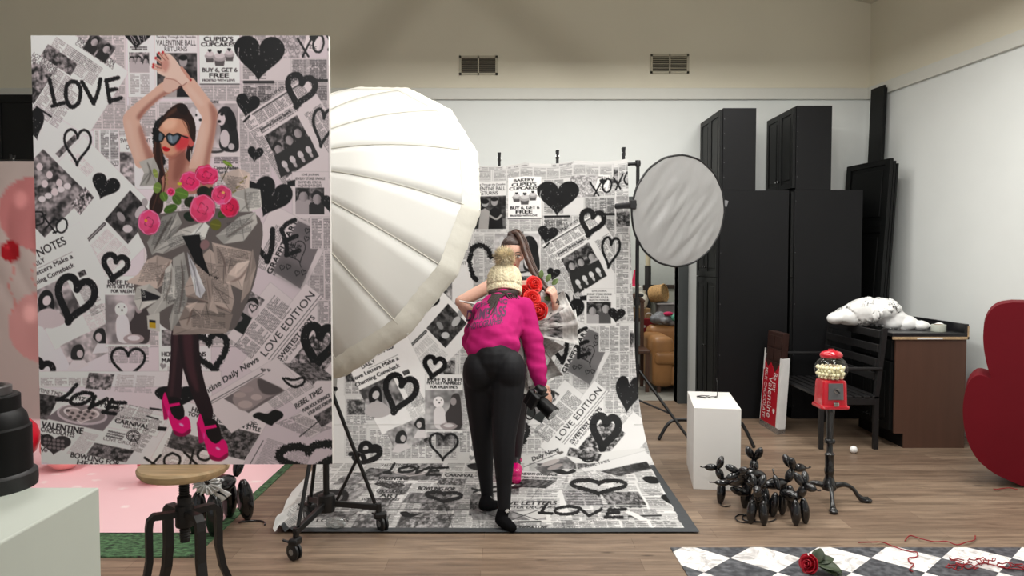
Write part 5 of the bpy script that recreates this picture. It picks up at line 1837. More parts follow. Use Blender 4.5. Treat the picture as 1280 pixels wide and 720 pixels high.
# ------------------------------------------------------------------ parabolic white umbrella on a wheeled stand
UC = P(403.7, 280.7, 4.30)                        # rim centre
UR = 0.958
AX = Vector((0.3555, 0.8105, -0.4656)).normalized()   # from apex towards the opening
UA, UB, _ = basis(AX)
UB = AX.cross(UA).normalized()
DEP = 0.545
APEX = UC - AX * DEP
um = thing('photo_umbrella', (UC.x, UC.y, UC.z - UR), 'huge white parabolic studio umbrella seen from behind, in front of the newspaper backdrop', 'umbrella')
NR = 16
M_UMB = pm('umbrella_cloth', (214, 213, 208), 0.7, var=0.012, scale=6, bump=0.05, bscale=14)
M_HEM = pm('umbrella_hem', (206, 203, 192), 0.7, var=0.02, scale=30, bump=0.12, bscale=40)
PH0 = math.radians(18.6)


def umb_pt(t, ph):
    "t 0 apex .. 1 rim; cloth pulled flat between the ribs"
    k = (ph - PH0) / (2 * math.pi / NR)
    f = k - math.floor(k)
    half = math.pi / NR
    a = abs(f - 0.5) * 2
    flat = math.cos(half) / math.cos((f - 0.5) * 2 * half)
    r = UR * t * (1 - (1 - flat) * min(1, t * 1.4))
    return APEX + AX * (DEP * t ** 2.0) + (UA * math.cos(ph) + UB * math.sin(ph)) * r


for g in range(NR):
    mb = MB()
    mb.grid(lambda u, v: umb_pt(0.03 + 0.97 * v, PH0 + (g + u) * 2 * math.pi / NR), 4, 16)
    o = mb.build('panel', M_UMB, um, True)
    solid(o, 0.002)
mb = MB()
for g in range(NR):
    ph = PH0 + g * 2 * math.pi / NR
    rb = MB().tube([umb_pt(t, ph) + (-AX) * 0.003 for t in np.linspace(0.03, 1.0, 14)], 0.0026, 6)
    rb.build('rib', M_HEM, um, True)
    e = umb_pt(1.0, ph)
    MB().ball(e, 0.007, None, 8, 6).build('rib_tip', M_UMB, um, True)
# gathered hem of the white front cover, rolled round the rim
mb = MB()
nh = NR * 14
rng = random.Random(3)
rings = []
for i in range(nh):
    ph = PH0 + i * 2 * math.pi / nh
    rad = (UA * math.cos(ph) + UB * math.sin(ph))
    pl = 0.0022 * math.sin(i * 2.6) + 0.0012 * math.sin(i * 1.1 + 1)
    up = rng.uniform(0, 0.005)
    rings.append([mb.bm.verts.new(umb_pt(1.0, ph) + rad * (0.005 + pl) + AX * 0.012), mb.bm.verts.new(umb_pt(0.992, ph) + rad * (0.012 + pl) - AX * 0.004),
                  mb.bm.verts.new(umb_pt(0.962, ph) + rad * pl - AX * (0.012 + pl)), mb.bm.verts.new(umb_pt(0.930 + up, ph) - AX * 0.0035)])
for i in range(nh):
    A, B = rings[i], rings[(i + 1) % nh]
    [mb.bm.faces.new((A[k], B[k], B[k + 1], A[k + 1])) for k in range(3)]
o = mb.build('hem', M_HEM, um, True)
# white diffusion front
mb = MB()
mb.grid(lambda u, v: APEX + AX * (DEP + 0.004) + (UA * math.cos(u * 2 * math.pi) + UB * math.sin(u * 2 * math.pi)) * (UR * 0.99 * max(v, 0.001)), 64, 4)
mb.build('diffuser', M_UMB, um, True)
MB().cyl(APEX - AX * 0.05, APEX + AX * (DEP * 0.9), 0.008, None, 10).build('shaft', M_CHROME, um, True, 40)
MB().cyl(APEX - AX * 0.02, APEX + AX * 0.05, 0.035, 0.03, 16).build('hub', M_BPLAS, um, True, 40)

# wheeled stand
CX, CY = P(407, 640, 4.1).x, 4.12
ws = thing('light_stand', (CX, CY, 0), 'black wheeled light stand with braced legs, carrying the white umbrella', 'stand')
zb = 0.17
top = 1.30
mb = MB()
mb.tube([(CX, CY, zb - 0.05), (CX, CY, 0.80)], 0.017, 14)
mb.tube([(CX, CY, 0.80), (CX, CY, top)], 0.021, 14)
mb.build('column', M_STAND, ws, True, 40)
MB().cyl((CX, CY, top - 0.05), (CX, CY, top + 0.03), 0.026, None, 14).cyl((CX, CY, top), (CX + 0.10, CY + 0.10, top + 0.16), 0.014, None, 10).build('tilt_bracket', M_STAND, ws, True, 40)
MB().box((CX, CY, 0.80), (0.055, 0.055, 0.10), None, 0.01).cyl((CX + 0.02, CY - 0.02, 0.80), (CX + 0.07, CY - 0.05, 0.80), 0.012, None, 10).build('brace_collar', M_STAND, ws)
MB().lathe([(0.018, -0.05), (0.045, -0.045), (0.05, 0.0), (0.045, 0.045), (0.018, 0.05)], (CX, CY, zb), 18).build('base_hub', M_STAND, ws, True, 40)
for (px, py) in [(368, 700), (478, 664), (386, 652)]:
    w = G(px, py)
    d = Vector((w.x - CX, w.y - CY, 0))
    L = d.length
    d.normalize()
    hub = Vector((CX, CY, zb))
    end = Vector((w.x, w.y, 0)) - d * 0.02 + Vector((0, 0, 0.135))
    sd = Vector((-d.y, d.x, 0))
    mb = MB()
    M = Matrix((( *d, ), ( *sd, ), (0, 0, 1))).transposed()
    v = end - hub
    M = Matrix((v.normalized(), sd, v.normalized().cross(sd))).transposed().to_4x4()
    mb.box((hub + end) / 2, (v.length + 0.03, 0.024, 0.032), M, 0.004)
    lo = mb.build('leg', M_STAND, ws)
    br = MB().cyl(Vector((CX, CY, 0.80)) + d * 0.025, hub + v * 0.93 + Vector((0, 0, 0.02)), 0.0105, None, 10)
    br.build('brace', M_STAND, ws, True, 40)
    if px == 478:
        MB().cyl(hub + v * 0.2 + Vector((0, 0, 0.02)), hub + v * 0.65 + Vector((0, 0, 0.29)), 0.009, None, 10).build('cross_brace', M_STAND, ws, True, 40)
    # caster
    MB().cyl(end + Vector((0, 0, 0.02)), end + Vector((0, 0, -0.03)), 0.016, None, 12).box(end + Vector((0, 0, -0.045)) + d * 0.01, (0.07, 0.05, 0.04), Matrix.Rotation(math.atan2(d.y, d.x), 4, 'Z'), 0.012).build('caster_fork', M_STAND, lo)
    wa = Matrix.Rotation(math.radians(75 if px == 368 else 60), 3, 'Z')
    ax = wa @ Vector((0.9, -0.35, 0)).normalized()
    cw = Vector((w.x, w.y, 0.0435))
    for sgn in (-1, 1):
        c0 = cw + ax * (0.011 * sgn)
        a_, b_, _ = basis(ax)
        M3 = Matrix((a_, ax.cross(a_), ax)).transposed()
        MB().lathe([(0, -0.009), (0.034, -0.009), (0.0425, -0.005), (0.0425, 0.005), (0.034, 0.009), (0, 0.009)], c0, 22, M3).build('caster_wheel', M_BPLAS, lo, True, 35)
        MB().lathe([(0, -0.0105), (0.016, -0.0105), (0.016, 0.0105), (0, 0.0105)], c0, 16, M3).build('hub_cap', pm('hub_grey', (150, 150, 150), 0.35, metal=0.6), lo, True, 35)
    MB().box(cw + Vector((-0.035, 0, 0.05)), (0.05, 0.02, 0.008), (0, 0.4, 0.2), 0.003).build('brake_lever', M_STAND, lo)
# clear crumpled bag caught on the leg
b = G(420, 661)
rng = random.Random(5)
mb = MB()
mb.ball((b.x, b.y, 0.03), (0.055, 0.03, 0.03), None, 14, 10)
for v in mb.bm.verts:
    v.co += Vector((rng.uniform(-1, 1), rng.uniform(-1, 1), rng.uniform(-0.3, 1))) * 0.008
o = mb.build('plastic_bag', pm('clear_plastic', (225, 228, 226), 0.15, var=0.02, trans=0.7))
tag(o, 'small crumpled clear plastic bag on the cloth by the wheeled stand', 'bag')

# ------------------------------------------------------------------ round reflector held off the backdrop stand
YR = 5.86
rc = P(849, 264, YR)
ra, rb = 62 * YR / FPX, 69 * YR / FPX
rf = thing('reflector', (rc.x, rc.y, rc.z - rb), 'round crinkled silver reflector with black rim, beside the newspaper backdrop', 'reflector')
yaw = math.acos(min(1, ra / rb)) * 0.9
M_SILV = pm('silver_cloth', (160, 159, 158), 0.42, metal=0.2, var=0.04, scale=5, bump=0.35, bscale=16, stretch=(1, 1, 0.35))
Mr = Matrix.Rotation(yaw, 3, 'Z') @ Matrix.Rotation(0.08, 3, 'X')
def refl(u, v):
    r = rb * 0.985 * v
    a = u * 2 * math.pi
    x, z = r * math.cos(a), r * math.sin(a)
    q = x * 0.8 - z * 0.6
    w = mnoise.noise(Vector((q * 16, (x * .6 + z * .8) * 3.5, 1))) * 0.012 + abs(mnoise.noise(Vector((q * 7 + 3, (x * .6 + z * .8) * 2.2, 7)))) * 0.016
    return rc + Mr @ Vector((x, -w * (1 - v ** 6) - 0.002, z))
o = MB().grid(refl, 120, 60).build('cloth', M_SILV, rf, True)
rim = [rc + Mr @ Vector((rb * (1 + 0.004 * math.cos(k * 16 * 6.283 / 64)) * math.cos(k * 6.2832 / 64), 0, rb * (1 + 0.004 * math.cos(k * 16 * 6.283 / 64)) * math.sin(k * 6.2832 / 64))) for k in range(64)]
MB().tube(rim, 0.008, 8, closed=True).build('rim', M_BPLAS, rf, True)
MB().box(rim[0] + Vector((0.012, 0, 0.07)), (0.03, 0.006, 0.05), (0, 0.3, 0), 0.004).build('loop_tab', pm('grey_tab', (120, 120, 122), 0.6), rf)
xs = P(797, 300, YK + 0.06).x
ra_ = thing('holder_arm', (P(779, 258, YR).x, YR, P(779, 258, YR).z), 'stubby black clamp arm holding the round reflector by its left edge', 'clamp')
p0 = P(771, 258, 5.90)
MB().cyl(p0, (rim[32].x + 0.02, rim[32].y, p0.z), 0.022, None, 14).build('arm_tube', M_BPLAS, ra_, True, 40)
MB().box((rim[32].x + 0.012, rim[32].y, p0.z), (0.045, 0.03, 0.07), None, 0.008).build('grip', M_BPLAS, ra_)
MB().cyl(p0, (xs, YK + 0.02, p0.z), 0.012, None, 10).build('link_rod', M_BPLAS, ra_, True, 40)

# low bent tube foot behind the right pedestal
hs = thing('tube_stand', G(883, 535), 'low black bent-tube stand foot behind the small white pedestal', 'stand')
a, b2 = G(824, 550), G(942, 560)
ap, bp = P(838, 525, a.y + 0.02), P(927, 527, b2.y + 0.05)
path = catmull([a + Vector((0, 0, 0.012)), a.lerp(ap, 0.8), ap + Vector((0.06, 0, 0.0)), ap.lerp(bp, 0.5), bp - Vector((0.04, 0, 0)), b2.lerp(bp, 0.75), b2 + Vector((0, 0, 0.012))], 6)
MB().tube(path, 0.014, 10).build('bent_tube', M_STAND, hs, True, 40)
for e in (a, b2):
    MB().ball(e + Vector((0, 0, 0.014)), 0.0155, None, 10, 6).build('end_cap', M_BPLAS, hs, True)
# ------------------------------------------------------------------ black cabinets along the back wall
CYN, CYF = 7.10, YB - 0.005
def knob(mb, x, y, z):
    mb.cyl((x, y, z), (x - 0.022, y, z), 0.007, 0.012, 10)
def shaker_doors(parent, x, y0, y1, z0, z1, n, arch=False):
    w = (y1 - y0) / n
    for i in range(n):
        a, b = y0 + i * w + 0.002, y0 + (i + 1) * w - 0.002
        mb = MB()
        mb.box2((x - 0.020, a, z0 + 0.003), (x - 0.002, b, z1 - 0.003), 0.002)
        f = 0.055
        for lo, hi in [((a, z0 + .003), (a + f, z1 - .003)), ((b - f, z0 + .003), (b, z1 - .003)), ((a + f, z0 + .003), (b - f, z0 + f)), ((a + f, z1 - f), (b - f, z1 - .003))]:
            mb.box2((x - 0.029, lo[0], lo[1]), (x - 0.018, hi[0], hi[1]), 0.002)
        mb.box2((x - 0.026, a + f + .03, z0 + f + .03), (x - 0.018, b - f - .03, z1 - f - .03), 0.004)
        d = mb.build('door', M_CABD, parent)
        k = MB(); knob(k, x - 0.029, (b - 0.03) if i == 0 else (a + 0.03), z0 + (z1 - z0) * (0.45 if z1 - z0 > 1 else 0.12))
        k.build('knob', M_CHROME, d, True, 40)
def cabinet(x0, x1, z0, z1, label, cat, group, doors, y0=CYN, y1=CYF):
    t = thing('cabinet', ((x0 + x1) / 2, (y0 + y1) / 2, z0), label, cat, group)
    mb = MB()
    if z0 < 0.01:
        mb.box2((x0, y0, 0.0), (x1, y1, z1), 0.002)
    else:
        mb.box2((x0, y0, z0), (x1, y1, z1), 0.002)
    # hardware holes and edge of the side panel
    mb.build('carcass', M_CAB, t)
    for (za, zb_) in doors:
        shaker_doors(t, x0, y0 + 0.005, y1 - 0.005, za, zb_, 2)
    mb = MB()
    for z in np.linspace(z0 + 0.12, z1 - 0.10, 5):
        mb.cyl((x0 + 0.012, y0 + 0.001, z), (x0 + 0.012, y0 - 0.0015, z), 0.003, None, 8)
    mb.build('screw_caps', pm('screw_grey', (120, 120, 120), 0.4), t)
    return t
def Xc(px): return (px - 640) * CYN / FPX
HT = P(940, 238, CYN).z
cabinet(Xc(899), Xc(985), 0, HT, 'tall black pantry cabinet standing left, next to the doorway', 'cabinet', 'tall black cabinets', [(0.10, HT * 0.62), (HT * 0.62, HT - 0.01)])
cabinet(Xc(992), Xc(1077), 0, HT + 0.004, 'tall black pantry cabinet standing right, behind the slatted bench', 'cabinet', 'tall black cabinets', [(0.10, HT * 0.62), (HT * 0.62, HT - 0.01)])
cabinet(Xc(902), Xc(943), HT + 0.001, P(920, 135, CYN).z, 'small black wall cabinet on top of the left tall cabinet', 'cabinet', 'black cabinets stacked on top', [(HT + 0.01, P(920, 135, CYN).z - 0.01)], CYN, CYF - 0.02)
cabinet(Xc(993), Xc(1037), HT + 0.005, P(1010, 132, CYN).z, 'small black wall cabinet on top of the right tall cabinet', 'cabinet', 'black cabinets stacked on top', [(HT + 0.02, P(1010, 132, CYN).z - 0.01)], CYN, CYF - 0.02)
# left side of the room: another black cabinet behind the pink cloth
yl = 7.2
x1 = P(46, 300, yl).x + 0.25
t = thing('cabinet', (x1 - 0.6, yl + 0.3, 0), 'black cabinet stack behind the pink balloon backdrop at the far left', 'cabinet')
zt_ = P(20, 118, yl).z
MB().box2((x1 - 1.2, yl, 0), (x1, yl + 0.6, zt_), 0.003).build('carcass', M_CAB, t)
for i in range(2):
    for (za, zb_) in [(0.1, 2.1), (2.13, zt_ - 0.02)]:
        mb = MB()
        a, b = x1 - 1.2 + i * 0.6 + 0.003, x1 - 0.6 + i * 0.6 - 0.003
        mb.box2((a, yl - 0.02, za), (b, yl - 0.001, zb_), 0.002)
        for lo, hi in [((a, za), (a + .06, zb_)), ((b - .06, za), (b, zb_)), ((a + .06, za), (b - .06, za + .06)), ((a + .06, zb_ - .06), (b - .06, zb_))]:
            mb.box2((lo[0], yl - 0.03, lo[1]), (hi[0], yl - 0.02, hi[1]), 0.002)
        d = mb.build('door', M_CABD, t)
        xk = b - 0.03 if i == 0 else a + 0.03
        MB().tube([(xk, yl - 0.03, za + 0.10), (xk, yl - 0.055, za + 0.115), (xk, yl - 0.055, za + 0.20), (xk, yl - 0.03, za + 0.215)], 0.005, 8).build('handle', M_CHROME, d, True)

# loose cabinet panels leaning in the corner
def lean_stack(name, label, Bf, Bn, Tf, n, thick, gap, panels):
    "boards leaning on the right wall: bottom far/near corners, top far corner; stacked towards the wall"
    Bf, Bn, Tf = Vector(Bf), Vector(Bn), Vector(Tf)
    t = thing(name, ((Bf.x + Bn.x) / 2, (Bf.y + Bn.y) / 2, 0), label, 'panel')
    w, h = Bn - Bf, Tf - Bf
    W, H = w.length, h.length
    w, h = w.normalized(), h.normalized()
    nn = w.cross(h).normalized()
    if nn.x < 0: nn = -nn
    M = Matrix((w, h, nn)).transposed().to_4x4()
    for k in range(n):
        o_ = Bf + nn * (gap * k) + Vector((0, 0, 0.012))
        MM = Matrix.Translation(o_) @ M
        Hk = H - 0.02 * k
        mb = MB()
        mb.box2((0, 0, 0), (W - 0.01 * k, Hk, thick), 0.003)
        if panels and k == 0:
            f = 0.075
            for a_, b_ in [(0.0, Hk * 0.36), (Hk * 0.36, Hk * 0.74), (Hk * 0.74, Hk)]:
                for lo, hi in [((0, a_), (f, b_)), ((W - f, a_), (W, b_)), ((f, a_), (W - f, a_ + f * .7)), ((f, b_ - f * .7), (W - f, b_))]:
                    mb.box2((lo[0], lo[1], -0.012), (hi[0], hi[1], 0.001), 0.002)
                mb.box2((f + .04, a_ + f + .02, -0.008), (W - f - .04, b_ - f - .02, 0.001), 0.003)
        bmesh.ops.transform(mb.bm, matrix=MM, verts=mb.bm.verts[:])
        mb.build('panel', M_CABD, t)
    return t
zd = P(1117, 196, 7.06).z
lean_stack('loose_door', 'black panelled doors leaning against the right wall beside the tall cabinets', (3.25, 7.78, 0), (3.345, 7.08, 0), (3.385, 7.78, zd - 0.02), 3, 0.022, 0.034, True)
zn = P(1100, 108, 7.5).z
lean_stack('loose_panel', 'narrow tall black boards leaning in the right corner, rising above the panelled doors', (3.475, 7.70, 0), (3.50, 7.48, 0), (3.565, 7.70, zn), 2, 0.02, 0.022, False)

# ------------------------------------------------------------------ counter unit at the right wall
YC = 6.0
cx0, cx1 = P(1117, 565, YC).x, P(1205, 565, YC).x
ct = thing('counter_cabinet', ((cx0 + cx1) / 2, YC + 0.5, 0), 'base cabinet with brown end panel against the right wall', 'cabinet')
M_BROWN = pm('brown_laminate', (84, 58, 46), 0.5, var=0.10, scale=3, stretch=(6, 6, 0.6))
zc = P(1160, 421, YC).z
ye = 6.78
mb = MB()
mb.prism([(cx0 + 0.0, YC, 0.115), (cx0 + 0.075, YC, 0.115), (cx0 + 0.075, YC, 0.0), (cx1, YC, 0.0), (cx1, YC, zc - 0.02), (cx0, YC, zc - 0.02)], (0, 0.02, 0))
mb.build('end_panel', M_BROWN, ct)
mb = MB()
mb.box2((cx0 + 0.002, YC + 0.02, 0.115), (cx1, ye, zc - 0.03)); mb.box2((cx0 + 0.075, YC + 0.02, 0), (cx1, ye, 0.115))
mb.build('carcass', M_CAB, ct)
shaker_doors(ct, cx0 + 0.002, YC + 0.03, ye - 0.01, 0.13, zc - 0.20, 2)
for i in range(2):
    a = YC + 0.03 + i * 0.365
    d = MB().box2((cx0 - 0.018, a, zc - 0.19), (cx0, a + 0.355, zc - 0.035), 0.003).build('drawer', M_CABD, ct)
    k = MB(); knob(k, cx0 - 0.018, a + 0.18, zc - 0.11); k.build('knob', M_CHROME, d, True, 40)
wt = thing('worktop', ((cx0 + cx1) / 2, YC + 0.5, zc), 'black worktop with raised back edge on the brown-ended base cabinet', 'countertop')
M_TOP = pm('black_stone', (30, 30, 32), 0.35, var=0.25, scale=40)
MB().box2((cx0 - 0.03, YC - 0.01, zc - 0.0), (cx1 + 0.01, ye, zc + 0.03), 0.003).build('slab', M_TOP, wt)
MB().box2((cx1 - 0.02, YC - 0.01, zc + 0.03), (cx1 + 0.01, ye, zc + 0.10), 0.002).build('upstand', M_TOP, wt)
MB().box2((cx0 - 0.03, YC - 0.014, zc - 0.020), (cx1 + 0.012, YC - 0.002, zc + 0.001)).build('raw_edge', pm('raw_chipboard', (178, 150, 116), 0.8, var=0.2, scale=60), wt)
MB().box2((cx1 + 0.0, YC - 0.014, zc - 0.02), (cx1 + 0.012, YC - 0.002, zc + 0.085)).build('raw_end', pm('raw_chipboard', (178, 150, 116), 0.8, var=0.2, scale=60), wt)
MB().box2((cx0 + 0.16, YC - 0.0155, zc - 0.018), (cx0 + 0.36, YC - 0.0138, zc - 0.006)).build('paper_strip', pm('white_paper', (230, 228, 224), 0.7), wt)

# crumpled white bag on the worktop
M_BAG = pm('white_plastic_bag', (238, 238, 236), 0.5, var=0.02, spec=0.4, bump=0.1, bscale=18, sub=0.0)
ztop = zc + 0.031
bl = Blob()
pts = [(1046, 398, 6.45, 0.055), (1062, 396, 6.45, 0.085), (1080, 389, 6.45, 0.13), (1100, 390, 6.4, 0.125), (1118, 400, 6.35, 0.085), (1135, 408, 6.3, 0.065), (1152, 409, 6.25, 0.05), (1172, 412, 6.2, 0.035)]
for px, py, Y, r in pts:
    p = P(px, py, Y)
    p.z = max(p.z, ztop + r * 0.8)
    bl.ell(p, (r * 1.25, r * 1.2, r * 0.8))
me_o = bl.build('white_bag', M_BAG, None, 0.010, 3)
rng = random.Random(2)
for v in me_o.data.vertices:
    q = v.co * 1.0
    n1 = 1 - abs(mnoise.noise(Vector((q.x * 5, q.y * 5, q.z * 7)))) * 2
    n2 = 1 - abs(mnoise.noise(Vector((q.x * 13 + 5, q.y * 13, q.z * 16)))) * 2
    v.co += v.normal * (0.028 * n1 + 0.004 * n2)
mz = min(v.co.z for v in me_o.data.vertices)
for v in me_o.data.vertices:
    v.co.z = max(v.co.z, mz + 0.02) - mz - 0.02
me_o.location.z = ztop
tag(me_o, 'crumpled white plastic bag lying on the black worktop', 'bag')
# roll of tape
tp = P(1173, 415, 6.12)
t = thing('tape_roll', (tp.x, 6.12, ztop), 'pale roll of tape lying on the worktop at the end of the white bag', 'tape')
MB().lathe([(0.033, 0), (0.055, 0), (0.056, 0.003), (0.056, 0.052), (0.055, 0.055), (0.033, 0.055), (0.033, 0)], (tp.x, 6.12, ztop), 32).build('tape', pm('tape_grey', (186, 190, 178), 0.4), t, True, 40)
MB().lathe([(0.030, 0.001), (0.0328, 0.001), (0.0328, 0.0555), (0.030, 0.0555), (0.030, 0.001)], (tp.x, 6.12, ztop), 32).build('core', pm('card_brown', (150, 120, 84), 0.8), t, True, 40)

# ------------------------------------------------------------------ black slatted bench
bx0, bx1 = P(1024, 567, 5.95).x, P(1101, 565, 5.95).x - 0.02
by0, by1 = 5.95, 7.0
bn = thing('bench', ((bx0 + bx1) / 2, (by0 + by1) / 2, 0), 'black slatted garden bench in the shade beside the base cabinet', 'bench')
M_BN = pm('bench_black', (22, 21, 22), 0.5, var=0.15)
zs = 0.42
for y in (by0, by1 - 0.04):
    MB().box2((bx0, y, 0), (bx0 + 0.035, y + 0.035, 0.62), 0.004).build('leg', M_BN, bn)
    MB().prism([(bx1 - 0.035, y, 0), (bx1, y, 0), (bx1 + 0.0, y, zs), (bx1 + 0.06, y, 0.95), (bx1 + 0.025, y, 0.95), (bx1 - 0.035, y, zs)], (0, 0.035, 0)).build('leg', M_BN, bn)
    MB().box2((bx0 - 0.02, y - 0.005, 0.62), (bx1 + 0.02, y + 0.04, 0.645), 0.006).build('armrest', M_BN, bn)
    MB().box2((bx0, y + 0.002, zs - 0.07), (bx1, y + 0.033, zs - 0.02), 0.003).build('seat_rail', M_BN, bn)
for i in range(7):
    x = bx0 + (bx1 - bx0 - 0.05) * i / 6
    MB().box2((x, by0 + 0.0, zs - 0.02), (x + 0.05, by1, zs), 0.003).build('seat_slat', M_BN, bn)
for i in range(4):
    z = zs + 0.12 + i * 0.11
    x = bx1 + 0.06 * (z - zs) / 0.53 - 0.045
    MB().box2((x, by0 + 0.036, z), (x + 0.02, by1 - 0.04, z + 0.06), 0.003).build('back_slat', M_BN, bn)

# ------------------------------------------------------------------ giant chocolate bar prop
yb = 6.45
q = [G(951, 533), G(971, 543), ]
ch = thing('chocolate_bar', G(968, 541), 'oversized chocolate bar prop in red and white wrapper, leaning by the black cabinets', 'prop')
# front face (red, towards left-front) and narrow white side: a slab turned so that its edge shows
bl_, br_ = G(950, 530), G(971, 543)
wv = (br_ - bl_); wv.z = 0
Wd = wv.length
wv.normalize()
dv = Vector((wv.y, -wv.x, 0)) * -1.0
if dv.x < 0: dv = -dv
br2 = G(984, 539)
dd = Vector((0.88, 0.47, 0)); TH = 0.085
upv = (P(962, 450, 6.62) - P(952, 530, bl_.y)).normalized()
lean = Vector((0.10, 0.12, 0.985)).normalized()
def CPt(s, t, h): return bl_ + wv * (Wd * s) + dd * (TH * t) + lean * h
Hh, Hc = 0.60, 0.85
M_RED = pm('wrapper_red', (176, 18, 38), 0.4, var=0.04)
M_WHT = pm('wrapper_white', (226, 224, 222), 0.45, var=0.03)
M_CHOC = pm('chocolate', (52, 32, 27), 0.45, var=0.12)
def cbox(mb, s0, s1, t0, t1, h0, h1):
    v = [mb.bm.verts.new(CPt(s, t, h)) for s, t, h in [(s0, t0, h0), (s1, t0, h0), (s1, t1, h0), (s0, t1, h0), (s0, t0, h1), (s1, t0, h1), (s1, t1, h1), (s0, t1, h1)]]
    for f in [(0, 1, 2, 3), (4, 5, 6, 7), (0, 1, 5, 4), (1, 2, 6, 5), (2, 3, 7, 6), (3, 0, 4, 7)]:
        mb.bm.faces.new([v[i] for i in f])
mb = MB(); cbox(mb, 0.06, 0.94, 0.08, 0.92, 0.03, Hc)
for i in range(2):
    for j in range(4):
        cbox(mb, 0.10 + i * 0.42, 0.48 + i * 0.42, 0.0, 0.2, Hc - 0.012 - (j + 1) * 0.115, Hc - 0.03 - j * 0.115)
mb.build('chocolate', M_CHOC, ch)
mb = MB()
prof = [(0, 0.04), (1, 0.04), (1, Hh + 0.03), (0.66, Hh - 0.10), (0.40, Hh - 0.02), (0.22, Hh - 0.07), (0, Hh + 0.01)]
vs0 = [mb.bm.verts.new(CPt(s, -0.03, h)) for s, h in prof]; vs1 = [mb.bm.verts.new(CPt(s, 0.02, h)) for s, h in prof]
mb.bm.faces.new(vs0); mb.bm.faces.new(vs1[::-1])
for i in range(len(prof)): mb.bm.faces.new((vs0[i], vs0[(i + 1) % len(prof)], vs1[(i + 1) % len(prof)], vs1[i]))
mb.build('wrapper_front', M_RED, ch)
mb = MB()
cbox(mb, 0.90, 1.02, -0.035, -0.02, 0.04, Hh + 0.04); cbox(mb, 1.0, 1.04, -0.03, 1.02, 0.04, Hh + 0.04); cbox(mb, -0.03, 0.0, -0.03, 1.02, 0.04, Hh + 0.04); cbox(mb, -0.03, 1.04, 1.0, 1.03, 0.04, Hh)
cbox(mb, -0.03, 0.05, -0.05, -0.01, Hh - 0.10, Hh + 0.09)
mb.build('wrapper_side', M_WHT, ch)
mb = MB(); cbox(mb, -0.03, 1.04, -0.04, 1.03, 0.0, 0.05); mb.build('foil_end', pm('foil', (190, 190, 192), 0.25, metal=0.9, bump=0.6, bscale=60), ch)
def flat_text(body, org, u, v, nrm, mat, parent, name):
    vs, fs = text_mesh(body)
    w0, w1 = vs[:, 0].min(), vs[:, 0].max()
    mb = MB()
    V = [mb.bm.verts.new(org + u * ((x - w0) / (w1 - w0)) + v * (y / 0.7) + nrm * 0.0008) for x, y in vs]
    for f in fs:
        try: mb.bm.faces.new([V[i] for i in f])
        except ValueError: pass
    return mb.build(name, mat, parent)
nrm = -dd * 1.0
def ct_line(body, s, h0, h1, sz):
    flat_text(body, CPt(s, -0.045, h1), lean * (h0 - h1), wv * (Wd * sz), -dd * 0.001, M_WHT, ch, 'lettering')
ct_line('Be my', 0.62, 0.34, 0.50, 0.20)
ct_line('Valentine', 0.36, 0.10, 0.46, 0.26)
ct_line('MILK CHOCOLATE', 0.10, 0.08, 0.52, 0.16)
mb = MB()
hp = Canvas.heart_pts(0, 0, 0.05, 0.05)
fv = [mb.bm.verts.new(CPt(0.74, -0.045, 0.17) + wv * x - lean * y) for x, y in hp]
mb.bm.faces.new(fv); mb.build('heart_mark', M_WHT, ch)

# ------------------------------------------------------------------ small white pedestal with glasses
M_PEDW = pm('white_gloss_pedestal', (228, 226, 222), 0.5, var=0.012, scale=4)
pa = G(866.5, 611.5)
wp = 57.5 * pa.y / FPX
rot = math.radians(-9)
ux, uy = Vector((math.cos(rot), math.sin(rot), 0)), Vector((-math.sin(rot), math.cos(rot), 0))
hp_ = P(866.5, 509.5, pa.y).z
mb = MB()
dp = 0.62
mb.prism([pa, pa + ux * wp, pa + ux * wp + uy * dp, pa + uy * dp], (0, 0, hp_), 0.003)
o = mb.build('pedestal', M_PEDW)
tag(o, 'low white block pedestal on the floor in front of the black cabinets, glasses on top', 'pedestal')
gp = G(884, 497.5, hp_)
gl = thing('eyeglasses', (gp.x, gp.y, hp_), 'black-framed eyeglasses left folded open on the low white pedestal', 'glasses')
M_GL = pm('spectacle_black', (14, 14, 15), 0.3, var=0.05)
mb = MB()
for sx in (-1, 1):
    c = gp + Vector((sx * 0.036, 0, 0.006))
    ring = [c + Vector((0.030 * math.cos(a), 0.020 * math.sin(a), 0.004 * math.cos(a) * sx)) for a in np.linspace(0, 2 * math.pi, 24, endpoint=False)]
    mb.tube(ring, 0.0026, 6, closed=True)
mb.tube([gp + Vector((-0.007, 0.004, 0.006)), gp + Vector((0, 0.008, 0.008)), gp + Vector((0.007, 0.004, 0.006))], 0.0024, 6)
mb.build('frame', M_GL, gl, True)
MB().tube([gp + Vector((0.068, 0.002, 0.004)), gp + Vector((0.071, 0.004, 0.05)), gp + Vector((0.071, 0.012, 0.105)), gp + Vector((0.070, 0.03, 0.132))], 0.0026, 6).build('temple', M_GL, gl, True)
MB().tube([gp + Vector((-0.068, 0.002, 0.006)), gp + Vector((-0.060, 0.05, 0.004)), gp + Vector((-0.02, 0.075, 0.004)), gp + Vector((0.03, 0.06, 0.004))], 0.0024, 6).build('temple', M_GL, gl, True)

# ------------------------------------------------------------------ gumball machine
gb = G(1036, 627)
GX, GY = gb.x, gb.y
def gz_(py): return P(1036, py, GY).z
gm = thing('gumball_machine', (GX, GY, 0), 'red gumball machine with glass globe on a black cast iron pedestal', 'gumball machine')
M_GRED = pm('gloss_red', (186, 16, 36), 0.22, var=0.04, coat=0.6)
M_CAST = pm('cast_iron_gloss', (16, 16, 17), 0.25, var=0.1, coat=0.5)
s = GY / FPX
zpl, zbt, zgl0, zgl1, zlid = gz_(507), gz_(501), gz_(474), gz_(447), gz_(436)
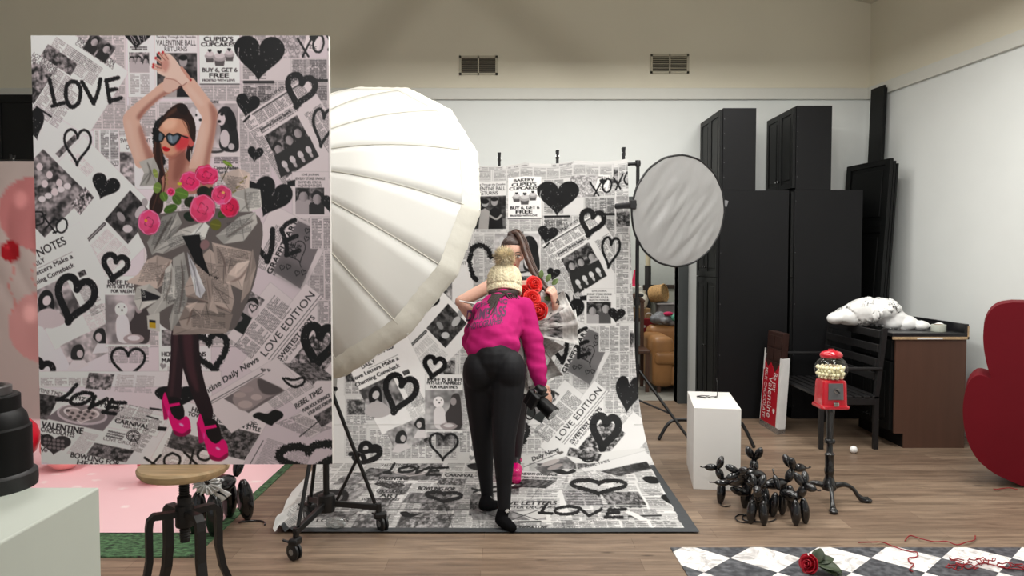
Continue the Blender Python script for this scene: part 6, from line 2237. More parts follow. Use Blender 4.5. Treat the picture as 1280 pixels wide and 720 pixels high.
# post
prof = [(0, 0.07), (0.040, 0.075), (0.046, 0.10), (0.036, 0.125), (0.030, 0.14), (0.024, 0.16), (0.028, 0.18), (0.030, 0.20), (0.026, 0.215), (0.027, 0.28), (0.030, 0.295), (0.024, 0.30), (0.018, 0.31), (0.018, 0.36),
        (0.030, 0.365), (0.032, 0.375), (0.030, 0.385), (0.020, 0.39), (0.022, 0.47), (0.026, 0.55), (0.030, 0.585), (0.024, 0.595), (0.05, zpl - 0.008), (0.0, zpl - 0.008)]
MB().lathe(prof, (GX, GY, 0), 28).build('post', M_CAST, gm, True, 40)
for a in (-106, -4, 160):
    ar = math.radians(a)
    d = Vector((math.cos(ar), math.sin(ar), 0)); sd = Vector((-d.y, d.x, 0))
    c = Vector((GX, GY, 0))
    pth = catmull([c + d * 0.03 + Vector((0, 0, 0.10)), c + d * 0.09 + Vector((0, 0, 0.108)), c + d * 0.14 + Vector((0, 0, 0.085)), c + d * 0.175 + Vector((0, 0, 0.04)), c + d * 0.205 + Vector((0, 0, 0.016)), c + d * 0.235 + Vector((0, 0, 0.014))], 5)
    n = len(pth)
    rr = [0.022 - 0.010 * math.sin(math.pi * min(1, i / (n * 0.8))) for i in range(n)]
    fl = MB().tube(pth, rr, 12).ball(c + d * 0.228 + Vector((0, 0, 0.013)), (0.032, 0.026, 0.014), Matrix.Rotation(ar, 3, 'Z'), 14, 8).build('leg', M_CAST, gm, True)
# red body: four sided, flared
def sq(hw, z, yw=None, n=6):
    out = []
    r = hw * 0.28
    for cxs, cys, a0 in [(1, 1, 0), (-1, 1, 90), (-1, -1, 180), (1, -1, 270)]:
        for k in range(n):
            a = math.radians(a0 + 90 * k / (n - 1))
            out.append(Vector((GX + cxs * (hw - r) + r * math.cos(a), GY + cys * (hw - r) + r * math.sin(a), z)))
    return out
def loft(mb, rings):
    R_ = [[mb.bm.verts.new(p) for p in r] for r in rings]
    n = len(R_[0])
    for A, B in zip(R_[:-1], R_[1:]):
        for i in range(n): mb.bm.faces.new((A[i], A[(i + 1) % n], B[(i + 1) % n], B[i]))
    mb.bm.faces.new(R_[0][::-1]); mb.bm.faces.new(R_[-1])
    return mb
H1_, H2_ = 17.6 * s, 14.2 * s
loft(MB(), [sq(H1_, zpl - 0.008), sq(H1_ * 1.03, zpl), sq(H1_, zpl + 0.010), sq(H1_ * .90, zpl + 0.014), sq(H2_ * 1.05, zgl0 - 0.02), sq(H2_, zgl0 - 0.006), sq(H2_ * .9, zgl0)]).build('body', M_GRED, gm, True, 35)
yf_ = GY - H1_ * 0.98
# coin plate follows the sloping front
fz0, fz1 = gz_(497), gz_(477)
fy0, fy1 = GY - H1_ * 0.90, GY - H2_ * 1.04
def fpt(x, z): return Vector((GX + x, fy0 + (fy1 - fy0) * (z - zpl - 0.014) / (zgl0 - 0.02 - zpl - 0.014), z))
M_PLATE = pm('coin_plate_metal', (122, 122, 124), 0.4, metal=0.7, var=0.06)
mb = MB()
mb.prism([fpt(-9.5 * s, fz0), fpt(9.5 * s, fz0), fpt(9.0 * s, fz1), fpt(-9.0 * s, fz1)], (0, -0.006, 0), 0.002)
pl = mb.build('coin_plate', M_PLATE, gm)
c = fpt(0, (fz0 + fz1) / 2 + 0.006) + Vector((0, -0.007, 0))
MB().cyl(c, c + Vector((0, -0.01, 0)), 0.018, 0.017, 20).build('dial', M_CHROME, pl, True, 40)
MB().box(c + Vector((0, -0.02, 0)), (0.034, 0.018, 0.010), (0, 0.7, 0), 0.004).build('crank_handle', pm('dark_steel', (60, 60, 62), 0.35, metal=0.8), pl)
c = fpt(0, zpl + 0.022)
MB().box(c + Vector((0, -0.006, 0.0)), (0.034, 0.016, 0.026), None, 0.006).build('chute_door', M_CHROME, gm)
# globe
gc = (zgl0 + zgl1) / 2 - 0.002
RG = 20.2 * s
gpro = []
zc0, zc1 = zgl0 - 0.002, zgl1 + 0.004
for k in range(21):
    a = math.radians(-50 + 110 * k / 20)
    gpro.append((RG * math.cos(a), gc + RG * 0.88 * math.sin(a)))
outer = [(gpro[0][0] * 0.98, zc0)] + gpro
inner = [(r - 0.003, z) for r, z in reversed(outer)]
M_GLASS = bpy.data.materials.new('clear_glass')
M_GLASS.use_nodes = True
nt = M_GLASS.node_tree
nt.nodes.remove(nt.nodes['Principled BSDF'])
tr_, gs_, fr_, ms_ = nt.nodes.new('ShaderNodeBsdfTransparent'), nt.nodes.new('ShaderNodeBsdfGlossy'), nt.nodes.new('ShaderNodeLayerWeight'), nt.nodes.new('ShaderNodeMixShader')
tr_.inputs[0].default_value = (0.96, 0.97, 0.96, 1)
gs_.inputs['Roughness'].default_value = 0.03
pw_ = nt.nodes.new('ShaderNodeMath'); pw_.operation = 'POWER'; pw_.inputs[1].default_value = 3.0
sc_ = nt.nodes.new('ShaderNodeMath'); sc_.operation = 'MULTIPLY_ADD'; sc_.inputs[1].default_value = 0.35; sc_.inputs[2].default_value = 0.03
nt.links.new(fr_.outputs['Facing'], pw_.inputs[0]); nt.links.new(pw_.outputs[0], sc_.inputs[0]); nt.links.new(sc_.outputs[0], ms_.inputs[0])
nt.links.new(tr_.outputs[0], ms_.inputs[1]); nt.links.new(gs_.outputs[0], ms_.inputs[2])
nt.links.new(ms_.outputs[0], nt.nodes['Material Output'].inputs[0])
MB().lathe(outer, (GX, GY, 0), 48).build('globe', M_GLASS, gm, True, 60)
MB().lathe([(0, zgl0 - 0.002), (H2_ * 0.98, zgl0 - 0.002), (H2_ * 0.98, zgl0 + 0.004), (0, zgl0 + 0.004)], (GX, GY, 0), 32).build('globe_collar', M_GRED, gm, True, 40)
zl = gpro[-1][1]
lr = gpro[-1][0]
MB().lathe([(0, zl - 0.003), (lr * 1.25, zl - 0.005), (lr * 1.36, zl + 0.005), (lr * 1.32, zl + 0.017), (lr * 1.1, zl + 0.029), (lr * 0.7, zl + 0.036), (0.020, zl + 0.039), (0.018, zl + 0.046), (0.0, zl + 0.048)], (GX, GY, 0), 36).build('lid', M_GRED, gm, True, 50)
# gumballs: packed in layers inside the globe
M_GUM = pm('cream_gumball', (250, 242, 204), 0.35, var=0.05, scale=40)
rg = 0.0115
rng = random.Random(11)
spots = []
zz = zgl0 + 0.004 + rg
layer = 0
ztopballs = gz_(457)
while zz < ztopballs:
    sn = (zz - gc) / (RG * 0.88)
    rad = RG * math.sqrt(max(0.02, 1 - sn * sn)) if abs(sn) < 1 else 0.02
    rad = min(rad, RG) - 0.004 - rg
    step = rg * 2.06
    ox = (layer % 2) * rg
    nn = int(rad / step) + 2
    for i in range(-nn, nn + 1):
        for j in range(-nn, nn + 1):
            x = i * step + (j % 2) * rg + ox
            y = j * step * 0.87 + ox * 0.58
            r2 = math.hypot(x, y)
            if r2 < rad:
                spots.append((x, y, zz, r2, rad))
    zz += step * 0.82
    layer += 1
# only the balls that can be seen: the outer shell and the top
vis = [p for p in spots if p[3] > p[4] - 2.6 * rg or p[2] > ztopballs - 3.2 * rg]
gum = None
for (x, y, z, _, _) in vis[:290]:
    if gum is None:
        gum = MB().ball((0, 0, 0), rg * 0.98, None, 14, 10).build('gumball', M_GUM, None, True)
        gum.data.transform(Matrix.Translation((0, 0, 0)))
        g_ = gum
    else:
        g_ = gum.copy(); COL.objects.link(g_)
    g_.location = (GX + x, GY + y, z - rg * 0.98)
    tag(g_, 'pale cream gumball inside the glass globe of the red machine', 'gumball', 'gumballs in the globe')
print('gumballs', len(vis), len(spots))
# white ball on the floor
w = G(1067, 566.5)
MB().ball((w.x, w.y, 0.028), 0.028, None, 24, 16).build('ball', pm('white_ball', (240, 240, 238), 0.35, var=0.01), None, True)
tag(bpy.data.objects[-1] if False else [o for o in COL.objects if o.name.startswith('ball') and o.name.split('.')[0] == 'ball'][-1], 'white ball lying on the wood floor near the bench leg', 'ball')

# ------------------------------------------------------------------ big red heart standing on its side
yh = 4.95
def hpx(px, py): return P(px, py, yh)
outl = [(1266, 384), (1249, 387), (1237, 396), (1230, 412), (1229, 435), (1233, 460), (1238.5, 478), (1236, 478), (1222, 475), (1211, 484), (1205, 502), (1203.5, 525), (1208, 553), (1220, 578), (1240, 596), (1262, 607), (1283, 615),
        (1292, 614), (1302, 600), (1318, 565), (1336, 520), (1349, 478), (1346, 455), (1333, 425), (1315, 398), (1295, 386)]
cl = catmull([hpx(*p) for p in outl + outl[:1]], 5)[:-1]
low = min(p.z for p in cl)
cl = [Vector((p.x, p.y, p.z - low)) for p in cl]
hh = thing('heart_prop', (sum(p.x for p in cl) / len(cl), yh + 0.15, 0), 'giant thick red heart standing on its side at the right edge of the room', 'prop')
M_HRED = pm('matte_red_foam', (104, 6, 22), 0.7, var=0.04, scale=4, spec=0.2)
MB().prism(cl, (0.205, 0.33, 0), 0.004).build('heart_body', M_HRED, hh)

# ------------------------------------------------------------------ checkered marble mat
def checker():
    m = bpy.data.materials.new('checkered_marble')
    m.use_nodes = True
    nt = m.node_tree; N, L = nt.nodes, nt.links
    b = N['Principled BSDF']
    tc = N.new('ShaderNodeTexCoord')
    mp = N.new('ShaderNodeMapping')
    mp.inputs['Rotation'].default_value = (0, 0, math.radians(45))
    mp.inputs['Location'].default_value = MATLOC
    L.new(tc.outputs['Object'], mp.inputs[0])
    ck = N.new('ShaderNodeTexChecker')
    ck.inputs['Scale'].default_value = 1 / TILE
    L.new(mp.outputs[0], ck.inputs['Vector'])
    n = N.new('ShaderNodeTexNoise'); n.inputs['Scale'].default_value = 7; n.inputs['Detail'].default_value = 9; n.inputs['Distortion'].default_value = 2.5; n.inputs['Roughness'].default_value = 0.65
    L.new(tc.outputs['Object'], n.inputs['Vector'])
    rw_ = N.new('ShaderNodeValToRGB')
    rw_.color_ramp.elements[0].position = 0.36; rw_.color_ramp.elements[0].color = (*lin((176, 172, 170)), 1)
    rw_.color_ramp.elements[1].position = 0.52; rw_.color_ramp.elements[1].color = (*lin((236, 233, 230)), 1)
    L.new(n.outputs['Fac'], rw_.inputs[0])
    rb_ = N.new('ShaderNodeValToRGB')
    rb_.color_ramp.elements[0].position = 0.4; rb_.color_ramp.elements[0].color = (*lin((52, 53, 58)), 1)
    rb_.color_ramp.elements[1].position = 0.72; rb_.color_ramp.elements[1].color = (*lin((104, 106, 110)), 1)
    n2 = N.new('ShaderNodeTexNoise'); n2.inputs['Scale'].default_value = 26; n2.inputs['Detail'].default_value = 8
    L.new(tc.outputs['Object'], n2.inputs['Vector'])
    L.new(n2.outputs['Fac'], rb_.inputs[0])
    mx = N.new('ShaderNodeMix'); mx.data_type = 'RGBA'
    L.new(ck.outputs['Fac'], mx.inputs['Factor'])
    L.new(rb_.outputs[0], mx.inputs['A']); L.new(rw_.outputs[0], mx.inputs['B'])
    L.new(mx.outputs['Result'], b.inputs['Base Color'])
    b.inputs['Roughness'].default_value = 0.45
    return m
tipy = G(913, 699)
nxt = G(1001, 699)
TILE = (nxt.x - tipy.x) / math.sqrt(2)
m0 = G(838, 685.5)
mat_o = Vector((m0.x, 2.6, 0))
# a lattice corner of the checks must fall on the tip seen at (913, 699)
lc_ = Vector((tipy.x, tipy.y, 0))
MATLOC = (0, 0, 0)
mb = MB()
ml = G(852, 720)
mb.prism([(m0.x, m0.y, 0), (m0.x + 2.6, m0.y, 0), (m0.x + 2.6, 2.5, 0), (m0.x + 0.04, 2.5, 0)], (0, 0, 0.006))
mo = mb.build('checkered_mat', pm('mat_blank', (128, 128, 128)))
loc = lc_ - mo.location
c45 = math.cos(math.radians(45))
rx, ry = loc.x * c45 - loc.y * c45, loc.x * c45 + loc.y * c45
MATLOC = (-rx + TILE, -ry + 0.0, 0.37 * TILE)
mo.data.materials.clear(); mo.data.materials.append(checker())
tag(mo, 'black and white checkered marble-look floor mat at the front right', 'mat')

# ------------------------------------------------------------------ rose and ribbons on the floor
def rose(parent, c, r, M, mat, seed=1, name='bloom', layers=((0.30, 3, 0.95), (0.55, 4, 0.85), (0.8, 5, 0.7), (1.0, 6, 0.5))):
    "a cabbage rose head: whorls of cupped petals round axis M.z"
    rng = random.Random(seed)
    mb = MB()
    mb.ball(c - M @ Vector((0, 0, r * 0.15)), (r * 0.42, r * 0.42, r * 0.5), M, 12, 8)
    for (rad, n, hgt) in layers:
        for k in range(n):
            a0 = 2 * math.pi * k / n + rng.uniform(-0.25, 0.25) + rad * 3
            half = math.pi / n * 1.35
            cur = rng.uniform(0.8, 1.15)
            def f(u, v):
                a = a0 + (u - 0.5) * 2 * half * (1 - 0.25 * v)
                rr = r * rad * (0.35 + 0.65 * math.sin(v * 1.45)) * (1 + (0.18 * v * v if rad > 0.6 else -0.12 * v))
                z = r * (-0.55 + (hgt + 0.55) * v - (0.22 * rad * cur * max(0, v - 0.7) * 3) - 0.12 * ((u - 0.5) * 2) ** 2 * v)
                return c + M @ Vector((rr * math.cos(a), rr * math.sin(a), z))
            mb.grid(f, 6, 6)
    o = mb.build(name, mat, parent, True)
    solid(o, r * 0.035)
    return o
def leaf(parent, p, d, up, L, w, mat, name='leaf'):
    d = Vector(d).normalized(); s_ = d.cross(Vector(up)).normalized(); n_ = s_.cross(d).normalized()
    def f(u, v):
        ww = w * math.sin(math.pi * min(1, v * 0.94 + 0.03)) ** 0.8
        return Vector(p) + d * (L * v) + s_ * ((u - 0.5) * 2 * ww) + n_ * (0.25 * ww * abs(u - 0.5) * 2 - 0.25 * L * v * v)
    o = MB().grid(f, 6, 10).build(name, mat, parent, True)
    solid(o, 0.0012)
    return o
M_ROSE = pm('red_rose_petal', (176, 16, 40), 0.55, var=0.18, scale=25)
M_LEAF = pm('dark_leaf', (50, 62, 38), 0.55, var=0.25, scale=20)
rp = G(1012, 704, 0.05)
rs = thing('rose', (rp.x, rp.y, 0.0065), 'red artificial rose with dark leaves lying on the checkered mat', 'flower')
Mx = Matrix.Rotation(math.radians(-70), 3, 'Y') @ Matrix.Rotation(math.radians(40), 3, 'X')
c = Vector((rp.x, rp.y, 0.047))
rose(rs, c, 0.041, Mx, M_ROSE, 4)
for d, L, w in [((0.9, 0.25, 0.35), 0.10, 0.034), ((0.8, -0.5, 0.1), 0.11, 0.036), ((0.5, 0.6, 0.75), 0.09, 0.03), ((0.75, -0.2, -0.05), 0.12, 0.034), ((0.35, 0.2, 1.0), 0.075, 0.026), ((0.9, -0.75, -0.12), 0.10, 0.03)]:
    leaf(rs, c + Vector((0.03, 0, 0.0)), d, (0, -0.3, 1), L, w, M_LEAF)
MB().tube(catmull([c + Vector((0.03, 0, 0)), c + Vector((0.09, -0.03, -0.02)), c + Vector((0.14, -0.08, -0.035))], 5), 0.003, 8).build('stem', M_LEAF, rs, True)
M_RIB = pm('red_ribbon', (140, 14, 26), 0.4, var=0.1)
def ribbon(pxs, label, r=0.0032, zofs=0.0, tangle=False):
    pts = [G(x, y, 0.009 + zofs) + Vector((0, 0, 0.006 * (i % 2))) for i, (x, y) in enumerate(pxs)]
    pth = catmull(pts, 6)
    mb = MB().tube(pth, r, 6)
    if tangle:
        rng = random.Random(9)
        for k in range(9):
            c = pts[min(len(pts) - 1, k % len(pts))]
            mb.tube([c + Vector((0.035 * math.cos(a + k) + rng.uniform(-.01, .01), 0.03 * math.sin(a * 1.0), 0.008 + 0.012 * math.sin(a * 2 + k) ** 2)) for a in np.linspace(0, 5.5, 14)], r, 6)
    o = mb.build('ribbon', M_RIB, None, True)
    o.location.z = max(o.location.z, 0.0005)
    return tag(o, label, 'ribbon')
ribbon([(1131, 676), (1137, 671), (1147, 672), (1152, 675), (1168, 677), (1183, 678), (1196, 681), (1208, 679), (1218, 675), (1219, 671)], 'thin red ribbon curling on the wood floor behind the checkered mat')
ribbon([(1073, 678), (1092, 679), (1104, 678), (1118, 685), (1136, 689), (1146, 692), (1146, 696), (1136, 699), (1137, 703), (1142, 707), (1137, 712), (1141, 716)], 'thin red ribbon trailing from the wood floor onto the checkered mat')
ribbon([(1194, 712), (1199, 706), (1210, 711), (1222, 707), (1226, 704), (1238, 707), (1256, 710), (1275, 713), (1285, 714)], 'tangled red ribbon lying on the checkered mat at the right edge', 0.0028, 0, True)
ribbon([(1242, 611), (1246, 613), (1250, 611), (1262, 611), (1272, 612)], 'short red ribbon on the floor under the giant red heart')

# ------------------------------------------------------------------ balloon dogs
M_BALL = pm('black_latex', (14, 14, 16), 0.18, var=0.05, spec=0.6, coat=0.3)
def balloon_dog(name, s=1.0):
    "modelled standing on z = 0, facing +x"
    t = thing(name, (0, 0, 0), None, None)
    def bub(nm, p, q, r, tip=False):
        p, q = Vector(p) * s, Vector(q) * s
        r = r * s
        n = 12
        path, rr = [], []
        for i in range(n + 1):
            k = i / n
            path.append(p.lerp(q, k)); rr.append(max(0.0025 * s, r * math.sin(math.pi * (0.04 + 0.92 * k)) ** 0.55))
        mb = MB().tube(path, rr, 16)
        if tip:
            d = (q - p).normalized()
            mb.tube([q, q + d * 0.02 * s, q + d * 0.035 * s + Vector((0, 0, 0.008 * s))], [0.006 * s, 0.004 * s, 0.007 * s], 8)
        return mb.build(nm, M_BALL, t, True)
    bub('front_leg', (0.085, 0.034, 0.165), (0.10, 0.045, 0.0), 0.033); bub('front_leg', (0.085, -0.034, 0.165), (0.10, -0.045, 0.0), 0.033)
    bub('hind_leg', (-0.085, 0.034, 0.165), (-0.10, 0.045, 0.0), 0.033); bub('hind_leg', (-0.085, -0.034, 0.165), (-0.10, -0.045, 0.0), 0.033)
    bub('body', (-0.075, 0, 0.165), (0.085, 0, 0.175), 0.037)
    bub('neck', (0.085, 0, 0.175), (0.125, 0, 0.265), 0.030)
    bub('ear', (0.12, 0.012, 0.265), (0.085, 0.045, 0.345), 0.026); bub('ear', (0.12, -0.012, 0.265), (0.085, -0.045, 0.345), 0.026)
    bub('snout', (0.125, 0, 0.268), (0.215, 0, 0.262), 0.028, True)
    bub('tail', (-0.085, 0, 0.175), (-0.13, 0, 0.27), 0.022, True)
    return t
# the one beside the stool
d0 = balloon_dog('balloon_dog', 1.42)
p = G(276, 660)
d0.location = (p.x, p.y + 0.02, 0)
d0.rotation_euler = (0, 0, math.radians(-108))
tag(d0, 'black balloon dog with white net bow, standing on the floor behind the stool', 'balloon animal')
M_TULLE = pm('white_tulle', (224, 224, 222), 0.8, var=0.03, bump=0.4, bscale=60)
bw = thing('net_bow', (p.x, p.y, 0.24), 'ruffled white net bow tied round the neck of the balloon dog by the stool', 'bow')
rng = random.Random(1)
for k in range(7):
    a = k / 7 * 6.28
    c = Vector((p.x + 0.005, p.y - 0.165, 0.31))
    def f(u, v):
        ang = a + (u - 0.5) * 1.1
        rr = 0.02 + 0.045 * v
        return c + Vector((rr * math.cos(ang) * 1.1, -0.03 + 0.02 * math.sin(u * 14), rr * math.sin(ang) * 0.8 - 0.01 * v + 0.004 * math.sin(u * 20 + k)))
    solid(MB().grid(f, 14, 4).build('ruffle', M_TULLE, bw, True), 0.0015)
for k, (dx, dz) in enumerate([(0.075, -0.07), (0.05, -0.09)]):
    def f(u, v): return Vector((p.x + 0.03 + dx * v + 0.03 * (u - .5) + 0.01 * math.sin(v * 9), p.y - 0.17, 0.30 + dz * v + 0.02 * (u - .5)))
    solid(MB().grid(f, 4, 10).build('ribbon_tail', M_TULLE, bw, True), 0.0015)
pts = [G(298, 653, 0.006), G(312, 651, 0.006), G(325, 651, 0.006), G(331, 653, 0.006), G(331, 656, 0.006)]
tag(MB().tube(catmull(pts, 6), 0.005, 8).build('balloon_scrap', M_BALL, None, True), 'thin black uninflated balloon tail on the floor right of the stool', 'balloon')
# the heap by the small pedestal
spec = [
    # px, py (ground), height, yaw, pitch, roll, scale, label
    (922, 632, 0.0, 15, 0, 0, 0.92, 'black balloon dog standing at the left end of the heap, nearest the low white pedestal'),
    (950, 634, 0.0, 60, 0, 0, 1.02, 'black balloon dog at the back of the heap, tallest of them'),
    (952, 650, 0.0, -25, 0, 0, 0.90, 'black balloon dog at the front of the heap, its cords trailing beside it'),
    (981, 650, 0.0, -15, 0, 0, 1.0, 'black balloon dog at the right end of the heap, nearest the gumball machine'),
]
hx = [G(917, 629), G(941, 630), G(948, 650), G(986, 650), G(968, 637)]
yaws = [165, 70, -112, -62, 10]
scs = [0.80, 0.95, 0.82, 0.86, 0.92]
spec.append((0, 0, 0, 0, 0, 0, 0, 'black balloon dog in the middle of the heap, snout towards the gumball machine'))
for i in range(5):
    d = balloon_dog('balloon_dog', scs[i])
    d.location = hx[i]
    d.location.z = 0
    d.rotation_euler = (0, 0, math.radians(yaws[i]))
    tag(d, spec[i][7], 'balloon animal', None)
# flopped pieces on top of the heap
fl = balloon_dog('balloon_dog', 0.8)
q = G(945, 642)
fl.location = (q.x, q.y, 0.17)
fl.rotation_euler = (math.radians(70), math.radians(-30), math.radians(-60))
tag(fl, 'black balloon dog toppled on its side on top of the heap', 'balloon animal')
def cord(pxs, lab):
    pts = [G(x, y, 0.005) for x, y in pxs]
    tag(MB().tube(catmull(pts, 6), 0.004, 8).build('balloon_scrap', M_BALL, None, True), lab, 'balloon')
cord([(935, 644), (925, 643), (919, 647), (924, 652), (936, 653), (944, 650), (938, 644), (929, 645), (930, 650), (946, 652), (962, 652), (970, 649)], 'looped black uninflated balloon cord on the floor at the front of the heap')
cord([(900, 629), (902, 632), (908, 633), (913, 632)], 'short black balloon scrap on the floor left of the heap')

# ------------------------------------------------------------------ things in the storeroom beyond the doorway
M_LEATH = pm('tan_leather', (150, 106, 62), 0.45, var=0.15, scale=5, bump=0.1, bscale=25)
ya = 8.45
a0, a1 = P(816, 480, ya).x, P(816, 480, ya).x + 0.85
ac = thing('armchair', ((a0 + a1) / 2, ya + 0.4, 0), 'tan leather armchair in the storeroom, half hidden by the doorway edge', 'armchair')
MB().box2((a0, ya, 0.06), (a0 + 0.24, ya + 0.8, 0.62), 0.07, 4).build('arm', M_LEATH, ac, True)
MB().box2((a1 - 0.24, ya, 0.06), (a1, ya + 0.8, 0.62), 0.07, 4).build('arm', M_LEATH, ac, True)
MB().box2((a0 + 0.20, ya + 0.01, 0.08), (a1 - 0.20, ya + 0.78, 0.30), 0.03, 3).build('base', M_LEATH, ac, True)
MB().box2((a0 + 0.02, ya - 0.03, 0.31), (a1 - 0.02, ya + 0.62, 0.46), 0.05, 4).build('seat_cushion', M_LEATH, ac, True)
MB().box2((a0 + 0.05, ya + 0.60, 0.3), (a1 - 0.05, ya + 0.84, 0.70), 0.08, 4).build('backrest', M_LEATH, ac, True)
for x in (a0 + 0.08, a1 - 0.08):
    for y in (ya + 0.06, ya + 0.72):
        MB().cyl((x, y, 0), (x, y, 0.09), 0.02, 0.028, 10).build('foot', M_BROWN, ac, True, 40)
# low shelf table
yt = 9.6
tb = thing('side_table', (1.35, yt + 0.2, 0), 'dark wooden table loaded with clutter in the storeroom', 'table')
MB().box2((0.9, yt, 0.70), (2.3, yt + 0.5, 0.74), 0.004).build('table_top', M_BROWN, tb)
for x in (0.93, 2.24):
    for y in (yt + 0.02, yt + 0.44):
        MB().box2((x, y, 0), (x + 0.04, y + 0.04, 0.70)).build('leg', M_BROWN, tb)
MB().box2((0.93, yt + 0.02, 0.28), (2.28, yt + 0.48, 0.30)).build('shelf', M_BROWN, tb)
def onto(name, px, label, cat, py=None, Y=None):
    p = P(px, py or 400, Y or yt + 0.2)
    return thing(name, (p.x, Y or yt + 0.2, p.z), label, cat), p
ztab = 0.741
x = P(802, 385, yt + 0.2).x
pt = thing('pitcher', (x, yt + 0.2, ztab), 'white china pitcher among the storeroom clutter', 'pitcher')
MB().lathe([(0, 0), (0.05, 0), (0.075, 0.04), (0.085, 0.10), (0.07, 0.15), (0.045, 0.185), (0.05, 0.215), (0.045, 0.215), (0.04, 0.185), (0, 0.18)], (x, yt + 0.2, ztab + 0.12), 24).build('body', pm('white_china', (226, 222, 210), 0.3), pt, True, 50)
MB().tube(catmull([(x - 0.05, yt + 0.2, ztab + 0.31), (x - 0.11, yt + 0.2, ztab + 0.29), (x - 0.10, yt + 0.2, ztab + 0.2), (x - 0.075, yt + 0.2, ztab + 0.18)], 5), 0.009, 8).build('handle', pm('white_china', (226, 222, 210), 0.3), pt, True)
bk = thing('cardboard_box', (x + 0.02, yt + 0.2, ztab), 'flat brown box under the white pitcher in the storeroom', 'box')
MB().box2((x - 0.16, yt + 0.05, ztab), (x + 0.09, yt + 0.4, ztab + 0.117), 0.003).build('carton', pm('card_brown', (150, 120, 84), 0.8), bk)
MB().box2((x - 0.03, yt + 0.045, ztab + 0.117), (x + 0.02, yt + 0.4, ztab + 0.119)).build('tape', pm('tape_grey', (186, 190, 178), 0.4), bk)
# woven basket lying on its side
bq = P(823, 367, 9.8)
bs = thing('basket', (bq.x, 9.8, bq.z - 0.12), 'round woven basket lying on its side on the clutter beyond the doorway', 'basket')
M_WICK = pm('wicker', (176, 140, 92), 0.8, var=0.3, scale=50, bump=0.8, bscale=70)
Mb = Matrix.Rotation(math.radians(55), 3, 'Z') @ Matrix.Rotation(math.radians(80), 3, 'X')
MB().lathe([(r * 0.66, z * 0.72) for r, z in [(0, -0.14), (0.15, -0.14), (0.175, -0.05), (0.165, 0.12), (0.155, 0.12), (0.16, -0.05), (0.14, -0.125), (0, -0.125)][::-1]], bq, 36, Mb).build('weave', M_WICK, bs, True, 50)
rimp = [bq + Mb @ Vector((0.107 * math.cos(a), 0.107 * math.sin(a), 0.086)) for a in np.linspace(0, 6.283, 32, endpoint=False)]
MB().tube(rimp, 0.011, 8, closed=True).build('rim', M_WICK, bs, True)
MB().lathe([(0, 0.072), (0.10, 0.072), (0.10, 0.080), (0, 0.084)], bq, 30, Mb).build('lid', M_WICK, bs, True, 40)
cr = thing('storage_tub', (bq.x + 0.14, 9.8, ztab), 'grey plastic tub supporting the woven basket', 'tub')
hb = bq.z - 0.125
MB().box2((bq.x - 0.01, 9.66, ztab), (bq.x + 0.30, 9.96, hb - 0.01), 0.01).build('tub', pm('grey_tub', (126, 122, 122), 0.6), cr)
MB().box2((bq.x - 0.03, 9.64, hb - 0.01), (bq.x + 0.32, 9.98, hb + 0.006), 0.004).build('tub_lid', pm('grey_tub_lid', (150, 146, 146), 0.6), cr)
# patterned parcels
xg = P(811, 425, 9.45).x
gbx = thing('gift_bag', (xg, 9.45, 0.0), 'tall red and white patterned gift bag standing in the storeroom', 'bag')
mzz = P(812, 398, 9.45).z
M_RP = pm('red_paper', (146, 24, 36), 0.6, var=0.1)
MB().box2((xg - 0.09, 9.36, 0.0), (xg + 0.10, 9.54, mzz), 0.004).build('bag_body', M_RP, gbx)
mb = MB()
for i in range(5):
    for j in range(7):
        if (i + j) % 2 == 0:
            mb.lathe([(0, -0.001), (0.016, -0.001), (0.016, 0.001), (0, 0.001)], (xg - 0.07 + i * 0.037, 9.3595, 0.30 + j * 0.06), 10, Matrix.Rotation(math.pi / 2, 3, 'X'))
mb.build('dots', M_WHT, gbx)
MB().tube(catmull([(xg - 0.04, 9.45, mzz), (xg - 0.03, 9.45, mzz + 0.06), (xg + 0.03, 9.45, mzz + 0.06), (xg + 0.04, 9.45, mzz)], 5), 0.004, 6).build('handle', M_WHT, gbx, True)
# folded throw with stripes
xq = P(838, 400, 9.1).x
tq = thing('throw_blanket', (xq, 9.16, 0.7), 'striped blanket heaped over the back of the leather armchair', 'blanket')
bl = Blob()
for k in range(7):
    bl.ell((xq - 0.16 + k * 0.055, 9.16 + 0.05 * math.sin(k * 2), 0.765 + 0.03 * math.sin(k * 1.7)), (0.075, 0.10, 0.06))
bl.build('folds', pm('blanket_cloth', (120, 122, 126), 0.9, var=0.7, scale=14, bump=0.3), tq, 0.014, 2)
MB().ball((xq + 0.05, 9.06, 0.79), (0.055, 0.04, 0.045)).build('green_lining', pm('sea_green', (92, 160, 136), 0.8), tq, True)
MB().ball((xq - 0.03, 9.08, 0.835), (0.06, 0.04, 0.025)).build('pink_lining', pm('berry_pink', (190, 40, 90), 0.8), tq, True)
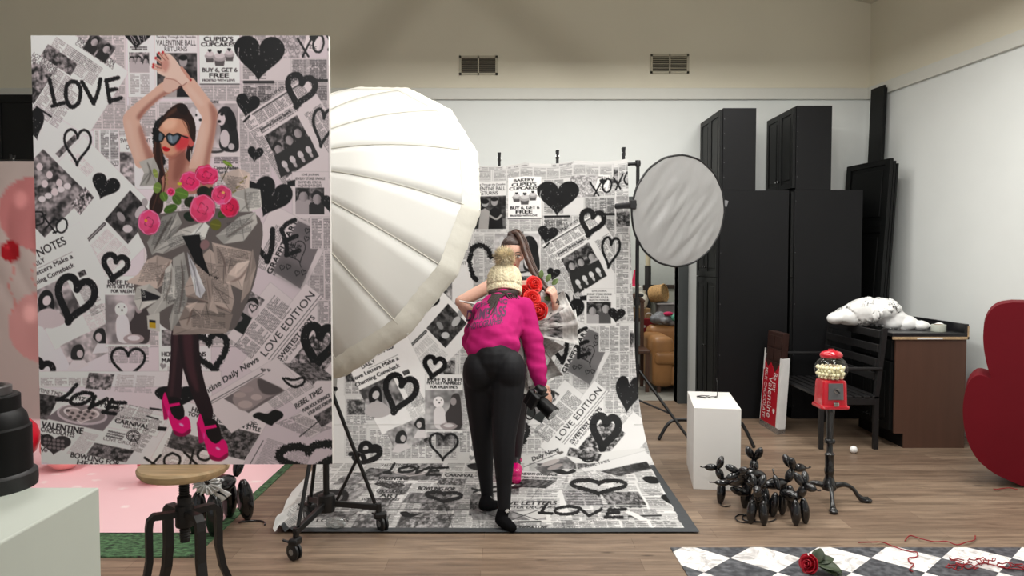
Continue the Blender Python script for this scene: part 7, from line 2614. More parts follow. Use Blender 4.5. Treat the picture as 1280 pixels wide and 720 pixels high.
# rolls of backdrop paper standing up
for i, (px, col, top_, lab) in enumerate([(810, (30, 28, 28), 325, 'dark roll of backdrop paper with pale core standing in the storeroom')]):
    yv = 10.15
    pp = P(px, top_, yv)
    t = thing('paper_roll', (pp.x, yv, 0), lab, 'roll')
    MB().cyl((pp.x, yv, 0), (pp.x, yv, P(px, 332, yv).z), 0.042, None, 20).build('sleeve', pm('dark_sleeve', col, 0.6), t, True, 40)
    MB().cyl((pp.x, yv, P(px, 332, yv).z), (pp.x, yv, P(px, 300, yv).z), 0.034, None, 20).build('core', pm('core_beige', (176, 166, 140), 0.7), t, True, 40)
cn = P(794, 357, 9.4)
t = thing('paper_cone', (cn.x, 9.4, cn.z - 0.01), 'slim crimson cone standing on the pale shelf in the storeroom', 'cone')
MB().lathe([(0, 0), (0.055, 0), (0.052, 0.01), (0.014, 0.20), (0, 0.205)], (cn.x, 9.4, cn.z - 0.01), 20).build('cone_body', pm('crimson_card', (188, 22, 70), 0.5), t, True, 50)
t = thing('wall_shelf', (cn.x, 9.5, cn.z - 0.06), 'pale shelf board under the crimson cone in the storeroom', 'shelf')
MB().box2((cn.x - 0.45, 9.25, cn.z - 0.035), (cn.x + 0.06, 10.498, cn.z - 0.011), 0.003).build('board', M_TRIM, t)
MB().box2((cn.x - 0.3, 10.2, cn.z - 0.2), (cn.x - 0.27, 10.498, cn.z - 0.036)).build('bracket', M_TRIM, t)
# framed picture leaning at the back
f0, f1 = P(804, 356, 10.2), P(868, 420, 10.2)
t = thing('picture_frame', ((f0.x + f1.x) / 2, 10.2, f1.z), 'large dark empty frame leaning at the back of the storeroom', 'frame')
zb0 = 0.0
mb = MB()
for lo, hi in [((f0.x, f0.z - 0.05), (f1.x, f0.z)), ((f0.x, 0.0), (f0.x + 0.05, f0.z - 0.05)), ((f1.x - 0.05, 0.0), (f1.x, f0.z - 0.05)), ((f0.x + 0.05, 0.0), (f1.x - 0.05, 0.05))]:
    mb.box2((lo[0], 10.2, lo[1]), (hi[0], 10.24, hi[1]), 0.006)
mb.build('moulding', pm('dark_frame_wood', (54, 42, 34), 0.5, var=0.2), t)
MB().box2((f0.x + 0.05, 10.222, 0.05), (f1.x - 0.05, 10.235, f0.z - 0.05)).build('back_board', pm('pale_board', (168, 170, 160), 0.7), t)
# wooden chair half hidden by the newspaper cloth
xw = P(789, 430, 8.6).x
t = thing('wooden_chair', (xw, 8.7, 0), 'dark wooden chair in the storeroom, half hidden by the newspaper backdrop', 'chair')
M_DW = pm('dark_wood', (74, 48, 34), 0.45, var=0.2, scale=4, stretch=(8, 8, 1))
MB().box2((xw - 0.22, 8.5, 0.43), (xw + 0.20, 8.92, 0.47), 0.008).build('seat', M_DW, t)
for xx in (xw - 0.2, xw + 0.15):
    MB().box2((xx, 8.51, 0), (xx + 0.04, 8.55, 0.43)).build('leg', M_DW, t)
    MB().box2((xx, 8.88, 0), (xx + 0.04, 8.92, 1.0)).build('leg', M_DW, t)
MB().tube(catmull([(xw - 0.2, 8.90, 0.98), (xw - 0.1, 8.90, 1.05), (xw + 0.08, 8.90, 1.05), (xw + 0.19, 8.90, 0.98)], 6), 0.03, 10).build('back_rail', M_DW, t, True)
for k in range(4):
    MB().cyl((xw - 0.13 + k * 0.085, 8.90, 0.47), (xw - 0.13 + k * 0.085, 8.90, 1.02), 0.009, None, 8).build('spindle', M_DW, t, True, 40)
# ------------------------------------------------------------------ people
from mathutils.bvhtree import BVHTree
M_SKIN = pm('skin', (214, 168, 148), 0.5, var=0.05, scale=12, sub=0.08)
M_SWEAT = pm('magenta_fleece', (176, 30, 104), 0.85, var=0.07, scale=14, bump=0.25, bscale=9, spec=0.15)
M_LEGG = pm('black_leggings', (17, 17, 21), 0.65, var=0.08, scale=10, spec=0.25, bump=0.05, bscale=12)
M_SOCK = pm('black_sock', (12, 12, 14), 0.9, var=0.08, scale=60, spec=0.1)
M_HAIR = pm('brown_hair', (36, 21, 14), 0.7, var=0.35, scale=10, stretch=(14, 14, 1.5), bump=0.5, bscale=14)
M_KNIT = pm('cream_knit', (228, 216, 184), 0.9, var=0.12, scale=30, bump=0.9, bscale=60, spec=0.1)
M_FUR = pm('fur_pompom', (216, 202, 174), 0.9, var=0.5, scale=30, spec=0.1)


def hand(bl, W, d, n, thumb=1, curl=0.5, s=1.0, spread=0.15):
    "palm and five fingers; d wrist to fingers, n out of the palm side"
    W, d, n = Vector(W), Vector(d).normalized(), Vector(n)
    n = (n - d * n.dot(d)).normalized()
    sd = d.cross(n).normalized() * thumb
    L = 0.085 * s
    for o in (-0.026, -0.009, 0.009, 0.026):
        bl.chain([(W, 0.017 * s), (W + d * L * 0.5 + sd * o * 0.8 * s, 0.0135 * s), (W + d * L + sd * o * s, 0.0105 * s)])
    for i, (o, ln) in enumerate([(0.029, 0.068), (0.0095, 0.078), (-0.0105, 0.073), (-0.030, 0.058)]):
        p = W + d * L + sd * o * s
        ang = sd * 0
        dirv = (d + sd * (o / 0.03) * spread).normalized()
        pts = [(p, 0.0098 * s)]
        a = 0.0
        for k, f in enumerate((0.42, 0.32, 0.26)):
            a += curl * (0.55 + 0.25 * k)
            v = dirv * math.cos(a) + n * math.sin(a)
            p = p + v * ln * f * s
            pts.append((p, (0.0092 - 0.0011 * k) * s))
        bl.chain(pts)
    t0 = W + d * 0.018 * s + sd * 0.022 * s
    t1 = t0 + (d * 0.55 + sd * 0.75 + n * 0.35 * (0.3 + curl)).normalized() * 0.042 * s
    t2 = t1 + (d * 0.85 + sd * 0.2 + n * 0.5 * (0.3 + curl)).normalized() * 0.03 * s
    t3 = t2 + (d * 0.9 - sd * 0.15 + n * 0.4 * (0.3 + curl)).normalized() * 0.024 * s
    bl.chain([(t0, 0.016 * s), (t1, 0.0125 * s), (t2, 0.0105 * s), (t3, 0.0088 * s)])


def head(bl, c, fwd, up, s=1.0):
    f, u = Vector(fwd).normalized(), Vector(up)
    u = (u - f * u.dot(f)).normalized()
    r = f.cross(u).normalized()
    M = Matrix((r, f, u)).transposed()
    bl.ell(c + u * 0.02 * s - f * 0.008 * s, (0.073 * s, 0.092 * s, 0.095 * s), M)
    bl.ell(c - u * 0.045 * s + f * 0.024 * s, (0.056 * s, 0.058 * s, 0.066 * s), M)
    bl.ell(c - u * 0.094 * s + f * 0.062 * s, (0.022 * s, 0.018 * s, 0.016 * s), M)
    bl.chain([(c + f * 0.080 * s + u * 0.012 * s, 0.008 * s), (c + f * 0.100 * s - u * 0.028 * s, 0.013 * s)])
    bl.ell(c + f * 0.092 * s - u * 0.034 * s, (0.018 * s, 0.010 * s, 0.009 * s), M)
    for k in (-1, 1):
        bl.ell(c + r * 0.076 * s * k - f * 0.008 * s - u * 0.012 * s, (0.009 * s, 0.018 * s, 0.031 * s), M)
        bl.ell(c + r * 0.046 * s * k + f * 0.056 * s - u * 0.022 * s, (0.022 * s, 0.022 * s, 0.018 * s), M)
    return M, r, f, u


# ---- photographer, from behind, bending to her shot
ph = thing('person', G(620, 655), 'person in magenta sweatshirt, black leggings and cream bobble hat, seen from behind, holding a camera', 'person')
pel = P(618, 455, 4.38)
waist = P(617, 430, 4.44)
chest = P(624, 400, 4.62)
neck0 = P(629, 376, 4.74)
hd = P(630.5, 357, 4.85)
shR, shL = P(654, 385, 4.66), P(603, 390, 4.70)
elR, wrR = P(669, 440, 4.56), P(675, 481, 4.50)
elL, wrL = P(589, 425, 4.78), P(606, 462, 4.60)
hipR, hipL = P(636, 465, 4.36), P(600, 466, 4.40)
knR, anR = P(630, 548, 4.27), P(630, 636, 4.21)
knL, anL = P(603, 545, 4.42), P(609, 620, 4.50)
heelR, toeR = P(626, 654, 4.20), G(640, 666)
toeR.z = 0.028
heelR.z = max(heelR.z, 0.05)
heelL = G(605, 643); heelL.z = 0.055
toeL = G(620, 637); toeL.z = 0.028
bl = Blob()
bl.chain([(pel, 0.10), (waist, 0.095), (chest, 0.115), (neck0, 0.06), (hd, 0.055)])
bl.chain([(hipL, 0.06), (pel, 0.09), (hipR, 0.06)])
bl.chain([(shL, 0.05), (chest + Vector((0, 0.02, 0.03)), 0.09), (shR, 0.05)])
for hp, kn, an, he, to in [(hipR, knR, anR, heelR, toeR), (hipL, knL, anL, heelL, toeL)]:
    bl.chain([(hp, 0.062), (hp.lerp(kn, .5), 0.055), (kn, 0.048), (kn.lerp(an, .3), 0.046), (an, 0.030), (he.lerp(an, .25), 0.028)])
    bl.chain([(he, 0.028), (he.lerp(to, .6), 0.028), (to, 0.022)])
bl.chain([(shR, 0.045), (elR, 0.037), (wrR, 0.025)])
bl.chain([(shL, 0.045), (elL, 0.037), (wrL, 0.025)])
hand(bl, wrR, (0.45, -0.05, -0.85), (-0.5, 0.75, -0.3), 1, 0.62, 0.95)
hand(bl, wrL, (0.2, -0.35, -0.9), (0.1, -0.9, 0.3), -1, 0.25, 0.95)
hfwd = (hd - neck0).cross(Vector((1, 0, 0)))
Mh, hr, hf, hu = head(bl, hd, (0.02, 0.93, -0.38), (0, 0.30, 0.95))
bl.build('body', M_SKIN, ph, 0.0055, 5)
# leggings
bl = Blob()
bl.chain([(hipL + Vector((0.005, 0, 0.0)), 0.088), (pel + Vector((0, 0.0, 0.02)), 0.132), (hipR + Vector((-0.002, 0, 0.0)), 0.088)])
bl.ell(P(600, 464, 4.37), (0.100, 0.115, 0.125)); bl.ell(P(637, 464, 4.34), (0.094, 0.115, 0.125))
bl.chain([(pel + Vector((0, 0, 0.02)), 0.135), (waist, 0.122)])
bl.ell(P(618, 486, 4.37), (0.06, 0.075, 0.07)); bl.ell(P(617, 505, 4.36), (0.035, 0.06, 0.08))
for hp, kn, an, k in [(hipR, knR, anR, 1), (hipL, knL, anL, 0)]:
    bl.chain([(hp, 0.103), (hp.lerp(kn, .35), 0.095), (hp.lerp(kn, .7), 0.080), (kn, 0.067), (kn.lerp(an, .28), 0.060), (kn.lerp(an, .65), 0.044), (an + Vector((0, 0, 0.01)), 0.037)])
bl.build('leggings', M_LEGG, ph, 0.007, 5)
# socks, with a small pale mark at the ankle
for an, he, to in [(anR, heelR, toeR), (anL, heelL, toeL)]:
    bl = Blob()
    bl.chain([(an + Vector((0, 0, 0.035)), 0.034), (an, 0.034), (he.lerp(an, .3), 0.035), (he, 0.034), (he.lerp(to, .55), 0.034), (to, 0.027)])
    so = bl.build('sock', M_SOCK, ph, 0.006, 4)
    mb = MB()
    for a in range(3):
        c = an + Vector((0.018, -0.030, -0.002))
        mb.box(c, (0.022, 0.006, 0.005), (0, a * 1.05, 0.3))
    mb.build('sock_mark', M_WHT, so)
# sweatshirt
bl = Blob()
bl.chain([(waist + Vector((-0.035, -0.02, -0.028)), 0.128), (waist + Vector((0.0, -0.035, -0.03)), 0.126), (waist + Vector((0.035, -0.02, -0.012)), 0.124)])
bl.chain([(waist + Vector((-0.02, -0.005, 0.03)), 0.132), (chest + Vector((-0.03, 0, -0.01)), 0.125), (neck0 + Vector((0, -0.01, -0.015)), 0.092)])
bl.chain([(neck0 + Vector((-0.07, 0, -0.03)), 0.07), (neck0 + Vector((0.07, 0, -0.03)), 0.07)])
bl.chain([(waist + Vector((0.02, -0.005, 0.03)), 0.122), (chest + Vector((0.03, 0, 0)), 0.122)])
bl.chain([(shL, 0.068), (chest + Vector((0, 0.02, 0.03)), 0.11), (shR, 0.068)])
bl.chain([(shR, 0.070), (shR.lerp(elR, .5), 0.068), (elR, 0.062), (elR.lerp(wrR, .5), 0.056), (wrR + (elR - wrR) * .12, 0.043), (wrR + (elR - wrR) * .02, 0.037)])
bl.chain([(shL, 0.066), (elL, 0.062), (elL.lerp(wrL, .6), 0.052), (wrL + (elL - wrL) * .1, 0.04)])
sw = bl.build('sweatshirt', M_SWEAT, ph, 0.008, 6)
for v in sw.data.vertices:
    w = v.co + ph.location
    f = mnoise.noise(Vector((w.x * 5, w.y * 6, (w.z + w.x * 0.5) * 20))) + 0.6 * mnoise.noise(Vector((w.x * 11 + 4, w.y * 9, w.z * 26)))
    low = max(0.25, min(1, (1.22 - w.z) / 0.18))
    v.co += v.normal * 0.0105 * f * low
# lettering across the back
dg = bpy.context.evaluated_depsgraph_get()
tree = BVHTree.FromPolygons([v.co + ph.location for v in sw.data.vertices], [tuple(p.vertices) for p in sw.data.polygons])
M_LET = pm('dark_purple_print', (74, 26, 66), 0.7, var=0.1)
def back_text(body, x0, y0, x1, y1, hpx):
    "baseline from (x0,y0) to (x1,y1) as seen, cap height hpx"
    vs, fs = text_mesh(body, 0.028)
    w0, w1 = vs[:, 0].min(), vs[:, 0].max()
    bm = bmesh.new()
    V = [bm.verts.new((x, y, 0)) for x, y in vs]
    for f in fs:
        try: bm.faces.new([V[i] for i in f])
        except ValueError: pass
    bmesh.ops.triangulate(bm, faces=bm.faces[:])
    bmesh.ops.subdivide_edges(bm, edges=bm.edges[:], cuts=2, use_grid_fill=True)
    ok = True
    for v in bm.verts:
        k = (v.co.x - w0) / (w1 - w0)
        px = x0 + (x1 - x0) * k + v.co.y / 0.7 * hpx * 0.12
        py = y0 + (y1 - y0) * k - v.co.y / 0.7 * hpx
        d = ray(px, py).normalized()
        hit = tree.ray_cast(Vector((0, 0, CAM_H)), d)
        if hit[0] is None:
            hit = (Vector((0, 0, CAM_H)) + d * 4.7, -d)
        v.co = hit[0] - d * 0.0035
    mb = MB(); mb.bm.free(); mb.bm = bm
    return mb.build('lettering', M_LET, ph)
back_text('DUMB ASS', 582.5, 401.5, 632, 394.5, 13)
back_text('PHOTOGRAPHER', 583, 413, 628.5, 403.5, 8)
back_text('CEL', 594, 387, 609, 380, 6)
back_text('NG', 621, 377.5, 634, 380.5, 6)
# hat
ht = hd - hu * 0.004 - hf * 0.004
mb = MB()
prof = [(0.100, -0.052), (0.107, -0.050), (0.109, -0.030), (0.106, -0.010), (0.103, -0.008), (0.108, 0.0), (0.108, 0.035), (0.102, 0.075), (0.088, 0.108), (0.060, 0.130), (0.02, 0.139), (0, 0.140)]
SEG = 120
rings = []
pp = []
for (r, z), (r2, z2) in zip(prof[:-1], prof[1:]):
    for k in range(5): pp.append((r + (r2 - r) * k / 5, z + (z2 - z) * k / 5))
pp.append(prof[-1])
for r, z in pp:
    ring = []
    for k in range(SEG):
        a = 2 * math.pi * k / SEG
        if z < -0.008: d = 0.0035 * math.sin(k / SEG * 2 * math.pi * 40)
        else:
            col = (k / SEG * 15) % 1.0
            d = 0.007 * math.sin((abs(col - 0.5) * 2 * 0.035 - z) * 260) * math.sin(math.pi * col) - (0.004 if col < 0.1 or col > 0.9 else 0)
        q = Mh @ Vector(((r + d) * math.cos(a), (r + d) * 1.02 * math.sin(a), z))
        ring.append(mb.bm.verts.new(ht + q))
    rings.append(ring)
for A, B in zip(rings[:-1], rings[1:]):
    for k in range(SEG): mb.bm.faces.new((A[k], A[(k + 1) % SEG], B[(k + 1) % SEG], B[k]))
hat = mb.build('knit_hat', M_KNIT, ph, True)
rng = random.Random(8)
pc = P(630.5, 322, 4.84)
mb = MB().ball(pc, 0.048, None, 12, 8)
for k in range(1500):
    d = Vector((rng.gauss(0, 1), rng.gauss(0, 1), rng.gauss(0, 1))).normalized()
    L = rng.uniform(0.062, 0.088)
    a, b, _ = basis(d)
    e = pc + (d + a * rng.uniform(-.25, .25) + b * rng.uniform(-.25, .25)) * L
    w = 0.0034
    p0, p1, p2 = pc + d * 0.042 + a * w, pc + d * 0.042 - a * w, e
    p3 = pc + d * 0.042 + b * w
    q = [mb.bm.verts.new(p) for p in (p0, p1, p2, p3)]
    mb.bm.faces.new((q[0], q[1], q[2])); mb.bm.faces.new((q[1], q[3], q[2])); mb.bm.faces.new((q[3], q[0], q[2]))
mb.build('pompom', M_FUR, hat)
# hair under the hat, a lock down her back
def on_back(px, py, out):
    d = ray(px, py).normalized()
    hit = tree.ray_cast(Vector((0, 0, CAM_H)), d)
    q = hit[0] if hit[0] is not None else Vector((0, 0, CAM_H)) + d * 4.72
    return q - d * out
bl = Blob()
bl.chain([(P(614, 366, 4.78), 0.020), (P(621, 368, 4.71), 0.024), (P(630, 368, 4.69), 0.026), (P(639, 367, 4.72), 0.022), (P(646, 365, 4.79), 0.016)])
hb_ = bl.build('hair', M_HAIR, ph, 0.0055, 2)
rng = random.Random(12)
mb = MB()
for k in range(15):
    x0 = 616 + k * 0.95 + rng.uniform(-.6, .6)
    x1 = 609.5 + (x0 - 616) * 0.42 + rng.uniform(-1, 1)
    ln = rng.uniform(12, 26) if 2 < k < 11 else rng.uniform(7, 13)
    pts = catmull([on_back(x0 + (x1 - x0) * t ** 1.2, 368.5 + ln * t, 0.010 - 0.007 * t) for t in (0, 0.3, 0.6, 0.85, 1.0)], 4)
    mb.tube(pts, [0.0105 * (1 - 0.75 * i / (len(pts) - 1)) for i in range(len(pts))], 8)
for k in range(5):
    x0 = 633 + k * 3
    pts = catmull([on_back(x0, 368, 0.008), on_back(x0 + 1.5, 371, 0.006), on_back(x0 + 3.5, 373.5, 0.003)], 4)
    mb.tube(pts, [0.010 * (1 - 0.7 * i / (len(pts) - 1)) for i in range(len(pts))], 8)
mb.build('loose_lock', M_HAIR, hb_, True)

# ---- the camera in her right hand
cmc = P(670, 497, 4.49)
cm = thing('camera', cmc - Vector((0, 0, 0.10)), 'black camera with zoom lens held low in the right hand of the person in magenta', 'camera')
Mc = (Matrix.Rotation(math.radians(-38), 4, 'Z') @ Matrix.Rotation(math.radians(34), 4, 'Y'))
def cpt(x, y, z): return cmc + Mc.to_3x3() @ Vector((x, y, z))
def cT(mb, loc, size, bev):
    return mb.box(cpt(*loc), size, Mc, bev, 3)
mb = MB()
cT(mb, (0, 0, 0), (0.075, 0.135, 0.10), 0.012); cT(mb, (0.0, 0.0, 0.062), (0.062, 0.06, 0.045), 0.014); cT(mb, (0.022, -0.055, 0.0), (0.06, 0.032, 0.098), 0.012)
mb.build('camera_body', M_BPLAS, cm)
MB().cyl(cpt(0.03, 0.008, -0.004), cpt(0.055, 0.008, -0.004), 0.038, None, 24).cyl(cpt(0.055, 0.008, -0.004), cpt(0.115, 0.008, -0.004), 0.041, None, 24).cyl(cpt(0.115, 0.008, -0.004), cpt(0.145, 0.008, -0.004), 0.044, 0.046, 24).build('zoom_lens', M_LENS, cm, True, 35)
MB().cyl(cpt(0.1452, 0.008, -0.004), cpt(0.1475, 0.008, -0.004), 0.038, None, 24).build('lens_front', M_CHROME, cm, True, 35)
MB().cyl(cpt(0.0, -0.045, 0.05), cpt(0.0, -0.045, 0.062), 0.015, None, 16).build('mode_dial', M_CHROME, cm, True, 35)
MB().box(cpt(-0.039, 0.005, -0.005), (0.003, 0.075, 0.055), Mc, 0.001).build('screen', pm('screen_glass', (38, 42, 46), 0.1), cm)
MB().tube(catmull([cpt(0, 0.068, 0.03), P(661, 503, 4.47), P(657.5, 512, 4.46), P(658, 522, 4.46), P(664, 524, 4.46), P(669, 517, 4.46), P(668, 508, 4.47), cpt(0, 0.06, -0.03)], 6), 0.0075, 8, flat=0.5).build('strap', M_BPLAS, cm, True)

# ---- model in front of the backdrop
YM = 5.20
md = thing('person', G(640, 598), 'person in a newspaper dress holding up her long ponytail, in front of the newspaper backdrop', 'person')
hc = P(640, 318, YM)
nk = P(642, 349, YM)
s_R, s_L = P(613, 357, YM + .01), P(669, 357, YM)
e_R, h_R = P(576, 377, YM - 0.05), P(606, 418, YM - 0.02)
e_L, h_L = P(702, 412, YM - 0.06), P(694, 381, 4.97)
hp1, hp2 = P(627, 450, YM), P(653, 450, YM)
k1, k2 = P(633, 518, YM - 0.02), P(648, 520, YM - 0.03)
a1_, a2_ = P(630, 570, YM + 0.02), P(645, 572, YM)
bl = Blob()
bl.chain([(P(640, 445, YM), 0.115), (P(640, 412, YM), 0.088), (P(641, 378, YM), 0.105), (P(642, 362, YM), 0.075), (nk, 0.044), (hc - Vector((0, 0, 0.05)), 0.045)])
bl.chain([(s_R, 0.045), (P(641, 366, YM), 0.08), (s_L, 0.045)])
bl.chain([(hp1, 0.09), (P(640, 446, YM), 0.10), (hp2, 0.09)])
for h_, k_, a_ in [(hp1, k1, a1_), (hp2, k2, a2_)]:
    bl.chain([(h_, 0.084), (h_.lerp(k_, .5), 0.070), (k_, 0.050), (k_.lerp(a_, .3), 0.048), (a_, 0.031)])
    bl.chain([(a_, 0.030), (a_ + Vector((0.0, -0.05, -0.045)), 0.030), (a_ + Vector((0.0, -0.12, -0.10)), 0.026)])
bl.chain([(s_R, 0.045), (s_R.lerp(e_R, .5), 0.043), (e_R, 0.040), (e_R.lerp(h_R, .35), 0.041), (h_R, 0.027)])
bl.chain([(s_L, 0.045), (e_L, 0.037), (e_L.lerp(h_L, .4), 0.036), (h_L, 0.024)])
hand(bl, h_R, (0.5, 0.2, -0.6), (0.9, 0.2, 0.4), 1, 0.4, 0.95)
hand(bl, h_L, (-0.12, -0.25, 0.75), (-0.8, 0.5, 0.25), -1, 1.0, 0.95)
Mm, mr, mf, mu = head(bl, hc, (0.10, -0.98, -0.12), (0.03, -0.1, 1), 0.98)
bl.build('body', M_SKIN, md, 0.005, 4)
# face
for k in (-1, 1):
    e = hc + mr * 0.030 * k + mf * 0.080 - mu * 0.004
    eo = MB().ball(e, (0.0155, 0.012, 0.0085), Mm, 14, 8).build('eye', pm('eye_white', (226, 220, 214), 0.3), md, True)
    MB().ball(e + mf * 0.009, (0.0065, 0.005, 0.0072), Mm, 10, 6).build('iris', pm('iris_dark', (40, 26, 20), 0.2), eo, True)
    MB().tube([e + mu * 0.007 - mr * 0.016 + mf * 0.006, e + mu * 0.0105 + mf * 0.012, e + mu * 0.007 + mr * 0.016 + mf * 0.006], 0.003, 6).build('lashes', M_SOCK, eo, True)
    MB().tube([e + mu * 0.024 - mr * 0.019 * 1 + mf * 0.002, e + mu * 0.030 + mf * 0.010, e + mu * 0.024 + mr * 0.019 + mf * 0.002], [0.002, 0.004, 0.002], 6).build('eyebrow', M_HAIR, md, True)
lp = hc + mf * 0.082 - mu * 0.058
MB().ball(lp, (0.021, 0.010, 0.006), Mm, 14, 8).ball(lp - mu * 0.008, (0.017, 0.011, 0.006), Mm, 14, 8).build('lips', pm('red_lipstick', (176, 20, 40), 0.35), md, True)
# hair pulled tight, high bun, ponytail swept to her hand
M_HAIRM = pm('dark_brown_hair', (56, 36, 30), 0.38, var=0.4, scale=9, stretch=(3, 3, 14), bump=0.6, bscale=16)
bl = Blob()
bl.ell(hc + mu * 0.030 - mf * 0.024, (0.080, 0.090, 0.097), Mm)
bl.ell(hc + mu * 0.075 + mf * 0.018, (0.055, 0.05, 0.035), Mm)
bl.ell(P(640, 293.5, YM + 0.03), (0.033, 0.033, 0.030))
bl.build('hair', M_HAIRM, md, 0.006, 3)
pts = catmull([P(639, 293, YM + 0.02), P(646, 290.5, YM + 0.01), P(653, 300, YM - 0.03), P(659, 318, YM - 0.07), P(667, 338, YM - 0.13), P(679, 357, YM - 0.18), P(691, 371, 4.98), P(697, 379, 4.96)], 8)
n = len(pts)
rr = [0.018 + 0.014 * math.sin(math.pi * min(1, i / n * 1.15)) for i in range(n)]
mb = MB().tube(pts, rr, 14, flat=0.65)
rng = random.Random(4)
for k in range(16):
    a = rng.uniform(0, 6.28)
    off = Vector((math.cos(a), rng.uniform(-0.6, 0.2), math.sin(a))) * 0.9
    mb.tube([p + off * r_ * 0.85 for p, r_ in zip(pts, rr)], 0.0042, 5)
mb.build('ponytail', pm('lighter_brown_hair', (74, 50, 40), 0.38, var=0.4, scale=9, stretch=(3, 3, 3), bump=0.4, bscale=20), md, True)
# tights and shoes
M_TIGHT = pm('black_tights', (34, 26, 30), 0.5, var=0.05)
M_PINK = pm('hot_pink_patent', (226, 14, 116), 0.18, var=0.03, coat=0.8)
for h_, k_, a_ in [(hp1, k1, a1_), (hp2, k2, a2_)]:
    bl = Blob()
    bl.chain([(h_ - Vector((0, 0, 0.05)), 0.088), (h_.lerp(k_, .5), 0.0735), (k_, 0.0535), (k_.lerp(a_, .3), 0.051), (a_, 0.034)])
    bl.chain([(a_, 0.034), (a_ + Vector((0.0, -0.05, -0.045)), 0.033), (a_ + Vector((0.0, -0.12, -0.10)), 0.029)])
    bl.build('stocking', M_TIGHT, md, 0.007, 4)
    sh = MB()
    g0 = Vector((a_.x, a_.y, 0))
    bl = Blob()
    bl.chain([(g0 + Vector((0, 0.035, a_.z - 0.075)), 0.036), (g0 + Vector((0, -0.04, a_.z - 0.095)), 0.040), (g0 + Vector((0, -0.12, 0.085)), 0.046), (g0 + Vector((0, -0.165, 0.075)), 0.040)])
    bl.chain([(g0 + Vector((0, -0.10, 0.035)), 0.036), (g0 + Vector((0, -0.175, 0.036)), 0.036)])
    so = bl.build('shoe', M_PINK, md, 0.006, 4)
    lo = min(v.co.z for v in so.data.vertices) + md.location.z
    MB().tube([(g0.x, g0.y + 0.045, 0.0), (g0.x, g0.y + 0.045, a_.z - 0.07)], [0.030, 0.036], 18).build('heel', M_PINK, so, True, 40)
    MB().lathe([(0.036, -0.009), (0.040, -0.009), (0.040, 0.009), (0.036, 0.009)], a_ + Vector((0, -0.005, -0.012)), 24).build('ankle_strap', M_PINK, so, True, 40)
# newspaper dress: tiers of folded sheets
NP = Canvas(0, 0, 60, 60, 2, (0.80, 0.79, 0.775))
NP.inkmul = 1.0
for i in range(3):
    NP.column((2 + i * 19.5, 12), (17.5, 0), (0, 45), cols=2, rows=20, dark=0.2)
NP.text('DAILY LOVE', (4, 10), (50, 0), (0, -7), weight=0.6)
NP.picture((22, 24), (17, 0), (0, 14), 0.15, 0.7, 4)
M_PAPER = attr_mat('newsprint_sheet', 0.75, 0.2)
ax = P(641, 400, YM)
def sheet(zt, r0, r1, L, phi, w, seed, parent, tone=1.0, turn=0.0, roll=0.0):
    NU_, NV_ = 40, 44
    co = np.zeros((NV_ + 1, NU_ + 1, 3))
    for j in range(NV_ + 1):
        v = j / NV_
        for i in range(NU_ + 1):
            u = i / NU_ - 0.5
            rad = r0 + (r1 - r0) * v ** 0.8
            fold = 0.05 * v * math.sin(u * (5 + seed % 4) + seed) + 0.02 * v * math.sin(u * 11 + seed * 2.3) + roll * max(0, v - 0.72) * 1.1
            crum = 0.035 * v * mnoise.noise(Vector((u * 4 + seed, v * 4, seed))) + 0.02 * abs(mnoise.noise(Vector((u * 9 + seed, v * 6, seed + 4))))
            a = phi + u * w / max(rad, 0.10) * (0.75 + 0.25 * v) + turn * v
            rr_ = rad + fold + crum
            z = zt - L * v + 0.02 * math.sin(u * 5 + seed) * v + 0.5 * roll * max(0, v - 0.72) ** 2 * 3
            co[j, i] = (ax.x + rr_ * math.sin(a), ax.y - rr_ * math.cos(a) * 0.8, z)
    me = grid_mesh('paper_sheet', co)
    uu, vv = np.meshgrid(np.linspace(0, 1, NU_ + 1), np.linspace(0, 1, NV_ + 1))
    o0 = (seed * 7.3) % 20
    ink_attr(me, sample(NP, (o0 + uu * 40).ravel(), ((seed * 3.1) % 16 + vv * 44).ravel()) * tone)
    o = link_mesh('paper_sheet', me, M_PAPER, parent)
    solid(o, 0.0012)
    return o
rng = random.Random(21)
z_top = P(641, 372, YM).z
k = 0
for tier, (dz, r0, r1, L, n_, w) in enumerate([(-0.30, 0.12, 0.17, 0.34, 9, 0.22), (-0.16, 0.115, 0.18, 0.30, 9, 0.24), (-0.03, 0.11, 0.22, 0.22, 8, 0.24), (0.05, 0.10, 0.24, 0.14, 7, 0.2)]):
    for i in range(n_):
        k += 1
        sheet(z_top + dz + rng.uniform(-.02, .02), r0, r1 * rng.uniform(0.85, 1.12), L * rng.uniform(0.85, 1.12), 2 * math.pi * i / n_ + tier * 0.35 + rng.uniform(-.15, .15), w, k * 1.7, md, rng.uniform(0.86, 1.05), rng.uniform(-.25, .25), rng.uniform(-0.25, 0.35))
# bodice
mb = MB().lathe([(0.112, -0.12), (0.11, 0.0), (0.118, 0.06), (0.113, 0.062), (0.10, 0.0), (0.105, -0.12)], (ax.x, ax.y, z_top), 28)
mb.build('bodice', pm('newsprint_plain', (190, 186, 178), 0.8, var=0.12, scale=50), md, True)

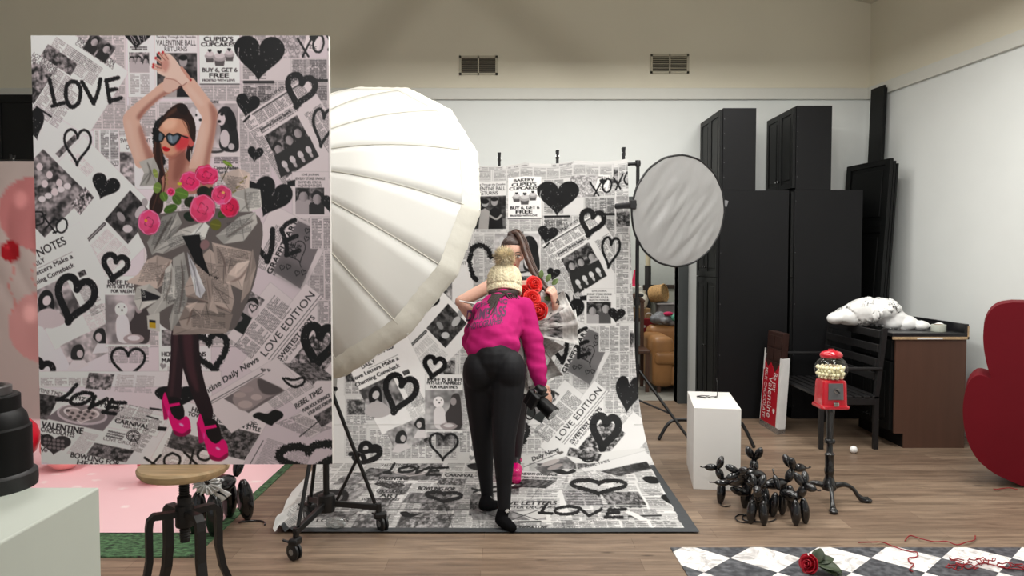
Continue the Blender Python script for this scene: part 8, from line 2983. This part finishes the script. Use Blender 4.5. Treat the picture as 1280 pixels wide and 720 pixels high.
# ---- roses at her chest
M_CORAL = pm('coral_rose_petal', (226, 58, 54), 0.55, var=0.14, scale=25)
M_GREEN = pm('fresh_leaf', (86, 108, 54), 0.55, var=0.25, scale=20)
bc = P(668, 385, 4.98)
bq = thing('bouquet', bc - Vector((0, 0, 0.12)), 'bunch of coral red roses in newsprint tucked against the newspaper dress', 'flowers')
for i, (px, py, Y, r, sd) in enumerate([(667, 356, 4.98, 0.050, 3), (664, 374, 4.92, 0.053, 5), (676, 390, 4.90, 0.052, 8), (656, 366, 5.02, 0.045, 9), (654, 388, 4.98, 0.048, 12)]):
    c = P(px, py, Y)
    Mx = Matrix.Rotation(math.radians(68), 3, 'X') @ Matrix.Rotation(rng.uniform(-.5, .5), 3, 'Y')
    Mx = Matrix.Rotation(rng.uniform(-.3, .4), 3, 'Z') @ Mx
    ro = rose(bq, c, r, Mx, M_CORAL, sd, 'rose')
    for d, L, w in [((rng.uniform(-1, 1), 0.4, rng.uniform(-1, 1)), 0.06, 0.018), ((rng.uniform(-1, 1), 0.3, rng.uniform(-.4, 1)), 0.055, 0.017)]:
        leaf(bq, c + Vector((0, 0.03, 0)), d, (0, -1, 0.2), L, w, M_GREEN)
for (px, py, dx, dz) in [(676, 366, 1, .3), (680, 372, .8, -.2), (683, 352, .5, 1), (676, 348, .1, 1), (690, 356, .8, .8)]:
    leaf(bq, P(px, py, 5.0), (dx, -0.1, dz), (0, -1, 0.2), 0.055, 0.017, M_GREEN)
for i in range(5):
    c = P(668, 385, 4.98)
    MB().tube(catmull([c + Vector((rng.uniform(-.05, .05), 0.02, 0.08)), c + Vector((0, 0.06, -0.02)), c + Vector((0.01, 0.10, -0.11))], 5), 0.004, 6).build('stem', M_GREEN, bq, True)
def wrap(px, py, Y, d, up, L, w, seed, tone):
    p, d = P(px, py, Y), Vector(d).normalized(); s_ = d.cross(Vector(up)).normalized(); n_ = s_.cross(d).normalized()
    NU_, NV_ = 30, 30
    co = np.zeros((NV_ + 1, NU_ + 1, 3))
    for j in range(NV_ + 1):
        for i in range(NU_ + 1):
            u, v = i / NU_ - 0.5, j / NV_
            q = p + d * (L * v) + s_ * (u * w * (0.35 + 0.65 * v)) + n_ * (0.03 * math.sin(u * 8 + seed) * (0.3 + v) + 0.02 * mnoise.noise(Vector((u * 5 + seed, v * 5, 0))) + 0.10 * u * u)
            co[j, i] = q
    me = grid_mesh('paper_wrap', co)
    uu, vv = np.meshgrid(np.linspace(0, 1, NU_ + 1), np.linspace(0, 1, NV_ + 1))
    ink_attr(me, sample(NP, (4 + uu * 40).ravel(), (12 + vv * 40).ravel()) * tone)
    solid(link_mesh('paper_wrap', me, M_PAPER, bq), 0.0012)
wrap(672, 404, 4.97, (1, 0.0, 0.42), (0, -1, 0.2), 0.24, 0.26, 1.0, 1.0)
wrap(668, 412, 4.96, (1, 0.05, 0.05), (0, -1, 0.2), 0.28, 0.24, 2.4, 0.95)
wrap(664, 406, 5.0, (0.75, 0.1, 0.9), (0, -1, 0.2), 0.22, 0.2, 4.2, 0.97)
wrap(664, 420, 4.98, (0.7, 0.05, -0.7), (0, -1, 0.2), 0.20, 0.2, 5.4, 0.85)
wrap(664, 426, 5.0, (0.35, 0.0, -1), (0, -1, 0.2), 0.28, 0.24, 7.1, 0.9)
